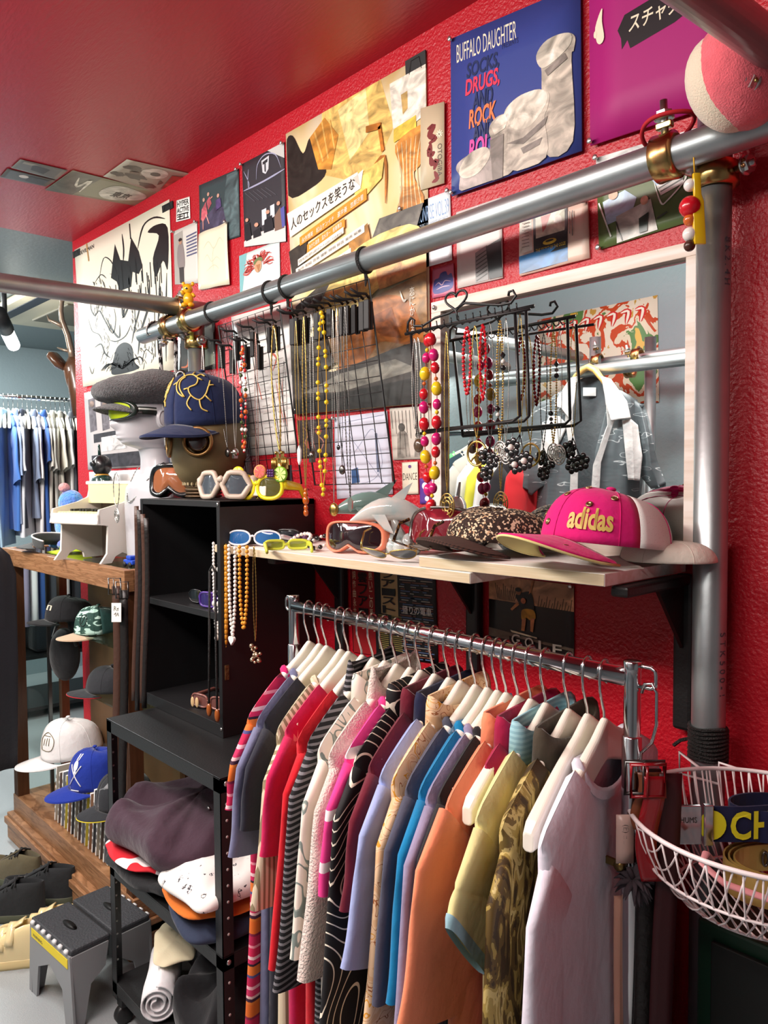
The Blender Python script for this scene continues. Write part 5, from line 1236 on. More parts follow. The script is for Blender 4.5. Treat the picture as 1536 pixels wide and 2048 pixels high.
shelf_strand('amber tube bead strand with a carved wooden block, hung on the shelf edge', 440, 452, 1322, [('ball', M_goldc, .0012, .0008)]*19 + [('tube', B_amber, .0052, .0018)]*60, M_ycord, pend=P_box(.026, .034, mat('carved_wood', (92, 62, 30), rough=.5, bump=.6, bscale=120), .01, 'wooden_block'))
def P_heart(m):
    def fn(mb, p):
        o = p + V((0, -.002, -.010)); poly = [(.0007*hp(a)[0], .0007*hp(a)[1]) for a in [2*math.pi*i/30 for i in range(30)]]; mb.prism(poly, .006, Matrix.Translation(o))
    return pend_mesh('heart_pendant', fn, m)
shelf_strand('white pearl strand with a white heart, hung on the shelf edge', 458, 470, 1270, [('ball', B_pearl, .0044, .0006)], M_wcord, pend=P_heart(B_white))
shelf_strand('yellow amber bead strand hung on the shelf edge', 479, 494, 1258, [('ball', B_amber, .0045, .001)], M_ycord)
def P_cluster(m):
    def fn(mb, p):
        r = random.Random(4)
        for k in range(16): mb.ball(p + V((r.uniform(-.012, .016), r.uniform(-.006, .004), -r.uniform(.0, .045))), r.uniform(.003, .006), 8, 6)
    return pend_mesh('charm_cluster', fn, m)
a = He(508, 1092); chain('gold chain with a cluster of pale charms at the shelf edge', a, .012, px_len(a, 1285), .0017, M_goldc, .008, P_cluster(mat('champagne_metal', (206, 180, 150), rough=.25, metal=.9)), group='necklaces on the shelf edge')
# ---------------------------------------------------------------- caps, glasses, goggles
def rotm(rx=0, ry=0, rz=0): return (R(rx), R(ry), R(rz))
def facing(rz_deg, pitch=0, roll=0):
    """local -y is the front ; rz turns it"""
    return (R(pitch), R(roll), R(rz_deg))
M_thread = mat('gold_thread', (214, 186, 96), rough=.5)
def cap(label, loc, rot, crown_m, brim_m, under_m, back_m=None, h=.105, sq=1.0, blen=.068, bcurve=.018, logo=None, dots=None, scale=1.0, group=None, edge_m=None, bw=62, slump=0.0, seed=0, name='baseball_cap', cat='cap', btn=True, drop=.012):
    t = thing(name, label, cat, loc, group=group, rot=rot, scale=scale)
    A, B = .083, .098; r = random.Random(seed); ph = r.uniform(0, 6)
    def cp(az, v):
        """az 0 = front (-y); v 0 rim .. 1 top"""
        c = math.cos(v*math.pi/2)**.55 if v < 1 else 0
        f = 1 - .18*(1 - math.cos(az))/2*v     # back slopes
        z = h*math.sin(v*math.pi/2)**1.05*(1 + .10*math.cos(az)*(1 - v)) * f
        z *= 1 - slump*(.5 + .5*math.sin(2*az + ph))*v
        x = A*c*math.sin(az); y = -B*c*math.cos(az)
        return V((x*(1 + slump*.2*math.sin(3*az)), y, z))
    N = 48; K = 12
    def part(a0, a1, m, nm):
        n = max(6, int(N*(a1 - a0)/(2*math.pi))); mb = MB()
        mb.sheet(lambda u, v: cp(a0 + (a1 - a0)*u, v*.995), n, K, .0016); return to_obj(nm, mb, m, t, world=False)
    if back_m: part(-R(78), R(78), crown_m, 'front_panel'); part(R(78), R(282), back_m, 'mesh_back')
    else: part(0, 2*math.pi, crown_m, 'crown')
    # seams
    mb = MB()
    for k in range(6):
        az = R(60*k + 0); mb.tube([cp(az, v/10)*1.004 for v in range(11)], .0007, 4)
    to_obj('seams', mb, crown_m, t, world=False)
    if btn:
        mb = MB(); mb.ball(cp(0, 1) + V((0, 0, .001)), (.0075, .0075, .004), 12, 6); to_obj('top_button', mb, crown_m, t, world=False)
    w_ = R(bw)
    def bp(u, v):
        az = -w_ + 2*w_*u; e = math.cos((u - .5)*math.pi)**.55
        b = V((A*math.sin(az), -B*math.cos(az), .004)); x = b.x*(1 + .10*v*e); y = b.y - blen*v*e
        return V((x, y, .004 - bcurve*((b.x/A)**2)*1.0 + .006*0 - drop*v*e*.6))
    mb = MB(); mb.sheet(bp, 26, 8, .0022); o = to_obj('brim', mb, [brim_m], t, world=False)
    mb = MB(); mb.sheet(lambda u, v: bp(u, .02 + v*.975) + V((0, 0, -.0027)), 26, 6, .0004); to_obj('brim_underside', mb, under_m, t, world=False)
    mb = MB(); mb.tube([bp(u/30, 1) + V((0, 0, -.0012)) for u in range(31)], .0019, 6); to_obj('brim_edge', mb, edge_m or brim_m, t, world=False)
    if logo:
        for lg in logo:
            kind = lg[0]
            if kind == 'text':
                _, s, m, az0, az1, v0, v1, bold = lg
                tm = text_mb(s, 1, bold=bold); x0 = min(p.x for p in tm.v); x1 = max(p.x for p in tm.v); z0 = min(p.z for p in tm.v); z1 = max(p.z for p in tm.v)
                tm.v = [cp(R(az0 + (az1 - az0)*(p.x - x0)/(x1 - x0)), v0 + (v1 - v0)*(p.z - z0)/(z1 - z0))*1.02 for p in tm.v]
                to_obj('lettering', tm, m, t, world=False)
            elif kind == 'stroke':
                _, m, w, pts = lg; mb = MB()
                for ln in pts: mb.tube([cp(R(a), v)*1.012 for a, v in (smooth_loop(ln, 4, False) if len(ln) > 2 else ln)], w, 5)
                to_obj('embroidery', mb, m, t, world=False)
            elif kind == 'patch':
                _, m, pl = lg; mb = MB()
                for q in pl: mb.add([cp(R(a), v)*1.016 for a, v in q], [tuple(range(len(q)))], False)
                to_obj('patch', mb, m, t, world=False)
    if dots:
        m, m2, lst, bl = dots; 
        for (a, v) in lst:
            p = cp(R(a), v); n_ = (p*V((1, 1, 1.3))).normalized(); q = n_.to_track_quat('Z', 'Y').to_matrix().to_4x4()
            mb = MB(); mb.lathe([(.0045, 0), (.0048, .001), (.0026, .0014), (.0022, .0008)], 16, Matrix.Translation(p*1.004) @ q); to_obj('eyelet', mb, m, t, world=False)
        for (u, v) in bl:
            p = bp(u, v); mb = MB(); mb.lathe([(.0045, 0), (.0048, .001), (.0026, .0014), (.0022, .0008)], 16, Matrix.Translation(p + V((0, 0, .0004)))); to_obj('eyelet', mb, m, t, world=False)
    return t

def shades(label, loc, rot, fm, lm, style='oval', w=.064, h=.032, temple=.12, name='sunglasses', cat='sunglasses', wrap=.35, rim=.0022, group=None, scale=1.0, tilt=0.0):
    """pair of glasses ; front towards local -y, resting on z=0"""
    t = thing(name, label, cat, loc, group=group, rot=rot, scale=scale)
    def curve(x): return abs(x)**2*wrap*7
    def outline(sg, n=26):
        cx = sg*(w/2 + .005); out = []
        for i in range(n):
            a = 2*math.pi*i/n; c, s = math.cos(a), math.sin(a)
            if style == 'rect': e = .55
            elif style == 'hex': e = 1.0
            else: e = .85
            x = w/2*math.copysign(abs(c)**e, c); z = h/2*math.copysign(abs(s)**e, s)
            if style == 'aviator' and s < 0: x *= 1 - .25*abs(s)*1; z *= 1.25
            if style == 'hex':
                k = 6; aa = (a % (2*math.pi/k)) - math.pi/k; q = math.cos(math.pi/k)/math.cos(aa); x = w/2*q*c; z = h/2*q*s
            x = cx + x; out.append(V((x, curve(x), h/2 + .004 + z)))
        return out
    for sg in (-1, 1):
        o = outline(sg); c = sum(o, V((0, 0, 0)))/len(o)
        mb = MB(); n = len(o)
        r1 = [c + (p - c)*.6 + V((0, -.0022, 0)) for p in o]
        mb.add(o + r1 + [c + V((0, -.003, 0))], [(i, (i + 1) % n, n + (i + 1) % n, n + i) for i in range(n)] + [(n + i, n + (i + 1) % n, 2*n) for i in range(n)]); 
        to_obj('lens', mb, lm, t, world=False)
        mb = MB(); mb.tube(o, rim, 6, loop=True); to_obj('rim', mb, fm, t, world=False)
        ex = sg*(w + .006); ey = curve(ex)
        mb = MB(); mb.tube([(ex, ey, h*.62 + .004), (ex*1.02, ey + .012, h*.64 + .004), (ex*1.03, ey + temple*.7, h*.6 + .004), (ex*1.0, ey + temple, h*.2)], [rim*1.3, rim*1.4, rim*1.1, rim*1.1], 6, flat=1.6); to_obj('temple', mb, fm, t, world=False)
    mb = MB(); mb.tube([(-.006, curve(.006), h*.7), (0, -.001, h*.78), (.006, curve(.006), h*.7)], rim*1.1, 6); to_obj('bridge', mb, fm, t, world=False)
    return t

def goggles(label, loc, rot, fm, lm, sm=None, w=.17, h=.085, depth=.035, name='ski_goggles', nose=True, band=True, scale=1.0, arms=False, cv=5.2, inn=.86):
    t = thing(name, label, 'goggles', loc, rot=rot, scale=scale); n = 40
    def ol(k, y, sh=1.0):
        out = []
        for i in range(n):
            a = 2*math.pi*i/n; c, s = math.cos(a), math.sin(a); e = .62
            x = w/2*sh*math.copysign(abs(c)**e, c); z = h/2*sh*math.copysign(abs(s)**e, s)
            if nose and s < 0: z += h*.22*math.exp(-(x/(w*.11))**2)*abs(s)
            out.append(V((x, y + cv*x*x, h/2 + .002 + z)))
        return out
    mb = MB(); mb.rings([ol(0, .002, inn + .005), ol(0, -.001, inn + .02), ol(0, -.003, .94), ol(0, 0, 1.0), ol(0, depth*.5, 1.0), ol(0, depth, .94), ol(0, depth, inn), ol(0, .004, inn)], True, False, False); to_obj('frame', mb, fm, t, world=False)
    o = ol(0, .002, inn + .012); mb = MB(); mid = [V((p.x*.5, cv*(p.x*.5)**2 - .004, (h/2 + .002) + (p.z - h/2 - .002)*.5)) for p in o]
    mb.add(o + mid + [V((0, -.006, h/2 + (.008 if nose else 0)))], [(i, (i + 1) % n, n + (i + 1) % n, n + i) for i in range(n)] + [(n + i, n + (i + 1) % n, 2*n) for i in range(n)]); to_obj('lens', mb, lm, t, world=False)
    if band:
        mb = MB(); y0 = cv*(w/2)**2 + depth*.6; pts = [V((w/2*.98, y0, 0)), V((w/2*1.02, y0 + .03, 0)), V((w/2*.8, y0 + .08, 0)), V((0, y0 + .105, 0)), V((-w/2*.8, y0 + .08, 0)), V((-w/2*1.02, y0 + .03, 0)), V((-w/2*.98, y0, 0))]
        r0 = [p + V((0, 0, h*.32)) for p in pts]; r1 = [p + V((0, 0, h*.72)) for p in pts]
        mb.sheet(lambda u, v: (r0[min(5, int(u*6))].lerp(r0[min(5, int(u*6)) + 1], u*6 - min(5, int(u*6)))).lerp(r1[min(5, int(u*6))].lerp(r1[min(5, int(u*6)) + 1], u*6 - min(5, int(u*6))), v), 24, 2, .002); to_obj('strap', mb, sm or fm, t, world=False)
    if arms:
        for sg in (-1, 1):
            y0 = cv*(w/2)**2; mb = MB(); mb.tube([(sg*w/2*.98, y0 + .004, h*.6), (sg*w/2*.98, y0 + .07, h*.55), (sg*w/2*.9, y0 + .11, h*.1)], .003, 6, flat=2); to_obj('temple', mb, fm, t, world=False)
    return t
def lensm(name, col, rough=.05): return mat(name, col, rough=rough, spec=.8, coat=.6)

# on the shelf
SZb = SZ - .0185
def on_shelf(px, py, back=False):
    z = SZ if px > 830 else SZb
    return at_z(px, py, z)
def sh_at(px, y, z=None):
    """point on the shelf at photo column px and depth y from the camera plane"""
    p = at_y(px, 1024, y); return V((p.x, y, SZ if z is None else z))
M_pinkc = fabric('pink_cap_twill', (214, 24, 118)); M_pale = mat('pale_yellow_lining', (232, 220, 150), rough=.8)
M_meshw = ramp_mat('white_cap_mesh', [(0, '#8e8c88'), (.12, '#eceae6')], 'voronoi', 380, .8)
M_eyelet = mat('brass_eyelet', (178, 160, 110), rough=.3, metal=1)
cap('pink cap with gold lettering and a white mesh back at the right shelf end', sh_at(1212, 1.05) + V((0, 0, .030)), facing(-14, -7), M_pinkc, M_pinkc, M_pale, M_meshw, edge_m=M_pale, h=.078, bcurve=.036, blen=.082, drop=.006,
    logo=[('text', 'adidas', M_thread, 14, 54, .14, .40, .03)],
    dots=(M_eyelet, M_black, [(-40, .3), (-14, .2), (30, .45), (8, .82), (-8, .6), (54, .6)], [(.25, .4), (.5, .3), (.6, .62), (.74, .45), (.42, .75)]), scale=1.08)
M_knit = ramp_mat('brown_pixel_knit', [(0, '#2e221c'), (.46, '#43302a'), (.58, '#c9a882'), (.66, '#3a2a22'), (.8, '#e4d2b0')], 'cell', 330, .9, bump=.4)
M_cord2 = stripes('brown_corduroy', [(0, '#4a2f26'), (.6, '#2a1a16')], .004, bands='X', bump=.4)
cap('brown patterned knit cap with a dark corduroy brim, left of the pink cap', sh_at(1006, 1.06) + V((0, 0, .022)), facing(-12, -5), M_knit, M_cord2, M_cord2, h=.060, slump=.25, seed=4, bcurve=.030, blen=.058, drop=.008, btn=False, scale=1.08, name='knit_hat')
cap('crumpled off-white cap behind the pink cap against the steel post', sh_at(1338, 1.105) + V((0, 0, .008)), facing(-64, 0), fabric('off_white_twill', (226, 220, 206)), fabric('off_white_twill', (226, 220, 206)), M_pale, h=.05, slump=.3, seed=2, scale=.72)
goggles('mirrored red snow goggles beside the patterned knit cap', sh_at(868, 1.06), facing(14, -14), mat('dark_chrome_frame', (120, 116, 112), rough=.2, metal=.9), lensm('red_mirror_lens', (110, 20, 34)), M_black, w=.165, h=.082)
t = thing('eye_mask', 'black butterfly-shaped mask standing against the mirror', 'mask', sh_at(985, 1.135), rot=facing(-8, -12))
poly = [(0, .036), (.02, .046), (.05, .05), (.075, .04), (.082, .02), (.07, .006), (.03, .0), (.012, .012), (0, .018)]
poly = poly + [(-x, z) for x, z in reversed(poly[1:-1])]
mb = MB(); mb.prism(poly, .004); to_obj('mask_shell', mb, gloss('gloss_black', (16, 16, 18)), t, world=False, bevel=.0015)
goggles('peach-framed goggles with a dark shield lens near the middle of the shelf', sh_at(694, 1.0, SZb), facing(16, -4), mat('peach_frame', (240, 140, 108), rough=.35), lensm('dark_shield_lens', (38, 22, 26)), None, w=.15, h=.066, depth=.022, band=False, arms=True, name='shield_goggles')
shades('small oval sunglasses with white frames and blue mirror lenses, leftmost on the shelf', sh_at(503, .965, SZb), facing(34, -8), mat('white_frame', (232, 232, 236), rough=.3), lensm('blue_mirror_lens', (36, 92, 150)), w=.056, h=.031, rim=.0022, scale=1.05)
shades('black wraparound sunglasses behind the white-framed pair', sh_at(548, 1.05, SZb), facing(24, -6), gloss('gloss_black', (16, 16, 18)), lensm('black_lens', (16, 18, 22)), style='rect', w=.056, h=.03, rim=.003)
shades('lime green sunglasses lying between the white-framed pair and the peach goggles', sh_at(572, .965, SZb), facing(-120, 0), mat('lime_frame', (206, 214, 70), rough=.3), lensm('lime_lens', (150, 160, 60)), style='rect', w=.04, h=.018, rim=.003, temple=.06)
shades('gold aviator sunglasses lying folded right of the peach goggles', sh_at(785, .975, SZb + .004), facing(20, 62), M_goldc, lensm('smoke_lens', (56, 66, 76)), style='aviator', w=.05, h=.036, rim=.0012, temple=.05)
shades('tortoise-rimmed sunglasses lying in front of the knit cap', sh_at(836, .985, SZ + .004), facing(-10, 66), ramp_mat('tortoise_shell', [(0, '#2a1a10'), (.5, '#7c5224'), (.6, '#2a1a10')], 'noise', 90, .25), lensm('amber_lens', (96, 66, 40)), w=.046, h=.03, rim=.0018, temple=.05)
for k, (px, yy, lb) in enumerate(((600, 1.03, 'pearl bracelet lying left of the dark bead bracelet'), (640, 1.02, 'dark pearl-edged bracelet behind the peach goggles'))):
    c = sh_at(px, yy, SZb + .006); pts = [c + V((.028*math.cos(a), .02*math.sin(a), .012 + .012*math.sin(a))) for a in [2*math.pi*i/40 for i in range(41)]]
    beads(lb, pts, [('ball', B_pearl if k == 0 else B_black, .0042, .0006)] if k == 0 else [('ball', B_pearl, .0036, .0006), ('ball', B_black, .005, .0006)], .0006, M_wcord, group='bead bracelets on the shelf', cat='bracelet', name='bead_bracelet')
t = thing('amethyst_cluster', 'small violet crystal cluster behind the bracelets', 'crystal', sh_at(596, 1.09, SZb)); mb = MB(); r = random.Random(6)
for k in range(12):
    q = Euler((r.uniform(-.7, .7), r.uniform(-.7, .7), 0)).to_matrix().to_4x4(); mb.lathe([(.006, 0), (.0065, .02), (.0, .03)], 6, Matrix.Translation(t.location + V((r.uniform(-.012, .012), r.uniform(-.01, .01), .0))) @ q, smooth=False)
to_obj('crystals', mb, mat('amethyst', (92, 66, 96), rough=.15, coat=.5), t)

# dolphins
M_dol = mat('pearl_grey_glaze', (168, 186, 186), rough=.12, coat=.8, col2=(196, 196, 190), vscale=30)
M_dolg = mat('sea_green_glaze', (108, 138, 132), rough=.12, coat=.8)
def dolphin(label, loc, rz, s, m, base=True, pitch=0.0):
    t = thing('dolphin_figurine', label, 'figurine', loc, rz, group='glazed dolphin figurines')
    X = Matrix.Translation(V((0, 0, .035*s))) @ Matrix.Rotation(pitch, 4, 'Y') @ Matrix.Scale(s, 4)
    axis = [(-.085, .022, .004), (-.075, .027, .006), (-.06, .034, .013), (-.04, .042, .020), (-.015, .048, .023), (.012, .046, .021), (.036, .036, .015), (.056, .022, .009), (.07, .008, .005), (.08, -.004, .0035)]
    rs = []
    for i, (x, z, r) in enumerate(axis):
        a = axis[max(0, i - 1)]; b = axis[min(len(axis) - 1, i + 1)]; d = V((b[0] - a[0], 0, b[1] - a[1])).normalized(); up = V((-d.z, 0, d.x))
        rs.append([X @ (V((x, 0, z)) + up*(r*math.cos(2*math.pi*j/14)) + V((0, r*.8*math.sin(2*math.pi*j/14), 0))) for j in range(14)])
    mb = MB(); mb.rings(rs); 
    to_obj('body', mb, m, t, world=False, sub=1)
    fins = MB()
    fins.prism([(-.012, .064), (.016, .064), (.03, .094), (.012, .082)], .004, X); to_obj('dorsal_fin', fins, m, t, world=False, bevel=.0012)
    for sg in (-1, 1):
        mb = MB(); q = X @ Matrix.Translation((-.03, sg*.014, .036)) @ Matrix.Rotation(sg*R(38), 4, 'X'); mb.prism([(-.012, 0), (.012, 0), (.03, -.04), (.012, -.03)], .004, q); to_obj('flipper', mb, m, t, world=False, bevel=.0012)
        mb = MB(); q = X @ Matrix.Translation((.08, 0, -.004)) @ Matrix.Rotation(R(90), 4, 'X') @ Matrix.Rotation(R(-30), 4, 'Z'); mb.prism([(-.006, 0), (.012, sg*.004), (.026, sg*.034), (.006, sg*.022)], .004, q); to_obj('tail_fluke', mb, m, t, world=False, bevel=.0012)
    if base:
        mb = MB(); r = random.Random(3)
        for k in range(9): 
            a = k*.75; mb.ball((.02*math.cos(a)*s + .012*s, .014*math.sin(a)*s, .014*s), (.014*s, .012*s, .018*s*(1 + .4*math.sin(k*2))), 10, 6)
        mb.tube([V((.02*s, 0, .01*s)), V((.0, 0, .05*s)), V((-.006*s, 0, .075*s))], [.012*s, .009*s, .006*s], 8)
        to_obj('wave_base', mb, m, t, world=False)
    return t
dolphin('silver-white glazed dolphin leaping on a wave base beside the red goggles', sh_at(792, 1.07, SZb), R(40), 1.12, M_dol)
dolphin('sea-green glazed dolphin behind the silver-white one', sh_at(752, 1.135, SZb), R(52), 1.2, M_dolg, pitch=.1)
dolphin('small grey glazed dolphin at the far side of the dolphin group', sh_at(728, 1.085, SZb), R(50), .66, M_dol, pitch=-.3)

# ---------------------------------------------------------------- on and in the black cabinet
CT = cz1 + .001
def ct_at(px, y, z=CT): p = at_y(px, 1024, y); return V((p.x, y, z))
goggles('black ski goggles with a brown mirror lens on the cabinet, nearest its far corner', ct_at(336, .97), facing(30, -8), gloss('gloss_black', (16, 16, 18)), lensm('brown_mirror_lens', (150, 92, 58)), M_black, w=.155, h=.088, scale=1.05, inn=.74)
M_taupe = mat('taupe_frame', (190, 174, 158), rough=.45)
t = shades('taupe goggles with two hexagonal mirror lenses and a side strap on the cabinet', ct_at(440, .945), facing(24, -6), M_taupe, lensm('grey_mirror_lens', (70, 78, 86)), style='hex', w=.066, h=.066, rim=.007, temple=.05, name='hexagon_goggles', cat='goggles', wrap=.5)
mb = MB(); mb.box((.07, .02, .012), (.112, .03, .036)); to_obj('strap_clip', mb, mat('cream_strap', (226, 218, 200), rough=.5), t, world=False, bevel=.003)
M_yfr = mat('yellow_plastic', (238, 220, 30), rough=.3, coat=.3)
t = shades('round yellow party glasses topped with fruit slices on the cabinet', ct_at(512, 1.0), facing(22, -4), M_yfr, lensm('dark_yellow_lens', (80, 76, 20)), w=.06, h=.052, rim=.005, name='party_glasses', cat='glasses', temple=.1)
def slice_(c, r, m1, m2, seed):
    mb = MB(); mb.lathe([(r, -.002), (r, .002)], 22, Matrix.Translation(c) @ Matrix.Rotation(math.pi/2, 4, 'X')); to_obj('fruit_slice', mb, m1, t, world=False)
    mb = MB()
    for k in range(7):
        a = 2*math.pi*k/7; b = a + .7
        mb.add([V(c) + V((0, -.0026, 0)), V(c) + V((r*.85*math.cos(a), -.0026, r*.85*math.sin(a))), V(c) + V((r*.88*math.cos((a + b)/2), -.0026, r*.88*math.sin((a + b)/2))), V(c) + V((r*.85*math.cos(b), -.0026, r*.85*math.sin(b)))], [(0, 1, 2, 3)], False)
    to_obj('fruit_segments', mb, m2, t, world=False)
slice_((-.05, -.002, .062), .017, M_yfr, mat('lemon_flesh', (246, 236, 130), rough=.5), 1)
slice_((.012, -.004, .066), .016, mat('grapefruit_rind', (230, 150, 90), rough=.5), mat('grapefruit_flesh', (216, 84, 80), rough=.5), 2)
slice_((.062, .006, .060), .018, mat('lime_rind', (120, 180, 40), rough=.5), mat('lime_flesh', (200, 226, 130), rough=.5), 3)
mb = MB()
for k in range(9): mb.ball((.034 + .006*(k % 3), -.002, .056 + .006*(k//3)), .004, 8, 6)
to_obj('grape_cluster', mb, mat('grape', (70, 30, 90), rough=.3), t, world=False)

# gas mask with the dragon cap
M_rub = mat('olive_rubber', (118, 104, 72), rough=.5, col2=(96, 84, 58), vscale=9, bump=.08, bscale=20)
gm = thing('gas_mask', 'olive rubber gas mask with round eyepieces under the dragon cap', 'gas mask', ct_at(420, 1.07), rot=facing(14), scale=1.14)
rs = []; n = 28
for z, fx, bx, ry, cy in ((.004, .042, .042, .042, -.02), (.03, .040, .040, .040, -.02), (.034, .055, .06, .05, -.012), (.05, .078, .085, .062, -.004), (.075, .095, .098, .07, 0), (.11, .10, .10, .076, 0), (.15, .098, .102, .078, 0), (.19, .088, .098, .072, .002), (.22, .065, .08, .055, .004), (.235, .02, .03, .02, .004)):
    rs.append([V((ry*math.sin(a), cy - (fx if math.cos(a) > 0 else bx)*math.cos(a), z)) for a in [2*math.pi*j/n for j in range(n)]])
mb = MB(); mb.rings(rs); to_obj('mask_body', mb, M_rub, gm, world=False, sub=1)
for sg in (-1, 1):
    q = Matrix.Translation((sg*.044, -.076, .128)) @ Euler((R(90), 0, R(sg*36))).to_matrix().to_4x4()
    mb = MB(); mb.lathe([(.026, -.006), (.034, -.002), (.035, .006), (.031, .010), (.027, .008), (.026, .002)], 28, q, cap=False); to_obj('eyepiece_ring', mb, mat('bronze_ring', (150, 116, 72), rough=.35, metal=.8), gm, world=False)
    mb = MB(); mb.lathe([(.027, .002), (.016, .006), (.001, .0075)], 24, q); to_obj('eyepiece_glass', mb, lensm('smoky_brown_glass', (58, 36, 28)), gm, world=False)
mb = MB()
for k in range(26):
    a = 2*math.pi*k/26; mb.box((-.003, -.002, 0), (.003, .002, .012), xf=Matrix.Translation((.046*math.sin(a), -.02 - .046*math.cos(a), .03)) @ Matrix.Rotation(-a, 4, 'Z'))
to_obj('collar_teeth', mb, mat('tan_rubber', (150, 134, 100), rough=.5), gm, world=False)['kind'] = 'stuff'
mb = MB()
for k in range(4): mb.lathe([(.040, .001 + .0075*k), (.044, .004 + .0075*k), (.040, .0075 + .0075*k)], 24, Matrix.Translation((0, -.02, 0)))
to_obj('hose_thread', mb, mat('dark_brass', (84, 64, 44), rough=.4, metal=.6), gm, world=False)
M_navyc = fabric('navy_cap_twill', (20, 34, 72))
dragon = [[(18, .34), (6, .42), (2, .56), (12, .68), (28, .72), (40, .64), (38, .52), (26, .46), (30, .36), (42, .3), (52, .38), (58, .5), (66, .52)], [(20, .34), (10, .46), (8, .58), (16, .66)], [(36, .66), (46, .74), (54, .7)], [(28, .72), (30, .82)], [(12, .68), (4, .76)], [(26, .46), (18, .44)], [(42, .3), (44, .2), (52, .16)], [(30, .36), (24, .26), (30, .18)], [(58, .5), (62, .6)], [(50, .36), (58, .28)], [(2, .56), (-6, .52)], [(40, .64), (48, .60)]]
emb = [[(-32, .3), (-24, .34), (-26, .42), (-34, .44)], [(-34, .5), (-24, .5)], [(-30, .56), (-22, .62), (-30, .68)], [(-26, .3), (-22, .24)], [(-20, .4), (-18, .56), (-24, .66)], [(-36, .36), (-38, .56)]]
cap('navy cap embroidered with a gold dragon, worn by the gas mask', ct_at(416, 1.07, CT + .196), facing(16, 6), M_navyc, M_navyc, fabric('navy_lining', (18, 26, 56)), h=.118, bcurve=.026, blen=.08, bw=64, scale=1.2, logo=[('stroke', M_thread, .0017, dragon), ('stroke', M_thread, .0019, emb)], drop=.03)

# inside the cabinet
shades('black thin-rimmed sunglasses on the upper cabinet shelf', V((-1.68, .96, shz)), facing(20), gloss('gloss_black', (16, 16, 18)), lensm('black_lens', (16, 18, 22)), w=.052, h=.032, rim=.0016)
shades('violet mirror sunglasses on the upper cabinet shelf by the side panel', V((-1.60, .95, shz)), facing(24), mat('violet_frame', (70, 40, 130), rough=.25, coat=.4), lensm('violet_lens', (40, 26, 90)), style='rect', w=.054, h=.034, rim=.003)
t = shades('rosy translucent sunglasses with a petal charm on the cabinet floor', V((-1.66, .955, cz0 + .03)), facing(20), mat('rose_frame', (126, 78, 70), rough=.2, coat=.4), lensm('rose_lens', (110, 66, 60)), style='rect', w=.054, h=.03, rim=.003)
for sg in (-1, 1):
    mb = MB(); mb.ball((-.04 + sg*.007, -.006, .016), (.006, .002, .013), 10, 6, xf=None); to_obj('petal_charm', mb, mat('pale_wood', (206, 176, 130), rough=.5), t, world=False)
shades('grey sunglasses at the near corner of the cabinet floor', V((-1.59, 1.06, cz0 + .03)), facing(10), mat('grey_frame', (72, 76, 80), rough=.3), lensm('grey_lens', (60, 66, 72)), style='rect', w=.05, h=.034, rim=.003)
bz = cz1 - .03
t = thing('bolo_tie', 'black bolo tie with amber tips hanging in the cabinet opening', 'bolo tie', (-1.556, cy0 - .006, cz1 - .16))
for sx, zb in ((-.012, cz0 + .075), (.012, cz0 + .07)):
    a = at_y(434 if sx < 0 else 446, 1180, cy0 - .008); a.x = -1.552 + sx
    mb = MB(); mb.tube([V((a.x, cy0 - .008, cz1 - .16)), V((a.x + sx*.2, cy0 - .01, cz1 - .3)), V((a.x + sx*.5, cy0 - .012, zb))], .0026, 6); to_obj('cord', mb, M_cord, t)
    mb = MB(); mb.ball(V((a.x + sx*.5, cy0 - .012, zb - .014)), (.008, .006, .016), 10, 8); to_obj('tip', mb, gloss('amber_tip', (150, 80, 30)), t)
mb = MB(); mb.tube([V((-1.564, cy0 - .008, cz1 - .16)), V((-1.552, cy0 - .008, cz1 - .148)), V((-1.54, cy0 - .008, cz1 - .16))], .0026, 6); to_obj('loop', mb, M_cord, t)
# ---------------------------------------------------------------- glass show case and what is in it
M_caseW = ramp_mat('oak_veneer', [(0, '#8a6242'), (.45, '#9c7250'), (.52, '#7c5638'), (.7, '#a87c58')], 'noise', 7, .4, axis=(1.2, 3, 16), const=False, detail=4, distort=.8)
M_caseD = mat('dark_oak', (96, 62, 38), rough=.4, var=.15, vscale=20, stretch=(6, 6, .6))
M_glass = glass_mat('pane_glass', '#f4faf7', .06)
M_gshelf = glass_mat('shelf_glass', '#e2eee8', .2)
KY0, KY1 = .93, WY - .012
kx1 = -2.07; kx0 = at_y(4, 1092, KY0).x; kzt = (at_y(4, 1092, KY0).z + at_y(250, 1146, KY0).z)/2
ks = thing('show_case', 'wooden glass show case of caps with fluted corner posts, left of the black cabinet', 'show case', ((kx0 + kx1)/2, (KY0 + KY1)/2, 0))
rh = .062
mb = MB()
for lo, hi in (((kx0, KY0, kzt - rh), (kx1, KY0 + .03, kzt)), ((kx0, KY1 - .03, kzt - rh), (kx1, KY1, kzt)), ((kx0, KY0 + .03, kzt - rh), (kx0 + .03, KY1 - .03, kzt)), ((kx1 - .03, KY0 + .03, kzt - rh), (kx1, KY1 - .03, kzt))): mb.box(lo, hi)
to_obj('top_frame', mb, M_caseW, ks, bevel=.002)
to_obj('top_glass', MB().box((kx0 + .03, KY0 + .03, kzt - .009), (kx1 - .03, KY1 - .03, kzt - .003)), M_gshelf, ks)
kb = .17
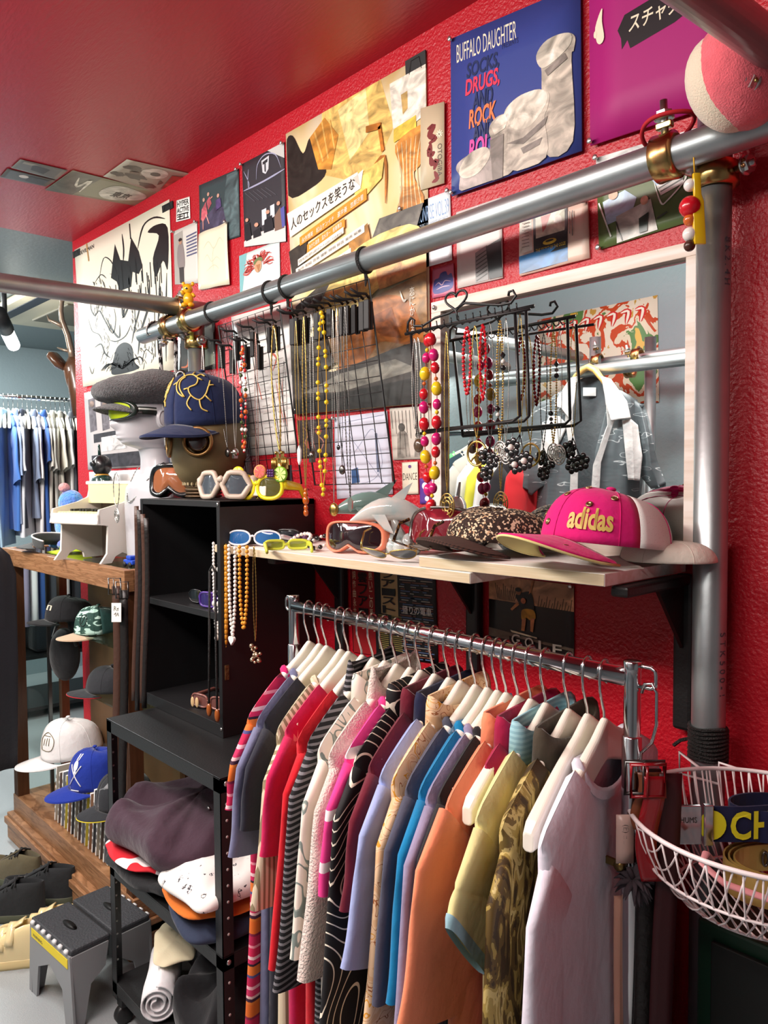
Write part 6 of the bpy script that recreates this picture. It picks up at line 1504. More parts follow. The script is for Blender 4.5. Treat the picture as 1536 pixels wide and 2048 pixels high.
for (x, y) in ((kx0 + .02, KY0 + .02), (kx1 - .062, KY0 + .02), (kx0 + .02, KY1 - .05), (kx1 - .062, KY1 - .05)):
    mb = MB(); w_ = .042 if y < 1.05 else .03; n = 5
    prof = [(0, .0)]
    for i in range(n):
        a = w_*i/n; b = w_*(i + 1)/n; prof += [(a + .0012, 0), (a + .002, .0035), (b - .002, .0035), (b - .0012, 0)]
    prof += [(w_, 0), (w_, w_), (0, w_)]
    mb.add([V((x + u, y - .006 + v, kb)) for u, v in prof] + [V((x + u, y - .006 + v, kzt - rh)) for u, v in prof], [(i, (i + 1) % len(prof), len(prof) + (i + 1) % len(prof), len(prof) + i) for i in range(len(prof))], False)
    to_obj('corner_post', mb, M_caseD, ks)
mb = MB(); mb.box((kx0 + .01, KY0 + .012, .1), (kx1 - .01, KY1, kb)); mb.box((kx0, KY0 - .01, .0), (kx1, KY1, .1)); mb.box((kx0 - .004, KY0 - .02, .06), (kx1, KY1, .085))
to_obj('plinth', mb, M_caseW, ks, bevel=.003)
for lo, hi in (((kx0 + .028, KY0 + .06, kb), (kx0 + .031, KY1 - .05, kzt - rh)), ((kx1 - .031, KY0 + .06, kb), (kx1 - .028, KY1 - .05, kzt - rh))):
    to_obj('glass_pane', MB().box(lo, hi), M_glass, ks)
to_obj('back_panel', MB().box((-2.92, KY1 - .012, kb), (kx1 - .05, KY1 - .004, kzt - rh)), mat('brown_back_panel', (98, 70, 44), rough=.6, var=.1, vscale=12), ks)
gzs = [at_y(150, 1262, KY0 + .06).z, at_y(200, 1365, KY0 + .12).z - .01, at_y(150, 1560, KY0 + .06).z]
gsh = [((kx0 + .3, kx1 - .04), gzs[0]), ((-2.55, kx1 - .04), gzs[1]), ((kx0 + .45, kx1 - .04), gzs[2])]
for (a, b), z in gsh:
    to_obj('glass_shelf', MB().box((a, KY0 + .05, z - .006), (b, KY1 - .014, z)), M_gshelf, ks)
for x in (kx0 + .16,):
    to_obj('support_rod', MB().box((x, KY0 + .1, kb), (x + .012, KY0 + .112, kzt - rh)), M_dsil, ks)
FB = lambda n, c: fabric(n, c)
kyc = KY0 + .14
def kc(px, z, y=kyc): p = at_y(px, 1024, y); return V((p.x, y, z))
cap('black cap with a cream label on the top glass shelf', kc(134, gzs[0] + .004, 1.06), facing(-12, 0), FB('black_twill', (24, 24, 27)), FB('black_twill', (24, 24, 27)), FB('black_twill', (24, 24, 27)), scale=.86, h=.1, logo=[('patch', mat('cream_label', (220, 206, 180)), [[(8, .30), (32, .30), (32, .44), (8, .44)]])])
M_mint = ramp_mat('mint_print', [(0, '#24463e'), (.48, '#3c5c50'), (.52, '#b9dcd0'), (.8, '#d8ece2')], 'noise', 20, .8, axis=(1, 1, 3), distort=1)
cap('mint printed cap with a beige brim on the top glass shelf', kc(196, gzs[0] + .004, 1.05), facing(-4, 4), M_mint, FB('beige_twill', (190, 166, 140)), FB('beige_twill', (190, 166, 140)), FB('forest_twill', (24, 58, 54)), scale=.86, h=.1, logo=[('stroke', FB('black_twill', (24, 24, 27)), .0012, [[(32 + 10*math.cos(a), .4 + .16*math.sin(a)) for a in [2*math.pi*i/16 for i in range(17)]], [(28, .3), (36, .5)]])])
cap('dark cap with a red-edged brim on the middle glass shelf', kc(218, gzs[1] + .004, 1.06), facing(-20), FB('charcoal_twill', (44, 46, 50)), FB('charcoal_twill', (44, 46, 50)), FB('red_twill', (170, 30, 40)), scale=.86, h=.09, edge_m=FB('red_twill', (170, 30, 40)))
M_whc = FB('white_twill', (232, 230, 228))
cap('white cap with a stitched emblem on the lower glass shelf', kc(134, gzs[2] + .03, 1.06), facing(-12, 6), M_whc, M_whc, M_whc, scale=1.1, h=.12, blen=.08, logo=[('stroke', mat('khaki_thread', (128, 118, 92), rough=.7), .0012, [[(14, .22), (42, .22), (48, .42), (28, .56), (10, .42), (14, .22)], [(20, .3), (22, .42)], [(28, .3), (30, .44)], [(36, .3), (36, .44)], [(18, .48), (38, .48)]])])
M_bluc = FB('royal_blue_twill', (28, 52, 150)); M_wth = mat('white_thread', (232, 232, 236), rough=.6)
skull = [('patch', M_wth, [[(22 + 7*math.cos(a), .50 + .11*math.sin(a)) for a in [2*math.pi*i/16 for i in range(16)]], [(18, .62), (21, .60), (20, .80), (16, .78)], [(24, .6), (27, .62), (30, .80), (25, .80)], [(19, .34), (25, .34), (25, .42), (19, .42)]]), ('stroke', M_wth, .0019, [[(6, .12), (22, .3), (38, .50)], [(38, .12), (22, .3), (6, .50)], [(10, .04), (32, .04)]])]
cap('royal blue cap with a white skull over crossed swords on the lower glass shelf', kc(186, gzs[2] + .02, 1.03), facing(-2, 6), M_bluc, M_bluc, M_bluc, scale=1.0, h=.118, blen=.078, logo=skull)
cap('charcoal cap with a yellow-edged brim on the lower glass shelf', kc(238, gzs[2] + .01, 1.03), facing(0, 4), FB('charcoal_twill', (44, 46, 50)), FB('charcoal_twill', (44, 46, 50)), FB('charcoal_twill', (44, 46, 50)), scale=.92, h=.11, edge_m=mat('yellow_piping', (226, 206, 40), rough=.6), logo=[('patch', mat('grey_print', (128, 130, 132)), [[(4, .1), (44, .1), (48, .4), (36, .52), (28, .66), (18, .5), (2, .44)]])])
t = thing('pale_cap', 'pale olive cap low in the show case behind the rack', 'cap', kc(330, gzs[2] - .12, 1.1)); 
bpy.data.objects.remove(t)
# belts, black bag and magazines
t = thing('black_bag', 'round black bag hanging below the top glass shelf', 'bag', kc(120, gzs[0] - .04, 1.1)); mb = MB(); mb.ball(kc(122, gzs[0] - .15, 1.08), (.085, .05, .1), 18, 12); to_obj('pouch', mb, FB('black_nylon', (26, 26, 28)), t)
mb = MB(); mb.tube([kc(100, gzs[0] - .1, 1.08), kc(112, gzs[0] - .02, 1.08), kc(132, gzs[0] - .02, 1.08), kc(146, gzs[0] - .1, 1.08)], .006, 6); to_obj('strap', mb, FB('black_nylon', (26, 26, 28)), t)
cols = ['#e8e6e2', '#d9d5cd', '#efeeea', '#c9c3ba', '#e4e0d8', '#f0efec']
mx0 = at_y(128, 1690, 1.0).x; mx1 = at_y(222, 1690, 1.0).x; nmag = 22
for i in range(nmag):
    x = mx0 + (kx1 - .08 - mx0)*i/(nmag - 1); z0 = kb + .002; hh = .2 + rnd.uniform(-.01, .02); th_ = .008; lean_ = R(9)
    t = thing('magazine', 'white-spined magazine standing in the foot of the show case, one of a long row', 'magazine', (x, 1.04, z0), rot=(0, lean_, 0), group='magazines in the show case')
    mb = MB(); mb.box((-th_/2, -.07, 0), (th_/2, .07, hh)); to_obj('pages', mb, pm(cols[i % 6], .6), t, world=False)
    mb = MB()
    for k in range(6):
        zz = .03 + .026*k; mb.add([V((-.002, -.0706, zz)), V((.0022, -.0706, zz)), V((.0022, -.0706, zz + rnd.uniform(.01, .018))), V((-.002, -.0706, zz + .016))], [(0, 1, 2, 3)], False)
    to_obj('spine_print', mb, pm('#3c3834'), t, world=False)
    mb = MB(); mb.add([V((th_/2 + .0004, -.07, 0)), V((th_/2 + .0004, .07, 0)), V((th_/2 + .0004, .07, hh)), V((th_/2 + .0004, -.07, hh))], [(0, 1, 2, 3)], False); to_obj('cover', mb, pm(['#b9b2a4', '#6c5a52', '#8c94a0', '#d8c84c', '#a4785c', '#4c4c50'][i % 6]), t, world=False)
# belts with a tag, hung at the case corner
M_leath = mat('brown_leather', (74, 50, 40), rough=.4, bump=.2, bscale=90); M_bleath = mat('black_leather', (28, 25, 24), rough=.4, bump=.2, bscale=90)
def belt(label, px, py0, py1, m, y=KY0 - .03, w=.022, buckle=True, group='belts hung at the show case corner'):
    a = at_y(px, py0, y); b = at_y(px + rnd.uniform(-3, 3), py1, y); t = thing('leather_belt', label, 'belt', a, group=group)
    dr = _r0*.9 + V((0, 0, 0)); mb = MB()
    mb.sheet(lambda u, v: a.lerp(b, v) + _r0*((u - .5)*w) + V((0, .004*math.sin(5*v), 0)), 2, 14, .003); to_obj('strap', mb, m, t)
    if buckle:
        o = a + V((0, -.004, .0)); mb = MB(); mb.tube([o + _r0*sx*w*.75 + V((0, 0, sz*.022)) for sx, sz in ((-1, -1), (1, -1), (1, 1), (-1, 1))], .0026, 6, loop=True); mb.tube([o + V((0, -.003, -.022)), o + V((0, -.003, .02))], .0016, 6); to_obj('buckle', mb, M_dsil, t)
    return t
belt('brown belt with a silver buckle over the show case corner post', 232, 1172, 1600, M_leath)
belt('dark belt next to the brown one at the show case corner', 247, 1180, 1660, M_bleath, y=KY0 - .045)
t = thing('price_tag', 'white swing tag with a handwritten scrawl at the show case corner', 'tag', at_y(233, 1225, KY0 - .06)); a = at_y(224, 1206, KY0 - .06); b = at_y(243, 1244, KY0 - .06)
q = [at_y(223, 1206, KY0 - .06), at_y(242, 1206, KY0 - .06), at_y(242, 1244, KY0 - .06), at_y(223, 1244, KY0 - .06)]
mb = MB(); mb.add(q + [p + V((0, .001, 0)) for p in q], [(0, 3, 2, 1), (4, 5, 6, 7), (0, 1, 5, 4), (1, 2, 6, 5), (2, 3, 7, 6), (3, 0, 4, 7)], False); to_obj('card', mb, pm('#eeebe2'), t)
mb = MB(); L = lambda u, v: q[0] + (q[1] - q[0])*u + (q[3] - q[0])*v + V((0, -.0012, 0))
for ln in (((.3, .4), (.35, .15), (.5, .2), (.4, .28), (.6, .4)), ((.6, .3), (.75, .25), (.7, .4)), ((.3, .6), (.5, .5), (.5, .7)), ((.6, .65), (.7, .5), (.8, .68))): mb.tube([L(*p) for p in ln], .0007, 5)
to_obj('scrawl', mb, pm('#242424'), t)
for i, (px, py1) in enumerate(((273, 1400), (279, 1420), (286, 1405), (293, 1415))):
    belt('narrow dark belt hanging in the gap between show case and black cabinet', px, 1012 + 8*i, py1, M_bleath if i % 2 else M_leath, y=.90 - .006*i, w=.012, buckle=False, group='belts between the case and the cabinet')

# ---------------------------------------------------------------- on the show case
KT = kzt
M_ivory = mat('ivory_gloss_plastic', (226, 220, 210), rough=.25, coat=.4); M_keyy = mat('pale_yellow_keys', (236, 230, 168), rough=.35)
pn = thing('toy_piano', 'small ivory toy piano with yellow keys on the show case', 'toy piano', (at_y(212, 1100, 1.03).x, 1.03, KT), rz=R(14))
W2 = .115
mb = MB()
for sg in (-1, 1):
    poly = [(-.11, 0), (-.07, 0), (-.055, .02), (-.03, .03), (-.004, .02), (.0, .0), (.08, .0), (.08, .24), (.03, .24), (.02, .20), (-.02, .185), (-.11, .165), (-.12, .12), (-.08, .115), (-.085, .03)]
    m2 = MB(); m2.prism(poly, .008, Matrix.Translation((sg*W2, 0, 0)) @ Matrix.Rotation(math.pi/2, 4, 'Z')); to_obj('side_panel', m2, M_ivory, pn, world=False, bevel=.003)
to_obj('lid', MB().box((-W2 - .012, .02, .24), (W2 + .012, .10, .252)), M_ivory, pn, world=False, bevel=.004)
to_obj('back_board', MB().box((-W2, .07, .0), (W2, .078, .24)), mat('brown_grey_board', (150, 134, 124), rough=.6), pn, world=False)
to_obj('music_desk', MB().box((-W2 + .004, .02, .18), (W2 - .004, .03, .24)), M_keyy, pn, world=False)
to_obj('key_bed', MB().box((-W2, -.105, .125), (W2, .03, .15)), M_ivory, pn, world=False, bevel=.003)
mb = MB()
for k in range(14): x = -W2 + .008 + (2*W2 - .016)*k/14; mb.box((x + .0006, -.098, .15), (x + (2*W2 - .016)/14 - .0006, .0, .156))
to_obj('white_keys', mb, M_keyy, pn, world=False)['kind'] = 'stuff'
mb = MB()
for k in range(13):
    if k % 7 in (2, 6): continue
    x = -W2 + .008 + (2*W2 - .016)*(k + 1)/14; mb.box((x - .004, -.06, .156), (x + .004, .0, .163))
to_obj('black_keys', mb, M_black, pn, world=False)['kind'] = 'stuff'
to_obj('key_slip', MB().box((-W2 - .004, -.118, .118), (W2 + .004, -.104, .152)), M_ivory, pn, world=False, bevel=.004)

# mannequin bust
M_bust = mat('white_mannequin', (188, 188, 193), rough=.32, coat=.2)
bs = thing('mannequin_bust', 'white mannequin bust wearing a flat cap and yellow shield glasses', 'mannequin', (at_y(300, 900, 1.075).x, 1.075, KT), rz=R(-4))
BZ = 1.385 - KT - .02
def ring(z, fx, bx, ry, cy=0.0, n=48, e=1.0):
    out = []
    for j in range(n):
        a = 2*math.pi*j/n; c, s = math.cos(a), math.sin(a); r_ = fx if c > 0 else bx
        out.append(V((ry*math.copysign(abs(s)**e, s), cy - r_*math.copysign(abs(c)**e, c), z)))
    return out
S0 = BZ
prof = [(0, .06, .05, .10, 0), (.02, .065, .055, .115, 0), (S0 - .06, .066, .055, .135, 0), (S0 - .01, .064, .05, .14, .004), (S0 + .012, .055, .045, .125, .01), (S0 + .03, .046, .042, .085, .016), (S0 + .05, .044, .042, .058, .018), (S0 + .08, .042, .042, .050, .016), (S0 + .11, .042, .044, .048, .010)]
hd = S0 + .11
prof2 = [(.0, .046, .044, .049, .008), (.010, .075, .05, .052, .006), (.018, .090, .058, .056, .003), (.03, .096, .068, .061, 0), (.05, .098, .078, .066, 0), (.07, .099, .086, .069, 0), (.09, .100, .092, .0715, 0), (.11, .100, .095, .073, 0), (.13, .098, .096, .074, 0), (.15, .096, .096, .073, .002), (.17, .09, .092, .070, .004), (.19, .078, .082, .062, .006), (.205, .06, .064, .048, .008), (.215, .035, .04, .03, .008), (.219, .008, .01, .008, .008)]
rs = []
def dens(pr, k):
    out = []
    for a, b in zip(pr, pr[1:]):
        for i in range(k): out.append(tuple(a[q] + (b[q] - a[q])*i/k for q in range(5)))
    out.append(pr[-1]); return out
for q in dens(prof, 3): rs.append(ring(*q))
for q in dens([(z + hd, a, b, c, d) for z, a, b, c, d in prof2], 4): rs.append(ring(*q, n=48))
g_ = lambda x, s: math.exp(-(x/s)**2)
for rg in rs:
    for p in rg:
        z = p.z - hd
        if z < -.002 or p.y > 0: continue
        x = p.x
        d = .024*g_(x, .010)*g_(z - .066, .013) + .014*g_(x, .008)*g_(z - .086, .018)          # nose tip, bridge
        d += .007*g_(x, .016)*g_(z - .041, .005) + .007*g_(x, .015)*g_(z - .030, .0055) - .004*g_(x, .018)*g_(z - .0355, .0025)   # lips
        d += .008*g_(x, .018)*g_(z - .010, .009) - .004*g_(x, .02)*g_(z - .021, .005)            # chin
        d -= .009*(g_(x - .03, .014) + g_(x + .03, .014))*g_(z - .100, .012)                      # eye sockets
        d += .003*(g_(x - .03, .02) + g_(x + .03, .02))*g_(z - .118, .007)
        d += .003*(g_(x - .042, .016) + g_(x + .042, .016))*g_(z - .07, .018)
        p.y -= d
mb = MB(); mb.rings(rs); to_obj('head_and_shoulders', mb, M_bust, bs, world=False, sub=1)
for sg in (-1, 1):
    mb = MB(); mb.ball((sg*.073, .008, hd + .085), (.008, .018, .028), 12, 8); mb.tube([(sg*.078, .012 + .014*math.cos(a), hd + .087 + .024*math.sin(a)) for a in [2*math.pi*i/18 for i in range(15)]], .0032, 6); to_obj('ear', mb, M_bust, bs, world=False)
bx, by = bs.location.x, bs.location.y
shades_z = KT + hd + .084
t = goggles('yellow shield glasses with a striped strap, worn by the white mannequin', (bx - .006, by - .116, shades_z - .006), facing(-4, 0), mat('dark_green_frame', (22, 36, 30), rough=.3, coat=.3), mat('yellow_shield_lens', (176, 196, 24), rough=.35, spec=.3), ramp_mat('striped_strap', [(0, '#1c2420'), (.4, '#c9cfc9'), (.6, '#1c2420')], 'wave', 14, .7, bands='Z'), w=.158, h=.056, depth=.012, nose=False, cv=7, inn=.84, name='shield_glasses')
# flat cap
M_tweed = mat('charcoal_tweed', (66, 66, 68), rough=1, bump=.8, bscale=260, col2=(96, 96, 98), vscale=180, sheen=.3)
fc = thing('flat_cap', 'charcoal tweed newsboy cap on the white mannequin head', 'flat cap', (bx - .004, by, KT + hd + .128), rot=(R(3), 0, R(-6)), scale=1.06)
n = 40; rs = []
for z, fx, bxk, ry, cy, pf in ((-.004, .104, .106, .084, 0, 0), (.012, .108, .11, .088, 0, .0), (.026, .135, .128, .112, -.004, .004), (.042, .150, .130, .124, -.008, .005), (.066, .146, .126, .118, -.008, .006), (.086, .118, .104, .096, -.006, .004), (.099, .07, .066, .06, -.004, .002), (.104, .02, .02, .02, -.004, 0)):
    rg = ring(z, fx, bxk, ry, cy, n)
    for j, p in enumerate(rg):
        a = 2*math.pi*j/n; p.z += pf*math.sin(8*a + z*60) - .016*max(0, math.cos(a))*(z > .02)*(.4 + z*4)
    rs.append(rg)
mb = MB(); mb.rings(rs); to_obj('crown', mb, M_tweed, fc, world=False, sub=1)
mb = MB(); mb.sheet(lambda u, v: V((.086*math.sin(R(-62 + 124*u))*(1 + .06*v), -.104*math.cos(R(-62 + 124*u)) - .05*v*math.cos((u - .5)*math.pi)**.6, .006 - .014*v - .02*(2*u - 1)**2)), 22, 6, .004); to_obj('brim', mb, M_tweed, fc, world=False)
mb = MB(); mb.ball((0, -.004, .092), (.009, .009, .005), 12, 6); to_obj('top_button', mb, M_tweed, fc, world=False)
# necklace on the bust
pts = []
for i in range(61):
    s = i/60; a = -math.pi*.62 + s*2*math.pi*.62
    w_ = .058 + .03*math.cos(a)**2; zz = KT + S0 + .065 - .115*max(0, math.cos(a))**1.6
    pts.append(V((bx + .074*math.sin(a), by + .012 - (.07 + .012*max(0, math.cos(a)))*math.cos(a), zz)))
t = thing('spiked_necklace', 'silver ring chain with dark spikes round the mannequin neck', 'necklace', pts[30]); mb = MB(); strand(mb, pts, .0026, .012); to_obj('chain', mb, M_silver, t)
mb = MB()
for k in (40, 42, 44, 46, 48, 50, 52):
    q = (pts[k + 1] - pts[k - 1]).normalized(); mb.lathe([(.004, -.008), (.006, 0), (.004, .008)], 7, Matrix.Translation(pts[k]) @ q.to_track_quat('Z', 'Y').to_matrix().to_4x4(), smooth=False); mb.tube([pts[k], pts[k] + V((.002, -.006, -.016))], [.002, .0004], 5)
to_obj('spikes', mb, M_dsil, t)
a = at_y(232, 945, .975); chain('long silver ring chain with a filigree clump lying on the toy piano keys', a, .04, px_len(a, 1016), .0022, M_silver, .014, P_filigree(M_silver, .016), group='chains on the mannequin')

# visor, lime cap, plush, toy figure, small toys
M_charc = FB('charcoal_felt', (62, 64, 64))
vs = thing('sun_visor', 'charcoal sun visor lying at the far end of the show case', 'visor', (at_y(120, 1100, 1.02).x, 1.02, KT + .004), rot=(0, 0, R(-62)))
mb = MB(); mb.sheet(lambda u, v: V((.095*math.sin(R(-75 + 150*u))*(1 + .04*v), -.085*math.cos(R(-75 + 150*u)) - .085*v*math.cos((u - .5)*math.pi)**.6, .012 + .02*(1 - (2*u - 1)**2)*(1 - v) )), 24, 6, .003); to_obj('brim', mb, M_charc, vs, world=False)
mb = MB(); mb.sheet(lambda u, v: V((.095*math.sin(R(-100 + 200*u)), -.085*math.cos(R(-100 + 200*u)), .03 - .02*(2*u - 1)**2 + .03*v)), 28, 3, .003); to_obj('band', mb, M_charc, vs, world=False)
mb = MB(); mb.tube([V((.095*math.sin(R(-100 + 200*u/30)), -.086*math.cos(R(-100 + 200*u/30)), .061 - .02*(2*u/30 - 1)**2)) for u in range(31)], .003, 6); to_obj('terry_edge', mb, FB('white_twill', (232, 230, 228)), vs, world=False)
M_lime = FB('neon_lime_twill', (196, 226, 40))
cap('neon lime cap lying on the show case behind the toy piano legs', (at_y(158, 1112, 1.08).x, 1.075, KT + .002), facing(-30), M_lime, M_lime, M_lime, scale=.62, h=.06)
M_fuzz = mat('turquoise_plush', (60, 160, 220), rough=1, bump=1.0, bscale=90, sheen=.6, col2=(96, 110, 210), vscale=16)
pl = thing('plush_toy', 'fuzzy turquoise plush toy with violet patches at the end of the show case', 'plush toy', (at_y(152, 1060, 1.12).x, 1.10, KT))
mb = MB(); o = pl.location
mb.ball(o + V((0, 0, .08)), (.06, .05, .082), 20, 14); mb.ball(o + V((.012, 0, .17)), (.05, .045, .05), 18, 12); mb.ball(o + V((-.05, -.02, .09)), (.02, .02, .05), 12, 8); mb.ball(o + V((.05, -.03, .02)), (.03, .04, .022), 12, 8); mb.ball(o + V((-.04, -.03, .02)), (.03, .04, .022), 12, 8)
to_obj('body', mb, M_fuzz, pl)
mb = MB(); mb.ball(o + V((.0, -.02, .228)), (.022, .02, .018), 12, 8); to_obj('pink_tuft', mb, mat('dusty_pink_plush', (206, 150, 150), rough=1, bump=.8, bscale=90), pl)
M_grn = mat('dark_green_vinyl', (18, 52, 46), rough=.25, coat=.4); M_bvin = mat('black_vinyl', (22, 22, 24), rough=.3, coat=.3)
fg = thing('action_figure', 'vinyl toy figure in a dark helmet and green vest behind the toy piano', 'toy figure', (at_y(208, 1000, 1.12).x, 1.115, KT), rz=R(-10)); 
mb = MB(); mb.lathe([(.026, .15), (.03, .17), (.040, .20), (.046, .235), (.036, .262), (.018, .27)], 18, Matrix.Scale(.75, 4, (0, 1, 0)));
for sg in (-1, 1):
    mb.tube([(sg*.016, 0, .0), (sg*.018, 0, .03), (sg*.018, -.004, .08), (sg*.016, 0, .155)], [.014, .013, .017, .022], 12)
    mb.ball((sg*.018, -.012, .008), (.014, .026, .009), 10, 6); mb.tube([(sg*.044, 0, .245), (sg*.056, 0, .2), (sg*.052, -.012, .15)], [.016, .014, .011], 10)
to_obj('body', mb, M_bvin, fg, world=False)
mb = MB(); mb.ball((0, 0, .305), (.032, .034, .038), 16, 12); mb.ball((0, -.03, .312), (.022, .01, .012), 10, 6); to_obj('helmet', mb, M_bvin, fg, world=False)
mb = MB(); mb.lathe([(.034, .19), (.044, .205), (.050, .238), (.040, .266), (.02, .274)], 18, Matrix.Scale(.78, 4, (0, 1, 0)))
for sg in (-1, 1): mb.ball((sg*.047, 0, .248), (.022, .022, .02), 12, 8)
mb.tube([(-.03, 0, .34), (-.036, 0, .38)], [.006, .004], 6); to_obj('vest', mb, M_grn, fg, world=False)
mb = MB(); mb.lathe([(.022, .262), (.026, .27), (.018, .28)], 14); to_obj('scarf', mb, mat('mustard_vinyl', (190, 140, 50), rough=.4), fg, world=False)
sm = thing('toy_car', 'tiny blue toy car near the show case corner', 'toy', (at_y(262, 1130, .985).x, .99, KT)); o = sm.location
mb = MB(); mb.box(o + V((-.03, -.016, .008)), o + V((.03, .016, .022))); mb.box(o + V((-.016, -.014, .022)), o + V((.014, .014, .034))); to_obj('body', mb, mat('toy_blue', (36, 76, 190), rough=.3, coat=.4), sm, bevel=.004)
for sx in (-.018, .018):
    for sy in (-.016, .016): mb = MB(); mb.lathe([(.008, -.003), (.008, .003)], 12, Matrix.Translation(o + V((sx, sy, .008))) @ Matrix.Rotation(math.pi/2, 4, 'X')); to_obj('wheel', mb, M_black, sm)
for k, (dx, dy, c, lb) in enumerate(((-.06, .03, (60, 120, 50), 'tiny green toy left of the blue toy car'), (.028, .032, (220, 176, 130), 'tiny peach ball right of the blue toy car'), (-.03, .045, (200, 40, 40), 'tiny red toy behind the blue toy car'))):
    mb = MB(); mb.ball(o + V((dx, dy, .012)), (.014, .012, .012), 10, 8); mb.ball(o + V((dx, dy, .026)), .008, 8, 6); tag(to_obj('small_toy', mb, mat('toy_%d' % k, c, rough=.35, coat=.3), origin=o + V((dx, dy, 0))), lb, 'toy')
# deer head
M_deer = mat('bronze_brown_resin', (86, 54, 34), rough=.3, coat=.3, var=.2, vscale=14)
DX = lambda px, py: at_d(px, py, 3.35)
de = thing('deer_head', 'bronze-brown deer head with a tall antler beyond the end of the red wall', 'deer head', DX(150, 760))
mb = MB(); pts = [DX(165, 800), DX(158, 760), DX(150, 728), DX(146, 712)]; mb.tube([DX(172, 830), DX(160, 770), DX(152, 735), DX(148, 720), DX(150, 770), DX(154, 800)][:4], [.055, .05, .045, .03], 16)
rs_pts = [DX(150, 716), DX(148, 740), DX(150, 765), DX(153, 785), DX(156, 802)]; mb.tube(rs_pts, [.028, .045, .036, .026, .018], 16); to_obj('head', mb, M_deer, de)
for pp in ([DX(136, 742), DX(122, 730), DX(106, 712), DX(98, 704)],):
    mb = MB(); mb.tube(pp, [.016, .05, .05, .006], 12, flat=.45, up=(0, 0, 1)); to_obj('ear', mb, M_deer, de)
M_ant = mat('antler_silver_brown', (150, 130, 112), rough=.25, metal=.5)
mb = MB(); mb.tube([DX(146, 722), DX(142, 700), DX(136, 672), DX(124, 640), DX(122, 622), DX(124, 604), DX(118, 588), DX(108, 574)], [.016, .014, .013, .011, .010, .009, .007, .002], 10)
mb.tube([DX(124, 604), DX(128, 594), DX(140, 580)], [.009, .007, .002], 8); mb.tube([DX(130, 655), DX(112, 646), DX(98, 640), DX(94, 630)], [.010, .009, .006, .002], 8); mb.tube([DX(142, 703), DX(128, 700), DX(114, 695)], [.010, .006, .002], 8)
to_obj('antler', mb, M_ant, de)
mb = MB(); mb.tube([DX(172, 830), DX(176, 780), DX(174, 740)], [.05, .06, .05], 14); to_obj('neck', mb, M_deer, de)
mb = MB(); mb.tube([DX(176, 780), V((WX0 + .01, WY + .06, DX(176, 780).z))], .02, 10); to_obj('mount_arm', mb, M_dsil, de)
# ---------------------------------------------------------------- far room: air conditioner, lamp, clothes rail
M_acw = mat('ac_beige_plastic', (206, 196, 172), rough=.45)
ax0, ax1 = -4.72, -3.76; ay0, ay1 = 1.30, 2.25
ac = thing('air_conditioner', 'beige ceiling air conditioner panel in the far room beyond the red wall', 'air conditioner', ((ax0 + ax1)/2, (ay0 + ay1)/2, CZ))
to_obj('panel', MB().box((ax0, ay0, CZ - .03), (ax1, ay1, CZ + .004)), M_acw, ac, bevel=.012)
for lo, hi in (((ax0 + .14, ay0 + .06, CZ - .034), (ax1 - .14, ay0 + .12, CZ - .028)), ((ax0 + .14, ay1 - .12, CZ - .034), (ax1 - .14, ay1 - .06, CZ - .028)), ((ax1 - .12, ay0 + .14, CZ - .034), (ax1 - .06, ay1 - .14, CZ - .028))):
    to_obj('louvre', MB().box(lo, hi), mat('louvre_dark', (24, 28, 42), rough=.5), ac)
to_obj('intake_grille', MB().box((ax0 + .22, ay0 + .22, CZ - .04), (ax1 - .22, ay1 - .22, CZ - .028)), mat('ac_grille', (112, 106, 92), rough=.6), ac, bevel=.006)
lp_ = at_d(10, 655, 3.6)
lt = thing('ceiling_lamp', 'black track lamp with a glowing white tube in the far room', 'lamp', lp_)
dv = V((-.5, .25, -.12)).normalized()
mb = MB(); mb.tube([lp_ + V((0, 0, .04)), lp_ + V((0, 0, CZ - lp_.z))], .012, 8); to_obj('stem', mb, M_black, lt)
mb = MB(); mb.tube([lp_ + dv*.02, lp_ - dv*.16], .036, 16); to_obj('holder', mb, M_black, lt)
mb = MB(); mb.tube([lp_ + dv*.02, lp_ + dv*.22], .03, 16); to_obj('glowing_tube', mb, mat('lamp_glow', (255, 252, 240), emit=14), lt)

RX = -4.25
fr_ = thing('wall_rail', 'chrome clothes rail of pale shirts in the far room', 'clothes rail', (RX, 1.2, at_x(80, 797, RX).z))
zr = at_x(80, 797, RX).z
mb = MB(); mb.tube([(RX, at_x(-90, 797, RX).y, zr), (RX, at_x(215, 797, RX).y, zr)], .0125, 14); to_obj('rail', mb, M_chrome, fr_)
for yy in (at_x(-90, 797, RX).y, at_x(215, 797, RX).y):
    mb = MB(); mb.tube([(RX, yy, zr), (RX, yy, 0.0)], .0125, 12); mb.tube([(RX - .22, yy, .012), (RX + .22, yy, .012)], .0125, 12); to_obj('post', mb, M_chrome, fr_)
mb = MB(); mb.tube([(RX, at_x(-90, 797, RX).y, .62), (RX, at_x(215, 797, RX).y, .62)], .010, 10); to_obj('lower_rail', mb, M_chrome, fr_)
FARC = [('#7cb8dc', 'bright sky-blue'), ('#a9cbe0', 'pale blue'), ('#b4d6ec', 'ice-blue'), ('#4a78c4', 'cobalt'), ('#9fb4d8', 'dusty blue'), ('#e6e8ee', 'crisp white'), ('#3c4250', 'charcoal'), ('#d9d9dc', 'off-white'), ('#7e8aa4', 'slate grey'), ('#e9e4e4', 'pinkish white'), ('#34589c', 'deep blue'), ('#d8d2c6', 'oatmeal'), ('#c6c4bc', 'stone grey'), ('#e2ddcd', 'cream'), ('#b9b6ae', 'grey beige'), ('#ecebe8', 'bright white'), ('#5c6068', 'steel grey'), ('#d6d7d4', 'silver grey'), ('#46525c', 'dark teal grey')]
wh = put_hanger
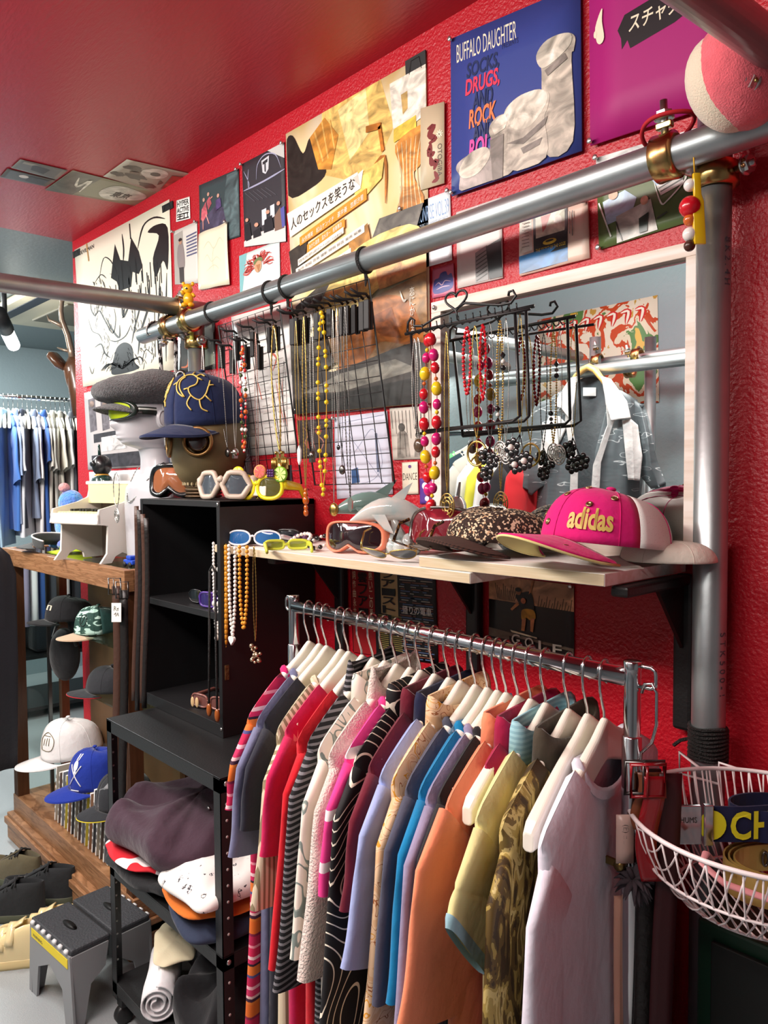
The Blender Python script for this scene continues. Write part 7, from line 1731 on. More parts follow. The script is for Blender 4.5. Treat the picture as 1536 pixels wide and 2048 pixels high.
for i in range(19):
    px = -12 + 9.4*i; p = V((RX, at_x(px, 797, RX).y, zr)); c, nm = FARC[i]
    t = garment('tee_shirt', '%s shirt on the far-room rail, number %s from the left end' % (nm, ['one', 'two', 'three', 'four', 'five', 'six', 'seven', 'eight', 'nine', 'ten', 'eleven', 'twelve', 'thirteen', 'fourteen', 'fifteen', 'sixteen', 'seventeen', 'eighteen', 'nineteen'][i]) if False else '%s shirt hanging on the rail in the far grey room' % nm, 't-shirt', p, R(-90 + rnd.uniform(-28, -8)), fabric('far_' + nm, c, bump=0), L=.56 + rnd.uniform(-.04, .12), sl_len=.1 + rnd.uniform(0, .1), seed=40 + i, fold=.008, coll='crew' if i % 2 else 'polo', group='shirts on the far rail', W=.2)
    put_hanger(p, R(-90 - 15), 'white hanger of the %s shirt on the far rail' % nm)['group'] = 'white hangers on the far rail'
# lower tier of dark clothes
for i, (px, c, nm) in enumerate(((-10, '#6e8aa4', 'denim-blue'), (14, '#7c9ab4', 'washed blue'), (34, '#8c86a0', 'mauve grey'), (52, '#d8dade', 'argyle white'), (70, '#2c4c86', 'navy blue'), (92, '#383c44', 'black'), (116, '#a0a2a0', 'ash grey'), (140, '#20262c', 'dark green-black'))):
    p = V((RX - .02, at_x(px, 797, RX).y, .96)); t = thing('trousers', '%s trousers hanging below the shirts in the far room' % nm, 'trousers', p, group='trousers on the far rail')
    mb = MB()
    for sg in (-1, 1): mb.rings([[p + V((sg*.05 + .052*math.cos(a)*q, .02*math.sin(a), -z)) for a in [2*math.pi*j/14 for j in range(14)]] for z, q in ((0, 1), (.2, 1), (.34, .9))])
    to_obj('legs', mb, fabric('far_tr_' + nm, c, bump=0), t)
# black shelf unit behind
t = thing('storage_unit', 'low black open shelving under the shirts in the far room', 'shelving', (-4.85, 1.2, 0))
for z in (.05, .35, .66): to_obj('shelf', MB().box((-5.1, -.2, z), (-4.6, 2.1, z + .02)), M_blk, t)
for y in (-.2, .9, 2.08): to_obj('upright', MB().box((-5.1, y, 0), (-4.6, y + .02, .68)), M_blk, t)
for i, (y, c, nm) in enumerate(((.35, '#22262a', 'black'), (.75, '#34383e', 'charcoal'), (1.15, '#1e2024', 'jet black'), (1.55, '#40444a', 'dark grey'))):
    b = MB().box((-5.05, y, .371), (-4.66, y + .3, .56)); tag(to_obj('fabric_bin', b, fabric('bin_' + nm, c), origin=(-4.85, y + .15, .371), bevel=.02), '%s fabric bin on the low black shelving in the far room' % nm, 'bin', 'bins on the low shelving')

# black hanging clothes at the left picture edge
for i, (px, c, nm, top) in enumerate(((4, '#1c1c20', 'black coat with a pale trim', 1128), (16, '#24242a', 'black jacket', 1135))):
    p = at_y(px - 34, top - 40, .86 - .03*i); t = thing('hanging_coat', nm + ' hanging at the left edge beside the show case', 'coat', p, group='black coats at the left edge')
    mb = MB(); rs = []
    for z, wv in ((0, .03), (.03, .06), (.10, .08), (.4, .08), (.8, .07)):
        rs.append([p + V((.018*math.cos(a), wv*math.sin(a), -z)) + V((.006*math.sin(a*5 + z*4), 0, 0)) for a in [2*math.pi*j/24 for j in range(24)]])
    mb.rings(rs); to_obj('body', mb, fabric('coat_%d' % i, c), t)
    mb = MB(); mb.tube([p + V((.012, -.02, -.02)), p + V((.02, -.09, -.1)), p + V((.02, -.10, -.5))], .005, 6); to_obj('trim', mb, fabric('coat_trim', '#b9a89a' if i == 0 else '#6c4a50'), t)
cr = thing('coat_rail', 'dark steel rail of black coats at the left edge', 'clothes rail', at_y(8, 1086, .85)); a = at_y(-40, 1086, .85)
mb = MB(); z = at_y(8, 1084, .85).z; mb.tube([(a.x - .2, .86, z), (at_y(-20, 1084, .85).x + .0, .85, z)], .010, 10); mb.tube([(a.x - .2, .86, z), (a.x - .2, .86, .0)], .010, 10); to_obj('frame', mb, M_dsil, cr)

# ---------------------------------------------------------------- step stool and shoes
M_stool = mat('grey_stool_plastic', (138, 140, 142), rough=.45); M_stop = mat('dark_stool_top', (52, 54, 58), rough=.6, bump=.3, bscale=160); M_hin = mat('white_hinge', (214, 216, 216), rough=.4)
sa = at_z(62, 1838, .20); sb_ = at_z(141, 1908, .20); sc_ = at_z(240, 1868, .20)
ux = (sb_ - sa); uw = ux.length; ux.normalize(); uy = V((-ux.y, ux.x, 0)); 
if uy.dot(sc_ - sb_) < 0: uy = -uy
ul = .22; uw = max(uw, .16)
st = thing('step_stool', 'grey folding step stool with a dark top beside the black rack', 'step stool', sa + ux*uw/2 + uy*ul/2 - V((0, 0, .2)))
SX = Matrix(((ux.x, uy.x, 0, st.location.x), (ux.y, uy.y, 0, st.location.y), (0, 0, 1, 0), (0, 0, 0, 1)))
def sbox(lo, hi, m, nm, bev=.003): return to_obj(nm, MB().box(lo, hi, xf=SX), m, st, bevel=bev)
for s0, s1 in ((-ul/2, -.004), (.004, ul/2)):
    mb = MB(); mb.box((-uw/2, s0, .188), (uw/2, s1, .206), xf=SX); o = to_obj('top_panel', mb, M_stop, st, bevel=.005)
    mb = MB(); mb.lathe([(.02, 0), (.0, .0006)], 20, SX @ Matrix.Translation((0, (s0 + s1)/2, .2062)) @ Matrix.Scale(.55, 4, (0, 1, 0)) @ Matrix.Scale(1.7, 4, (1, 0, 0))); to_obj('grip_slot', mb, mat('slot_black', (12, 12, 13)), st)
for k in range(7):
    for y in (-ul/2 - .002, ul/2 + .002):
        x = -uw/2 + .018 + (uw - .036)*k/6; mb = MB(); mb.lathe([(.006, -.006), (.006, .006)], 10, SX @ Matrix.Translation((x, y, .198)) @ Matrix.Rotation(math.pi/2, 4, 'Y')); to_obj('hinge_pin', mb, M_hin, st)
for y0, sg in ((-ul/2, -1), (ul/2, 1)):
    pl_ = [(-uw/2, .192), (uw/2, .192), (uw/2 + .015, 0), (uw/2 - .03, 0), (uw/2 - .045, .09), (.0, .125), (-uw/2 + .045, .09), (-uw/2 + .03, 0), (-uw/2 - .015, 0)]
    mb = MB(); mb.prism(pl_, .006, SX @ Matrix.Translation((0, y0, 0))); to_obj('end_panel', mb, M_stool, st, bevel=.001)
for x0, sg in ((-uw/2, -1), (uw/2, 1)):
    for y0 in (-1, 1):
        mb = MB(); mb.prism([(y0*ul/2, .19), (y0*.01, .19), (y0*.02, .13), (y0*.06, .1), (y0*(ul/2 - .03), 0), (y0*(ul/2 + .004), 0)] if y0 < 0 else [(ul/2, .19), (ul/2 + .004, 0), (ul/2 - .03, 0), (.06, .1), (.02, .13), (.01, .19)], .006, SX @ Matrix.Translation((x0, 0, 0)) @ Matrix.Rotation(math.pi/2, 4, 'Z')); to_obj('side_panel', mb, M_stool, st, bevel=.001)
mb = MB(); mb.box((-uw/2 + .01, -ul/2 - .0045, .158), (uw/2 - .01, -ul/2 - .0032, .182), xf=SX); lb = to_obj('warning_label', mb, mat('label_yellow', (232, 208, 30), rough=.5), st)
tm = text_mb('WARNING', .012); tm.v = [SX @ V((-uw/2 + .02 + p.x, -ul/2 - .0050, .164 + p.z)) for p in tm.v]; to_obj('lettering', tm, M_ink, st)

def shoe(label, loc, rz, m, sole_m, lace_m, kind='lace', s=1.0, group=None, name='sneaker', roll=0):
    t = thing(name, label, 'shoe', loc, group=group, rot=(0, R(roll), rz), scale=s); n = 26
    def outl(k, z, top=1.0):
        out = []
        for j in range(n):
            a = 2*math.pi*j/n; y = -.13*math.cos(a); w_ = .046*(1 - .18*math.sin(max(-1, min(1, y/.13))*1.6 + .4)) 
            if abs(y) < .05: w_ *= .9
            out.append(V((w_*k*math.copysign(abs(math.sin(a))**.8, math.sin(a)), y*(.97 + .03*k), z)))
        return out
    mb = MB(); mb.rings([outl(1.0, 0), outl(1.04, .008), outl(1.02, .024), outl(.98, .026)]); to_obj('sole', mb, sole_m, t, world=False)
    def up(k, f):
        out = []
        for p in outl(k, 0):
            u = (p.y + .13)/.26; hgt = .046 + .05*max(0, min(1, (u - .25)/.4)); out.append(V((p.x, p.y + .012*f*(1 - u), .024 + hgt*f)))
        return out
    mb = MB(); rs = [up(.98, 0), up(1.0, .35), up(.9, .75), up(.68, .96), up(.5, 1.0)]
    mb.rings(rs, True, False, False); inner = [V((p.x*.9, p.y*.92, p.z)) for p in rs[-1]]; mb.rings([rs[-1], inner, [V((p.x, p.y, .04)) for p in inner]], True, False, True); to_obj('upper', mb, m, t, world=False, sub=1)
    mb = MB(); mb.sheet(lambda u, v: V(((u - .5)*.036, -.05 + .09*v, .074 + .052*v + .004*math.cos((u - .5)*3))), 6, 6, .004); to_obj('tongue', mb, m, t, world=False)
    for k in range(4):
        y = -.042 + .026*k; z = .078 + .015*k; mb = MB()
        if kind == 'strap': mb.sheet(lambda u, v: V(((u - .5)*.086, y + (v - .5)*.022, z + .010 - .045*(2*u - 1)**2)), 12, 2, .003)
        else: mb.tube([V((-.028, y, z - .012)), V((0, y + .006, z + .006)), V((.028, y, z - .012))], .003, 6); mb.tube([V((-.028, y + .012, z - .008)), V((0, y, z + .007)), V((.028, y + .012, z - .008))], .003, 6)
        if kind == 'strap' and k == 3: continue
        to_obj('strap' if kind == 'strap' else 'lace', mb, lace_m, t, world=False)
    return t
M_cream = mat('cream_patent_leather', (230, 210, 158), rough=.2, coat=.5); M_csole = mat('cream_sole', (216, 194, 140), rough=.5)
M_bsh = fabric('black_canvas', (36, 38, 40)); M_bso = mat('olive_sole', (70, 74, 56), rough=.7)
shoe('cream patent sneaker with straps, nearest the grey step stool', at_z(82, 1895, 0), R(-38), M_cream, M_csole, M_cream, 'strap', group='cream strap sneakers')
shoe('cream patent sneaker with straps, at the left edge of the floor', at_z(22, 1925, 0), R(-38), M_cream, M_csole, M_cream, 'strap', group='cream strap sneakers')
shoe('black lace-up sneaker on the floor before the show case', at_z(78, 1800, 0), R(-50), M_bsh, M_bso, M_bsh, group='black lace-up sneakers')
shoe('black lace-up sneaker at the left edge behind the cream ones', at_z(10, 1835, 0), R(-44), M_bsh, M_bso, M_bsh, group='black lace-up sneakers')
shoe('olive brown slip-on shoe behind the black sneakers', at_z(30, 1765, 0), R(-70), fabric('olive_brown_canvas', (92, 84, 62)), M_bso, M_bsh, group=None)

# ---------------------------------------------------------------- folded clothes on the black rack
def fold_pile(name, label, cat, c, sx, sy, h, m, rz=0, seed=0, parts=None, sag=.0, group=None, tilt=(0, 0)):
    t = thing(name, label, cat, c, rz, group); r = random.Random(seed); ph = [r.uniform(0, 6.28) for _ in range(8)]
    mb = MB(); n = 40; rs = []
    for k in range(13):
        v = k/12; a_ = v*math.pi; q = math.sin(a_)**.35 if 0 < v < 1 else .02
        ring_ = []
        for j in range(n):
            an = 2*math.pi*j/n; cx_, sy_ = math.cos(an), math.sin(an)
            x = sx/2*q*math.copysign(abs(cx_)**.55, cx_); y = sy/2*q*math.copysign(abs(sy_)**.55, sy_)
            z = h*(.5 - .5*math.cos(a_))
            w1 = 1 + .06*math.sin(3*an + ph[0] + 4*v) + .04*math.sin(7*an + ph[1])
            x *= w1; y *= w1
            if v > .4: z += (v - .4)*h*(.42*math.sin(x*30 + ph[2] + y*16) + .3*math.sin(y*44 + ph[3] + 2*math.sin(x*20)) + .2*math.sin(x*70 - y*50 + ph[4]) + .12*math.sin(x*120 + y*90))
            z += tilt[0]*x*v + tilt[1]*y*v
            if y < -sy*.30 and v > .05: z -= sag*((-y - sy*.30)/(sy*.2))*v
            ring_.append(V((x, y, max(z, .0005) if not sag else z)))
        rs.append(ring_)
    mb.rings(rs); to_obj('cloth', mb, m, t, world=False, sub=1)
    return t
zA = lv[1]; zB = lv[2]
xm_ = (rx0 + rx1)/2; ym_ = ry0 + .2
M_plum = fabric('plum_fleece', (64, 44, 56), bump=.6, bs=26); M_blk2 = fabric('black_fleece', (34, 36, 38), bump=.6, bs=26); M_rw = fabric('red_jersey', (206, 20, 36))
fold_pile('folded_sweater', 'black folded sweater at the far end of the middle rack shelf, under the plum shirt', 'sweater', (rx0 + .15, ym_ - .04, zA), .30, .40, .055, M_blk2, seed=1)
fold_pile('folded_shirt', 'thin red and white folded shirt between the black sweater and the plum one', 'shirt', (rx0 + .15, ym_ - .05, zA + .055), .28, .38, .020, ramp_mat('red_white_jersey', [(0, '#c81e2c'), (.5, '#e6dede')], 'noise', 9, .8), seed=2)
pb = fold_pile('folded_sweater', 'plum snap-front sweater crumpled on top of the middle rack shelf', 'sweater', (rx0 + .20, ym_ - .05, zA + .075), .40, .40, .125, M_plum, seed=3, tilt=(.12, .1))
for k in range(5):
    p_ = V((rx0 + .20 + .05*k, ry0 + .075 + .018*k, zA + .172 + .012*k)); mb = MB(); mb.ball(p_, (.006, .004, .006), 10, 6); to_obj('snap', mb, M_bolt, pb)
M_wprint = ramp_mat('white_lettered_cotton', [(0, '#e8e6e2'), (.62, '#e8e6e2'), (.63, '#4a4a4e'), (.67, '#e8e6e2')], 'noise', 42, .85, axis=(1.6, 1, 1), detail=3)
fold_pile('folded_jeans', 'dark blue folded garment lowest at the near end of the middle rack shelf', 'jeans', (rx1 - .12, ym_ - .04, zA), .23, .38, .05, fabric('dark_blue_denim', (44, 54, 76)), seed=5)
fold_pile('folded_shirt', 'orange folded shirt under the white lettered one', 'shirt', (rx1 - .13, ym_ - .04, zA + .052), .24, .38, .022, fabric('rust_orange', (206, 112, 40)), seed=6)
wt = fold_pile('folded_shirt', 'white folded shirt with black lettering on the middle rack shelf', 'shirt', (rx1 - .14, ym_ - .05, zA + .078), .27, .40, .065, M_wprint, seed=7, sag=.03)
M_gr = fabric('grey_fleece', (74, 76, 80), bump=.6, bs=24)
fold_pile('folded_trousers', 'grey folded trousers draped on the bottom rack shelf', 'trousers', (rx0 + .25, ym_ + .07, zB), .42, .30, .23, M_gr, seed=8, tilt=(-.12, .1))
fold_pile('folded_trousers', 'black folded trousers at the near end of the bottom rack shelf', 'trousers', (rx1 - .13, ym_ - .04, zB), .24, .36, .17, FB('black_twill', (24, 24, 27)), seed=9, tilt=(-.2, 0))
def roll_cloth(label, c, d, L, r, m, turns=3):
    t = thing('rolled_garment', label, 'garment', c); d = V(d).normalized(); e = V((0, 0, 1)); e = (e - d*e.dot(d)).normalized(); g = d.cross(e)
    mb = MB(); N = 26*turns; a = V(c)
    def pt(u, v):
        an = 2*math.pi*turns*u; rr_ = r*(.25 + .75*u); return a + d*(L*(v - .5)) + (e*math.cos(an) + g*math.sin(an))*rr_*(1 + .04*math.sin(9*v + an)) + e*r
    mb.sheet(pt, N, 6, .004); to_obj('cloth', mb, m, t); return t
roll_cloth('white rolled garment at the front of the bottom rack shelf', (rx0 + .15, ry0 + .06, zB), (.75, -.5, 0), .2, .046, FB('white_cotton2', (230, 228, 230)))
fold_pile('folded_shirt', 'cream folded shirt on the white roll on the bottom rack shelf', 'shirt', (rx0 + .14, ry0 + .10, zB + .10), .15, .10, .022, FB('cream_cotton', (222, 210, 178)), seed=11, tilt=(-.25, .1), rz=R(-25))
roll_cloth('black rolled trousers with a pale edge, low at the near end of the rack', (rx1 - .13, ry0 + .05, zB), (1, -.15, 0), .17, .04, FB('black_twill', (24, 24, 27)), 2)

# ---------------------------------------------------------------- wire basket with belts, cord on the post
M_wwire = mat('white_coated_wire', (240, 230, 230), rough=.35)
bz_ = .985
bc = at_z(1500, 1640, bz_); bc = at_d(1527, 1634, .95); bz_ = bc.z
bk = thing('wire_basket', 'round white wire basket of belts on the steel post', 'basket', (bc.x, bc.y, bz_ - .1))
BR, bh = .160, .10; bcx, bcy = bc.x, bc.y
def bring(r, z, n=56): return [V((bcx + r*math.cos(2*math.pi*i/n), bcy + r*math.sin(2*math.pi*i/n), z)) for i in range(n)]
mb = MB(); mb.tube(bring(BR, bz_), .0030, 8, loop=True); to_obj('rim', mb, M_wwire, bk)
mb = MB(); mb.tube(bring(BR*.86, bz_ - bh*.62), .0019, 6, loop=True); mb.tube(bring(BR*.62, bz_ - bh), .0019, 6, loop=True); to_obj('hoop', mb, M_wwire, bk)
mb = MB(); nr = 30
for k in range(nr):
    x = BR*(-.97 + 1.94*k/(nr - 1)); hw = math.sqrt(max(0, BR*BR - x*x)); pts = []
    for i in range(17):
        y = -hw + 2*hw*i/16; q = math.sqrt(x*x + y*y)/BR
        z = bz_ - bh*(1 - max(0, (q - .62)/.38)**1.6) if q > .62 else bz_ - bh
        pts.append(V((bcx + x*.7071 - y*.7071, bcy + x*.7071 + y*.7071, z)))
    mb.tube(pts, .0012, 5)
to_obj('floor_wires', mb, M_wwire, bk)['kind'] = 'stuff'
mb = MB()
for k in range(52):
    a = 2*math.pi*k/52; d = V((math.cos(a), math.sin(a), 0)); mb.tube([V((bcx, bcy, bz_)) + d*BR, V((bcx, bcy, bz_ - bh*.3)) + d*BR*.95, V((bcx, bcy, bz_ - bh*.62)) + d*BR*.86, V((bcx, bcy, bz_ - bh)) + d*BR*.62], .0012, 5)
to_obj('side_wires', mb, M_wwire, bk)['kind'] = 'stuff'
hkp = V((postR.x, postR.y - PR - .004, bz_))
pdx = V((postR.x - bcx, postR.y - bcy, 0)).normalized(); psd = V((-pdx.y, pdx.x, 0)); prm = V((bcx, bcy, bz_)) + pdx*BR*.98
mb = MB(); mb.tube([prm - psd*.028, V((postR.x + .03, postR.y - PR - .005, bz_ + .004)), V((postR.x + .03, postR.y - PR - .005, bz_ - .028)), V((postR.x - .03, postR.y - PR - .005, bz_ - .028)), V((postR.x - .03, postR.y - PR - .005, bz_ + .004)), prm + psd*.028], .0022, 6); to_obj('hanging_hook', mb, M_wwire, bk)
def strap_loop(mb, pts, w, th=.0025, up=V((0, 0, 1))):
    rs = []
    for i, p in enumerate(pts):
        a = V(pts[max(0, i - 1)]); b = V(pts[min(len(pts) - 1, i + 1)]); d = (b - a).normalized(); n_ = d.cross(up).normalized(); u_ = n_.cross(d).normalized() if False else up
        rs.append([V(p) + u_*w/2 + n_*th/2, V(p) + u_*w/2 - n_*th/2, V(p) - u_*w/2 - n_*th/2, V(p) - u_*w/2 + n_*th/2])
    mb.rings(rs, True, True, True, False); return mb
M_nvb = FB('navy_webbing', (24, 30, 66)); M_bky = mat('belt_print_yellow', (236, 232, 40), rough=.5)
o = V((bcx, bcy, bz_ - bh*.30))
e1 = _r0.copy(); e2 = V((0, 0, 1)); toC = -_f0
bp0 = at_d(1402, 1646, .965); o = at_d(1530, 1690, .94)
t = thing('web_belt', 'navy web belt with bold yellow lettering and a silver plate buckle in the basket', 'belt', bp0)
pts = [bp0 + e1*(.225*i/12) + toC*(.004*math.sin(i*.7)) for i in range(13)]; mb = MB(); strap_loop(mb, pts, .045); to_obj('strap', mb, M_nvb, t)
mb = MB(); q = [o + e1*(.03 + .05*math.cos(a)) + toC*(-.05 + .03*math.sin(a)) + V((0, 0, .012)) for a in [2*math.pi*i/26 for i in range(27)]]; strap_loop(mb, q, .040); to_obj('coil', mb, M_nvb, t)
tm = text_mb('CHUMS', .048, bold=.0014, sx=.80, spacing=1.06); x0 = min(p.x for p in tm.v)
tm.v = [bp0 + e1*(.034 + (p.x - x0)) + toC*(.0032 + .004*math.sin((.034 + p.x - x0)/.225*12*.7)) + e2*(p.z - .017) for p in tm.v]; to_obj('lettering', tm, M_bky, t)
mb = MB(); c_ = bp0 + e1*.010 + toC*.0066; mb.add([c_ + e1*(.019*math.cos(a)*(1 if math.cos(a) > 0 else .8)) + e2*(.019*math.sin(a)) for a in [2*math.pi*i/22 for i in range(22)]], [tuple(range(22))], False); to_obj('round_badge', mb, M_bky, t)
c_ = bp0 + e1*(-.034) + toC*.004
mb = MB(); X = Matrix(((e1.x, toC.x, 0, c_.x), (e1.y, toC.y, 0, c_.y), (0, 0, 1, c_.z), (0, 0, 0, 1)))
mb.box((-.032, -.002, -.024), (.032, .004, .025), xf=X); to_obj('plate_buckle', mb, mat('polished_steel', (196, 200, 204), rough=.12, metal=1), t, bevel=.0015)
tm = text_mb('XXXX CHUMS', .010); x0 = min(p.x for p in tm.v); tm.v = [X @ V((-.026 + (p.x - x0)*.8, .0046, .004 + p.z)) for p in tm.v]; to_obj('engraving', tm, M_dsil, t)
mb = MB(); mb.box((.034, -.003, -.025), (.046, .006, .026), xf=X); to_obj('clamp_bar', mb, mat('polished_steel', (196, 200, 204), rough=.12, metal=1), t, bevel=.0015)
M_goldb = mat('gold_metallic_leather', (196, 164, 92), rough=.3, metal=.6)
t = thing('leather_belt', 'wide coiled gold belt with oval eyelets in the basket', 'belt', o + e1*.06 + toC*.05 - V((0, 0, .03)))
for k in range(3):
    q = [V((bcx, bcy, bz_ - bh*.62)) + e1*(.018 + (.072 - .006*k)*math.cos(a)) + toC*(.020 + (.052 - .005*k)*math.sin(a)) for a in [2*math.pi*i/34 for i in range(35)]]; mb = MB(); strap_loop(mb, q, .038 - .002*k, .002); to_obj('coil', mb, M_goldb, t)
mb = MB()
for u in (-.022, .012, .046):
    q = V((bcx, bcy, bz_ - bh*.62)) + e1*u + toC*(-.018); mb.tube([q + e1*(.0036*math.cos(a)) + e2*(.009*math.sin(a)) for a in [2*math.pi*i/16 for i in range(16)]], .0016, 6, loop=True)
to_obj('eyelet', mb, M_dsil, t)
M_pkb = mat('dusty_pink_leather', (214, 148, 152), rough=.4)
t = thing('thin_belt', 'thin dusty pink belt trailing across the gold one in the basket', 'belt', o)
o = o - e1*.062
pts = [o + e1*(-.012) + toC*.02 + V((0, 0, -.006)), o + e1*(-.022) + toC*.03 + V((0, 0, .006)), o + e1*(-.03) + toC*.035 - V((0, 0, .004)), o + e1*(-.012) + toC*.055 - V((0, 0, .018)), o + e1*.03 + toC*.075 - V((0, 0, .026)), o + e1*.08 + toC*.08 - V((0, 0, .028)), o + e1*.12 + toC*.075 - V((0, 0, .026))]
mb = MB(); mb.tube(pts, .0052, 8, flat=.35); to_obj('strap', mb, M_pkb, t)
cw = thing('wound_cord', 'black cord wound round the foot of the right steel post above the basket', 'cord', (postR.x, postR.y, bz_ + .02)); pts = []
for i in range(9*24 + 1):
    a = 2*math.pi*i/24; pts.append(V((postR.x + (PR + .0026)*math.cos(a), postR.y + (PR + .0026)*math.sin(a), bz_ - .006 + .0058*i/24 + .001*math.sin(3*a + i*.02))))
mb = MB(); mb.tube(pts, .0028, 6); to_obj('coil', mb, M_cord, cw)
mb = MB(); mb.tube([V((postR.x - PR - .003, postR.y - .006, bz_ + .02)), V((postR.x - PR - .016, postR.y - .006, bz_ + .014)), V((postR.x - PR - .026, postR.y - .008, bz_ + .004))], .0028, 6); to_obj('loose_end', mb, M_cord, cw)

# dark green cabinet below the basket
M_dg = mat('dark_green_lacquer', (10, 46, 30), rough=.4)
ga = at_y(1392, 2040, 1.0)
gt = thing('metal_locker', 'dark green locker standing under the wire basket at the right edge', 'locker', (ga.x + .3, 1.1, 0)); gz = at_y(1395, 1835, 1.0).z
to_obj('body', MB().box((ga.x, 1.0, 0), (ga.x + .6, WY - .035 if False else 1.1, gz)), M_dg, gt, bevel=.004)
to_obj('door', MB().box((ga.x + .022, .992, .02), (ga.x + .58, 1.0, gz - .02)), mat('green_black_door', (10, 16, 13), rough=.5), gt, bevel=.002)

# ---------------------------------------------------------------- things hung on the garment rack's near end
pe = rr_ + V((.006, 0, 0))
sh_ = thing('s_hook', 'steel hook on the near end loop of the garment rack', 'hook', pe + V((.030, 0, -.012)))
hx = pe + V((.026, -.002, -.012)); mb = MB(); mb.tube([hx + V((-.012, 0, -.004)), hx + V((-.008, 0, .008)), hx + V((.002, 0, .010)), hx + V((.008, 0, .0)), hx + V((.008, 0, -.04)), hx + V((.002, 0, -.064)), hx + V((-.012, 0, -.08)), hx + V((-.014, 0, -.10)), hx + V((-.006, 0, -.112)), hx + V((.006, 0, -.108))], .0022, 8); to_obj('hook', mb, M_chrome, sh_)
hb = hx + V((-.004, 0, -.112))
def hang_strap(label, dx, dy, L, w, m, cat='belt', name='leather_belt', top=.01, buckle=None, group='belts on the rack end hook', th=.003):
    a = hb + V((dx, dy, top)); t = thing(name, label, cat, a, group=group); mb = MB()
    mb.sheet(lambda u, v: a + _r0*((u - .5)*w) + V((.004*math.sin(6*v + dx*90), .004*math.cos(4*v + dx*50), -L*v)), 3, 22, th); to_obj('strap', mb, m, t)
    if buckle:
        o_ = a + V((0, -.006, -.004)); mb = MB(); mb.tube([o_ + _r0*sx*w*.8 + V((0, 0, sz*.02)) for sx, sz in ((-1, -1), (1, -1), (1, 1), (-1, 1))], .003, 6, loop=True); mb.tube([o_ + V((0, -.002, -.02)), o_ + V((0, -.002, .018))], .0018, 6); to_obj('buckle', mb, buckle, t)
    return t
M_redb = mat('red_patent_leather', (140, 20, 28), rough=.2, coat=.5)
hang_strap('coiled red patent belt at the top of the rack end hook', .010, -.010, .13, .026, M_redb, buckle=M_redb)
hang_strap('tan brown belt looped on the rack end hook', .002, -.004, .07, .03, mat('tan_leather', (120, 66, 40), rough=.4), buckle=M_dsil)
hang_strap('long black belt hanging from the rack end hook to the floor', -.004, .006, .72, .034, M_bleath)
hang_strap('long dark wine belt hanging behind the black one on the rack end hook', .018, .014, .72, .028, mat('wine_leather', (58, 14, 20), rough=.5))
hang_strap('pale pink strip of fabric hanging beside the white tee', -.026, .0, .70, .030, FB('blush_fabric', (226, 172, 150)), cat='scarf', name='fabric_strip', top=-.16)
t = thing('fur_charm', 'grey fur charm hanging below the plastic tag at the rack end', 'charm', hb + V((-.012, -.012, -.13))); mb = MB()
r = random.Random(8)
for k in range(60):
    a = r.uniform(0, 6.28); b = r.uniform(-1.2, 1.2); d = V((math.cos(a)*math.cos(b), math.sin(a)*math.cos(b), math.sin(b))); c0 = hb + V((-.010, -.012, -.128)); mb.tube([c0, c0 + d*.018, c0 + d*.026 + V((0, 0, -.006))], [.005, .003, .0004], 5)
to_obj('fur', mb, mat('grey_fur', (74, 66, 72), rough=1), t)
t = thing('plastic_tag', 'pale pink plastic tag on the rack end hook', 'tag', hb + V((-.018, -.018, -.05))); a = hb + V((-.020, -.018, -.045))
mb = MB(); mb.sheet(lambda u, v: a + _r0*((u - .5)*.022) + V((0, 0, -.062*v)), 2, 4, .002); to_obj('tag_plate', mb, mat('pale_pink_plastic', (226, 196, 184), rough=.3), t)
tm = text_mb('(E) :: ..', .010); tm.v = [a - _f0*.002 + _r0*(-.002 + p.z) + V((0, 0, -.012 - p.x)) for p in tm.v]; to_obj('lettering', tm, M_ink, t)
t = thing('wing_key', 'small brass wing-shaped key fixed beside the white tee', 'key', hb + V((-.03, -.02, -.11))); a = hb + V((-.026, -.018, -.112)); mb = MB(); mb.lathe([(.006, -.006), (.007, 0), (.006, .006)], 14, Matrix.Translation(a) @ Matrix.Rotation(math.pi/2, 4, 'X')); mb.box((-.026, -.002, -.004), (-.004, .002, .005), xf=Matrix.Translation(a)); to_obj('key_body', mb, mat('aged_brass', (150, 130, 80), rough=.35, metal=1), t)

# ---------------------------------------------------------------- toys on the pipes
M_pplush = mat('pink_plush', (228, 100, 112), rough=1, bump=.35, bscale=420, sheen=.5, var=.1, vscale=60); M_wplush = mat('cream_plush', (226, 212, 188), rough=1, bump=.35, bscale=420, sheen=.5)
pc = at_d(1484, 146, 1.0)
pt = thing('plush_toy', 'pink and cream plush toy with a red bow sitting on the steel pipe at right', 'plush toy', pc - V((0, 0, .07)))
sxl = _r0; 
def ball_ori(mb, c, rx, ry, rz_, e1=_r0, e2=_f0, tilt=0, n=26, k=18):
    b = V((0, 0, 1)); q = Matrix((e1, e2, b)).transposed(); q = q @ Matrix.Rotation(tilt, 3, 'Y')
    mb.ball((0, 0, 0), (rx, ry, rz_), n, k, xf=None); m0 = len(mb.v) - (k + 1)*n
    for i in range(m0, len(mb.v)): mb.v[i] = V(c) + q @ mb.v[i]
    return mb
to_obj('body', ball_ori(MB(), pc + V((0, 0, -.002)), .060, .056, .070, tilt=R(-26)), M_pplush, pt)
to_obj('belly', ball_ori(MB(), pc - _r0*.0165 + _f0*.010 + V((0, 0, -.008)), .048, .046, .064, tilt=R(-26)), M_wplush, pt)
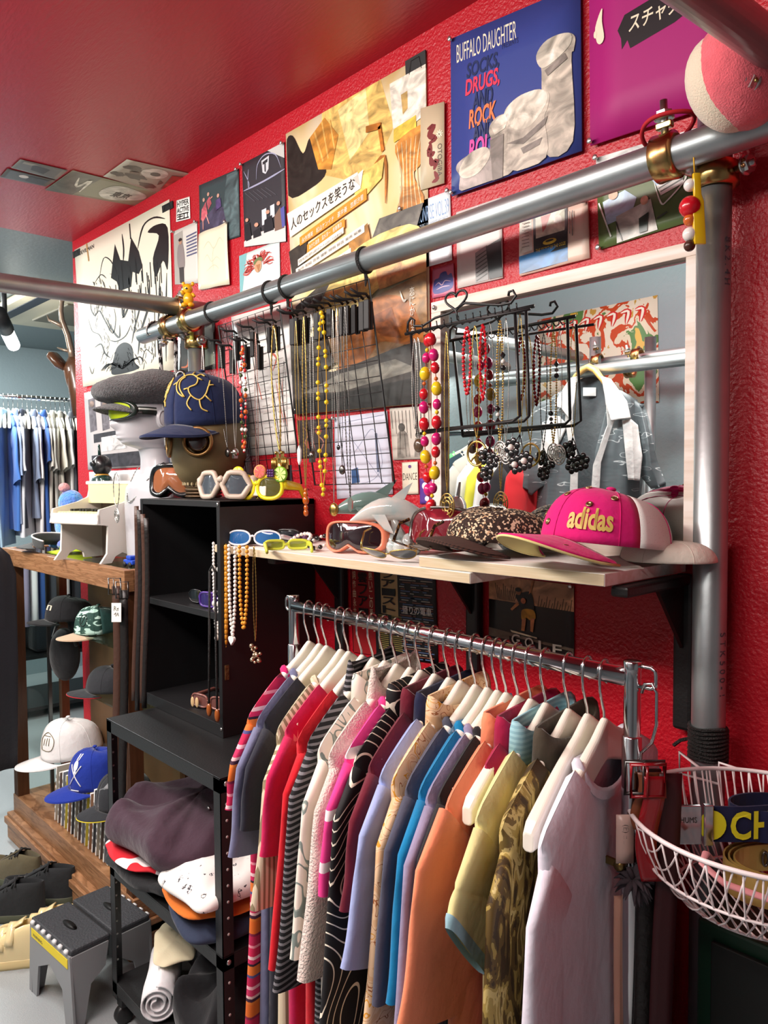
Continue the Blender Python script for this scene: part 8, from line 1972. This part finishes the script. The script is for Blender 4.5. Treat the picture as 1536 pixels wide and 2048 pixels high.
mb = MB(); c_ = pc - _r0*.028 - _f0*.046 + V((0, 0, .038)); ball_ori(mb, c_ + _r0*.006, .021, .008, .013, tilt=R(-6), n=16, k=10); ball_ori(mb, c_ - _r0*.020 - V((0, 0, .002)), .010, .008, .010, n=14, k=8); to_obj('bow', mb, mat('red_felt', (206, 14, 30), rough=.9), pt)
bo = V((at_y(376, 600, cl.y).x, cl.y - .01, PZ)); bo = at_d(377, 614, px_of(cl)[2] - .07)
M_yb = mat('yellow_vinyl', (226, 168, 20), rough=.3, coat=.3)
bt = thing('bear_figurine', 'small yellow bear figurine on the left pipe clamp', 'figurine', bo - V((0, 0, .002)))
mb = MB(); e = lambda a, b, z: bo + _r0*a - _f0*b + V((0, 0, z))
mb.ball(e(0, 0, .022), (.016, .014, .019), 16, 10); mb.ball(e(-.001, .001, .050), (.0155, .014, .0145), 16, 10)
for sg in (-1, 1): mb.ball(e(sg*.013, 0, .064), (.006, .005, .006), 10, 7); mb.tube([e(sg*.012, .002, .036), e(sg*.019, .006, .028 if sg > 0 else .044)], [.005, .0042], 8); mb.ball(e(sg*.009, .006, .005), (.008, .010, .007), 10, 6)
to_obj('body', mb, M_yb, bt)
mb = MB(); mb.ball(e(-.001, .014, .048), (.004, .003, .003), 8, 6); to_obj('nose', mb, M_black, bt)
mb = MB(); mb.ball(e(-.006, .0135, .053), .0014, 6, 5); mb.ball(e(.004, .0135, .053), .0014, 6, 5); to_obj('eyes', mb, M_black, bt)
t = thing('yellow_ribbon', 'short yellow-green strap hanging over the left pipe below the bear figurine', 'strap', bo); mb = MB(); a = at_d(380, 625, px_of(cl)[2] - .035)
mb.sheet(lambda u, v: a + _r0*((u - .5)*.011 + .004*v) + V((0, 0, .01 - .088*v)) + _f0*(.004*math.sin(3*v)), 2, 8, .002); to_obj('strap', mb, mat('yellow_green_webbing', (178, 174, 70), rough=.7), t)
ch0 = at_d(1389, 350, 1.08)
ct_ = thing('phone_charm', 'yellow bar charm with red and white beads hanging from the right clamp', 'charm', ch0)
mb = MB(); mb.tube([at_d(1386, 285, 1.08), ch0 + V((0, 0, .004))], .0011, 5); to_obj('cord', mb, mat('yellow_cord2', (222, 170, 30), rough=.6), ct_)
mb = MB(); mb.sheet(lambda u, v: ch0 + _r0*((u - .5)*(.010 + .006*(v > .3)) + .006*v) + V((0, 0, -.098*v)) - _f0*.003, 2, 10, .006); to_obj('bar', mb, mat('bright_yellow_plastic', (226, 186, 20), rough=.3, coat=.3), ct_, bevel=.001)
for dz, r_, c in ((-.014, .009, 'bead_white'), (-.044, .015, 'bead_red'), (-.062, .009, 'bead_orange'), (-.082, .010, 'bead_white'), (-.098, .008, 'bead_brown')):
    mb = MB(); mb.ball(ch0 - _r0*.006 + V((0, 0, dz)), (r_, r_, r_), 12, 8); to_obj('charm_bead', mb, {'bead_white': B_white, 'bead_red': B_red, 'bead_orange': B_or}.get(c, mat('bead_brown', (70, 36, 24), rough=.3)), ct_)
rbc = on_main(postR.x - .047) + V((0, -.01, .036)); t = thing('hair_band', 'red elastic band looped round the right pipe clamp', 'band', rbc)
mb = MB(); mb.tube([rbc + V((.036*math.cos(a), .034*math.sin(a), .012*math.cos(a + .6) + .004*math.sin(2*a))) + V((.006, 0, 0)) for a in [2*math.pi*i/36 for i in range(36)]], .0032, 8, loop=True); to_obj('loop', mb, mat('red_elastic', (176, 14, 30), rough=.8), t)
# patterned tie straps over the left pipe end
M_tie = ramp_mat('black_white_braid', [(0, '#1e1e20'), (.5, '#c9c9c6'), (.72, '#3c3c3e')], 'noise', 120, .8, axis=(1, 1, .35))
lo = pL + dM*.082; t = thing('braided_cord', 'black and white braided cord looped over the far end of the long pipe', 'cord', lo); mb = MB()
a0 = at_d(322, 655, px_of(lo)[2] - .03)
for pts in ([at_d(318, 665, 2.28), at_d(322, 730, 2.28), at_d(328, 830, 2.28), at_d(334, 900, 2.28)], [at_d(352, 680, 2.30), at_d(352, 740, 2.30), at_d(345, 830, 2.30), at_d(345, 925, 2.30)]): mb.tube(pts, .0065, 8, flat=.45)
lx = lo; e_ = V((0, 0, 1)); gg = dM.cross(e_)
mb.tube([at_d(318, 665, 2.28)] + [lx + (e_*math.sin(a) - gg*math.cos(a))*(PR + .004) for a in [math.pi*(1.15 - 1.3*i/10) for i in range(11)]] + [at_d(352, 680, 2.30)], .0065, 8, flat=.45)
to_obj('braid', mb, M_tie, t)
t = thing('silver_pendant', 'silver knot pendant hanging behind the dragon cap beside the left post', 'pendant', at_d(362, 756, 2.26)); mb = MB(); c_ = at_d(362, 756, 2.26)
mb.tube([c_ + _r0*(.012*math.cos(a)) + V((0, 0, .018*math.sin(a))) for a in [2*math.pi*i/20 for i in range(20)]], .007, 8, loop=True); mb.tube([c_ + V((0, 0, .02)), c_ + V((0, 0, .1))], .0012, 5); to_obj('knot', mb, M_dsil, t)

# ---------------------------------------------------------------- the other side of the room, seen in the mirror
def mir(px, py, y):    # mirror image of a real plane y -> real point
    v = at_y(px, py, 2*MIRY - y); return V((v.x, 2*MIRY - v.y, v.z))
YP = -.62
a = mir(975, 718, YP); b = mir(1345, 660, YP)
pa, pb2 = mir(1215, 737, -.47), mir(1385, 718, -.47); zz = (pa.z + pb2.z)/2
pipe('scaffold_pipe', (-2.35, -.47, zz), (-.4, -.47, zz), 'galvanised pipe on the opposite side of the room, jacket hanger hooked on it')
pipe('scaffold_pipe', (-2.6, -.68, zz + .06), (-.4, -.68, zz + .06), 'galvanised pipe parallel to the jacket one, reflected higher in the mirror')
pq = mir(1060, 675, -.35); pipe('scaffold_pipe', (pq.x - .02, .12, zz + .115), (pq.x - .02, -.75, zz + .115), 'short crossing pipe reflected left of the jacket in the mirror')
for px in (1190, 1300): p_ = mir(px, 800, -.62 if px < 1250 else -.8); pipe('scaffold_post', (p_.x, p_.y, 0), (p_.x, p_.y, 1.98), 'galvanised upright post reflected %s in the mirror' % ('behind the jacket' if px < 1250 else 'right of the jacket'))
p_ = mir(1190, 700, -.6); build_clamp('brass-toned clamp cluster reflected above the jacket in the mirror', V((p_.x, -.62, zz + .06)), (1, 0, 0), (0, 1, 0), V((p_.x, -.62, zz)), (0, 0, 1), (1, .5, 0), [(V((p_.x + .02, -.58, zz + .09)), (0, .3, 1), .05), (V((p_.x - .03, -.58, zz + .02)), (-.5, 1, .1), .05)])
p_ = mir(1270, 690, -.6); build_clamp('second brass-toned clamp reflected right of the jacket hanger in the mirror', V((p_.x, -.62, zz + .06)), (1, 0, 0), (0, 1, 0), V((p_.x, -.56, zz)), (1, 0, 0), (0, 1, -.3), [(V((p_.x, -.55, zz + .05)), (0, .4, 1), .05)])
# jacket on a wooden hanger
M_jg = ramp_mat('grey_windbreaker', [(0, '#5a6266'), (.60, '#6c7478'), (.61, '#b9bfc0'), (.63, '#626a6e')], 'noise', 12, .55, axis=(.8, 1, 3.4), detail=1, bump=.2)
M_jl = fabric('pale_grey_windbreaker', (196, 194, 192)); M_jin = fabric('dark_grey_lining', (92, 98, 102))
YJ = -.43
jc = mir(1180, 745, YJ); JR = R(0)
jk = thing('windbreaker_jacket', 'grey patterned windbreaker with pale panels on a wooden hanger, reflected in the mirror', 'jacket', jc)
def J(px, py, dy=0.0): q = mir(px, py, YJ + dy); return q
def shell(rows, dy, m, nm, th=.006):
    """rows: list of list of pixels (left..right) top to bottom"""
    mb = MB(); nr_ = len(rows); nc = len(rows[0])
    def fn(u, v):
        i = min(int(v*(nr_ - 1)), nr_ - 2); f = v*(nr_ - 1) - i; k = min(int(u*(nc - 1)), nc - 2); g = u*(nc - 1) - k
        P_ = lambda r, c: V((rows[r][c][0], rows[r][c][1], rows[r][c][2] if len(rows[r][c]) > 2 else 0))
        q = (P_(i, k)*(1 - g) + P_(i, k + 1)*g)*(1 - f) + (P_(i + 1, k)*(1 - g) + P_(i + 1, k + 1)*g)*f
        return J(q.x, q.y, dy + q.z + .008*math.sin(q.x*.12 + q.y*.01))
    mb.sheet(fn, 24, 24, th); return to_obj(nm, mb, m, jk)
shell([[(1095, 800, -.03), (1145, 765), (1180, 750), (1215, 765), (1275, 800, -.03)], [(1070, 900, -.04), (1120, 890), (1180, 880, .0), (1240, 890), (1290, 900, -.04)], [(1075, 1060, -.04), (1120, 1060), (1180, 1060), (1240, 1060), (1275, 1060, -.04)]], -.06, M_jin, 'back_panel')
shell([[(1090, 810, -.03), (1108, 790, .01), (1128, 778, .03), (1140, 782, .03)], [(1080, 900, -.02), (1100, 895, .03), (1130, 900, .05), (1150, 905, .05)], [(1070, 1060, -.02), (1090, 1065, .04), (1115, 1070, .05), (1138, 1075, .05)]], 0, M_jg, 'front_left')
shell([[(1222, 782, .03), (1240, 780, .03), (1262, 792, .01), (1278, 812, -.03)], [(1190, 905, .05), (1220, 900, .05), (1258, 900, .03), (1282, 905, -.02)], [(1182, 1075, .05), (1210, 1072, .05), (1250, 1068, .04), (1275, 1065, -.02)]], 0, M_jg, 'front_right')
shell([[(1136, 760, .03), (1146, 768, .05)], [(1130, 840, .05), (1142, 850, .06)], [(1142, 920, .06), (1156, 925, .065)], [(1136, 1075, .06), (1152, 1078, .065)]], .006, M_jl, 'placket')
shell([[(1212, 768, .05), (1222, 760, .03)], [(1216, 850, .06), (1228, 842, .05)], [(1186, 930, .065), (1202, 925, .06)], [(1176, 1075, .065), (1194, 1072, .06)]], .006, M_jl, 'placket')
shell([[(1140, 756, .02), (1156, 752, .03), (1150, 762, .05)], [(1112, 800, .03), (1130, 800, .05), (1146, 806, .06)], [(1110, 812, .035), (1122, 816, .055), (1138, 838, .062)]], .012, M_jl, 'collar')
shell([[(1208, 762, .05), (1204, 752, .03), (1222, 758, .02)], [(1212, 808, .06), (1236, 806, .05), (1254, 802, .03)], [(1222, 842, .062), (1240, 838, .055), (1262, 836, .035)]], .012, M_jl, 'collar')
for nm, rows in (('sleeve', [[(1100, 800, -.01), (1086, 808, 0), (1076, 830, -.01)], [(1104, 880, -.01), (1072, 880, .02), (1056, 880, -.01)], [(1096, 960, -.01), (1058, 950, .02), (1030, 945, -.01)], [(1070, 985, -.01), (1050, 975, .02), (1026, 962, -.01)]]), ('sleeve', [[(1266, 800, -.01), (1280, 810, .0), (1290, 830, -.01)], [(1262, 880, -.01), (1296, 880, .02), (1302, 875, -.01)], [(1270, 940, -.01), (1302, 930, .02), (1316, 925, -.01)], [(1302, 978, -.01), (1318, 974, .02), (1332, 966, -.01)]])):
    shell(rows, .0, M_jg, nm, .03)
shell([[(1244, 840, .03), (1262, 838, .035), (1276, 850, .02)], [(1250, 900, .045), (1266, 900, .05), (1284, 910, .03)], [(1256, 960, .05), (1268, 960, .055), (1280, 962, .03)]], .008, M_jl, 'sleeve_panel')
shell([[(1098, 832, .01), (1118, 832, .03), (1134, 850, .05)], [(1072, 880, .02), (1100, 880, .04), (1118, 884, .05)], [(1070, 940, .02), (1080, 940, .04), (1096, 940, .05)]], .008, M_jl, 'sleeve_panel')
q = [J(1166, 775, -.05), J(1192, 775, -.05), J(1192, 792, -.05), J(1166, 792, -.05)]; mb = MB(); mb.add(q, [(0, 1, 2, 3)], False); to_obj('neck_label', mb, pm('#e6e6e4'), jk)
wh_ = thing('clothes_hanger', 'curved yellow wooden hanger of the windbreaker, reflected in the mirror', 'hanger', jc); M_wh = mat('varnished_wood', (226, 178, 98), rough=.3, coat=.3)
mb = MB(); pts = [J(1140, 770), J(1152, 752), J(1168, 738), J(1178, 734), J(1190, 740), (J(1204, 758)), J(1212, 772)]; mb.tube(pts, [.010, .013, .016, .018, .016, .013, .010], 12, flat=.8); to_obj('arms', mb, M_wh, wh_)
mb = MB(); k0 = J(1178, 732); mb.tube([k0, k0 + V((0, 0, .03)), V((k0.x, -.43, zz + .0)), V((k0.x, -.44, zz + .024)), V((k0.x, -.47, zz + .029)), V((k0.x, -.497, zz + .018))], .002, 6); to_obj('hook', mb, M_chrome, wh_)
# clothes reflected left of the jacket
mz = zz - .06
for i, (px, c, nm) in enumerate(((935, '#78d890', 'mint green'), (952, '#2e4450', 'dark navy'), (972, '#c9c6bc', 'stone grey'), (1000, '#e6e6e4', 'plain white'), (1020, '#e2dc4c', 'bright yellow'), (1040, '#e9e8e6', 'chalk white'), (1068, '#222226', 'black'), (1100, '#c8242c', 'scarlet red'))):
    p = mir(px, 700, -.55); p = V((p.x, -.55, 1.60)) 
    garment('tee_shirt', '%s shirt on the opposite rail, reflected left of the jacket in the mirror' % nm, 't-shirt', p, R(14), fabric('mir_' + nm, c, bump=0), L=.7, sl_len=.16, seed=80 + i, coll='crew', group='shirts reflected in the mirror', th=.012)
    put_hanger(p, R(14), 'white hanger of the %s shirt reflected in the mirror' % nm)['group'] = 'white hangers on the opposite rail'
r0_, r1_ = mir(900, 700, -.55), mir(1120, 700, -.55)
t = thing('wall_rail', 'steel rail of bright shirts opposite the mirror', 'clothes rail', ((r0_.x + r1_.x)/2, -.55, 1.6)); mb = MB(); mb.tube([(r0_.x - .1, -.55, 1.6), (r1_.x + .06, -.55, 1.6)], .0122, 14); to_obj('rail', mb, M_chrome, t)
for x in (r0_.x - .1, r1_.x + .06): mb = MB(); mb.tube([(x, -.55, 1.6), (x, -.55, 0)], .0122, 12); to_obj('post', mb, M_chrome, t)
# posters on the opposite wall
wy = -.955
Q_ = [mir(1075, 640, wy), mir(1315, 590, wy), mir(1318, 805, wy), mir(1075, 815, wy)]
M_col = ramp_mat('busy_colour_print', [(0, '#c9a24c'), (.35, '#e8e2cc'), (.46, '#c8502c'), (.52, '#e6dcc0'), (.58, '#5c8a4c'), (.66, '#e2b84c'), (.74, '#6c3a2c')], 'noise', 7, .5, detail=5, distort=.6)
Print('wall_poster', 'wide busy colour poster on the opposite grey wall, reflected in the mirror', 'poster', Q_, M_col, plane=V((0, 1, 0)), nx=4, ny=4).strokes('#c8302c', [[.05, (.06 + .11*i, .14 - .006*i), (.12 + .11*i, .1), (.1 + .11*i, .22)] for i in range(8)]).strokes('#f0e8d8', [[.02, (.06 + .11*i, .14 - .006*i), (.12 + .11*i, .1), (.1 + .11*i, .22)] for i in range(8)])
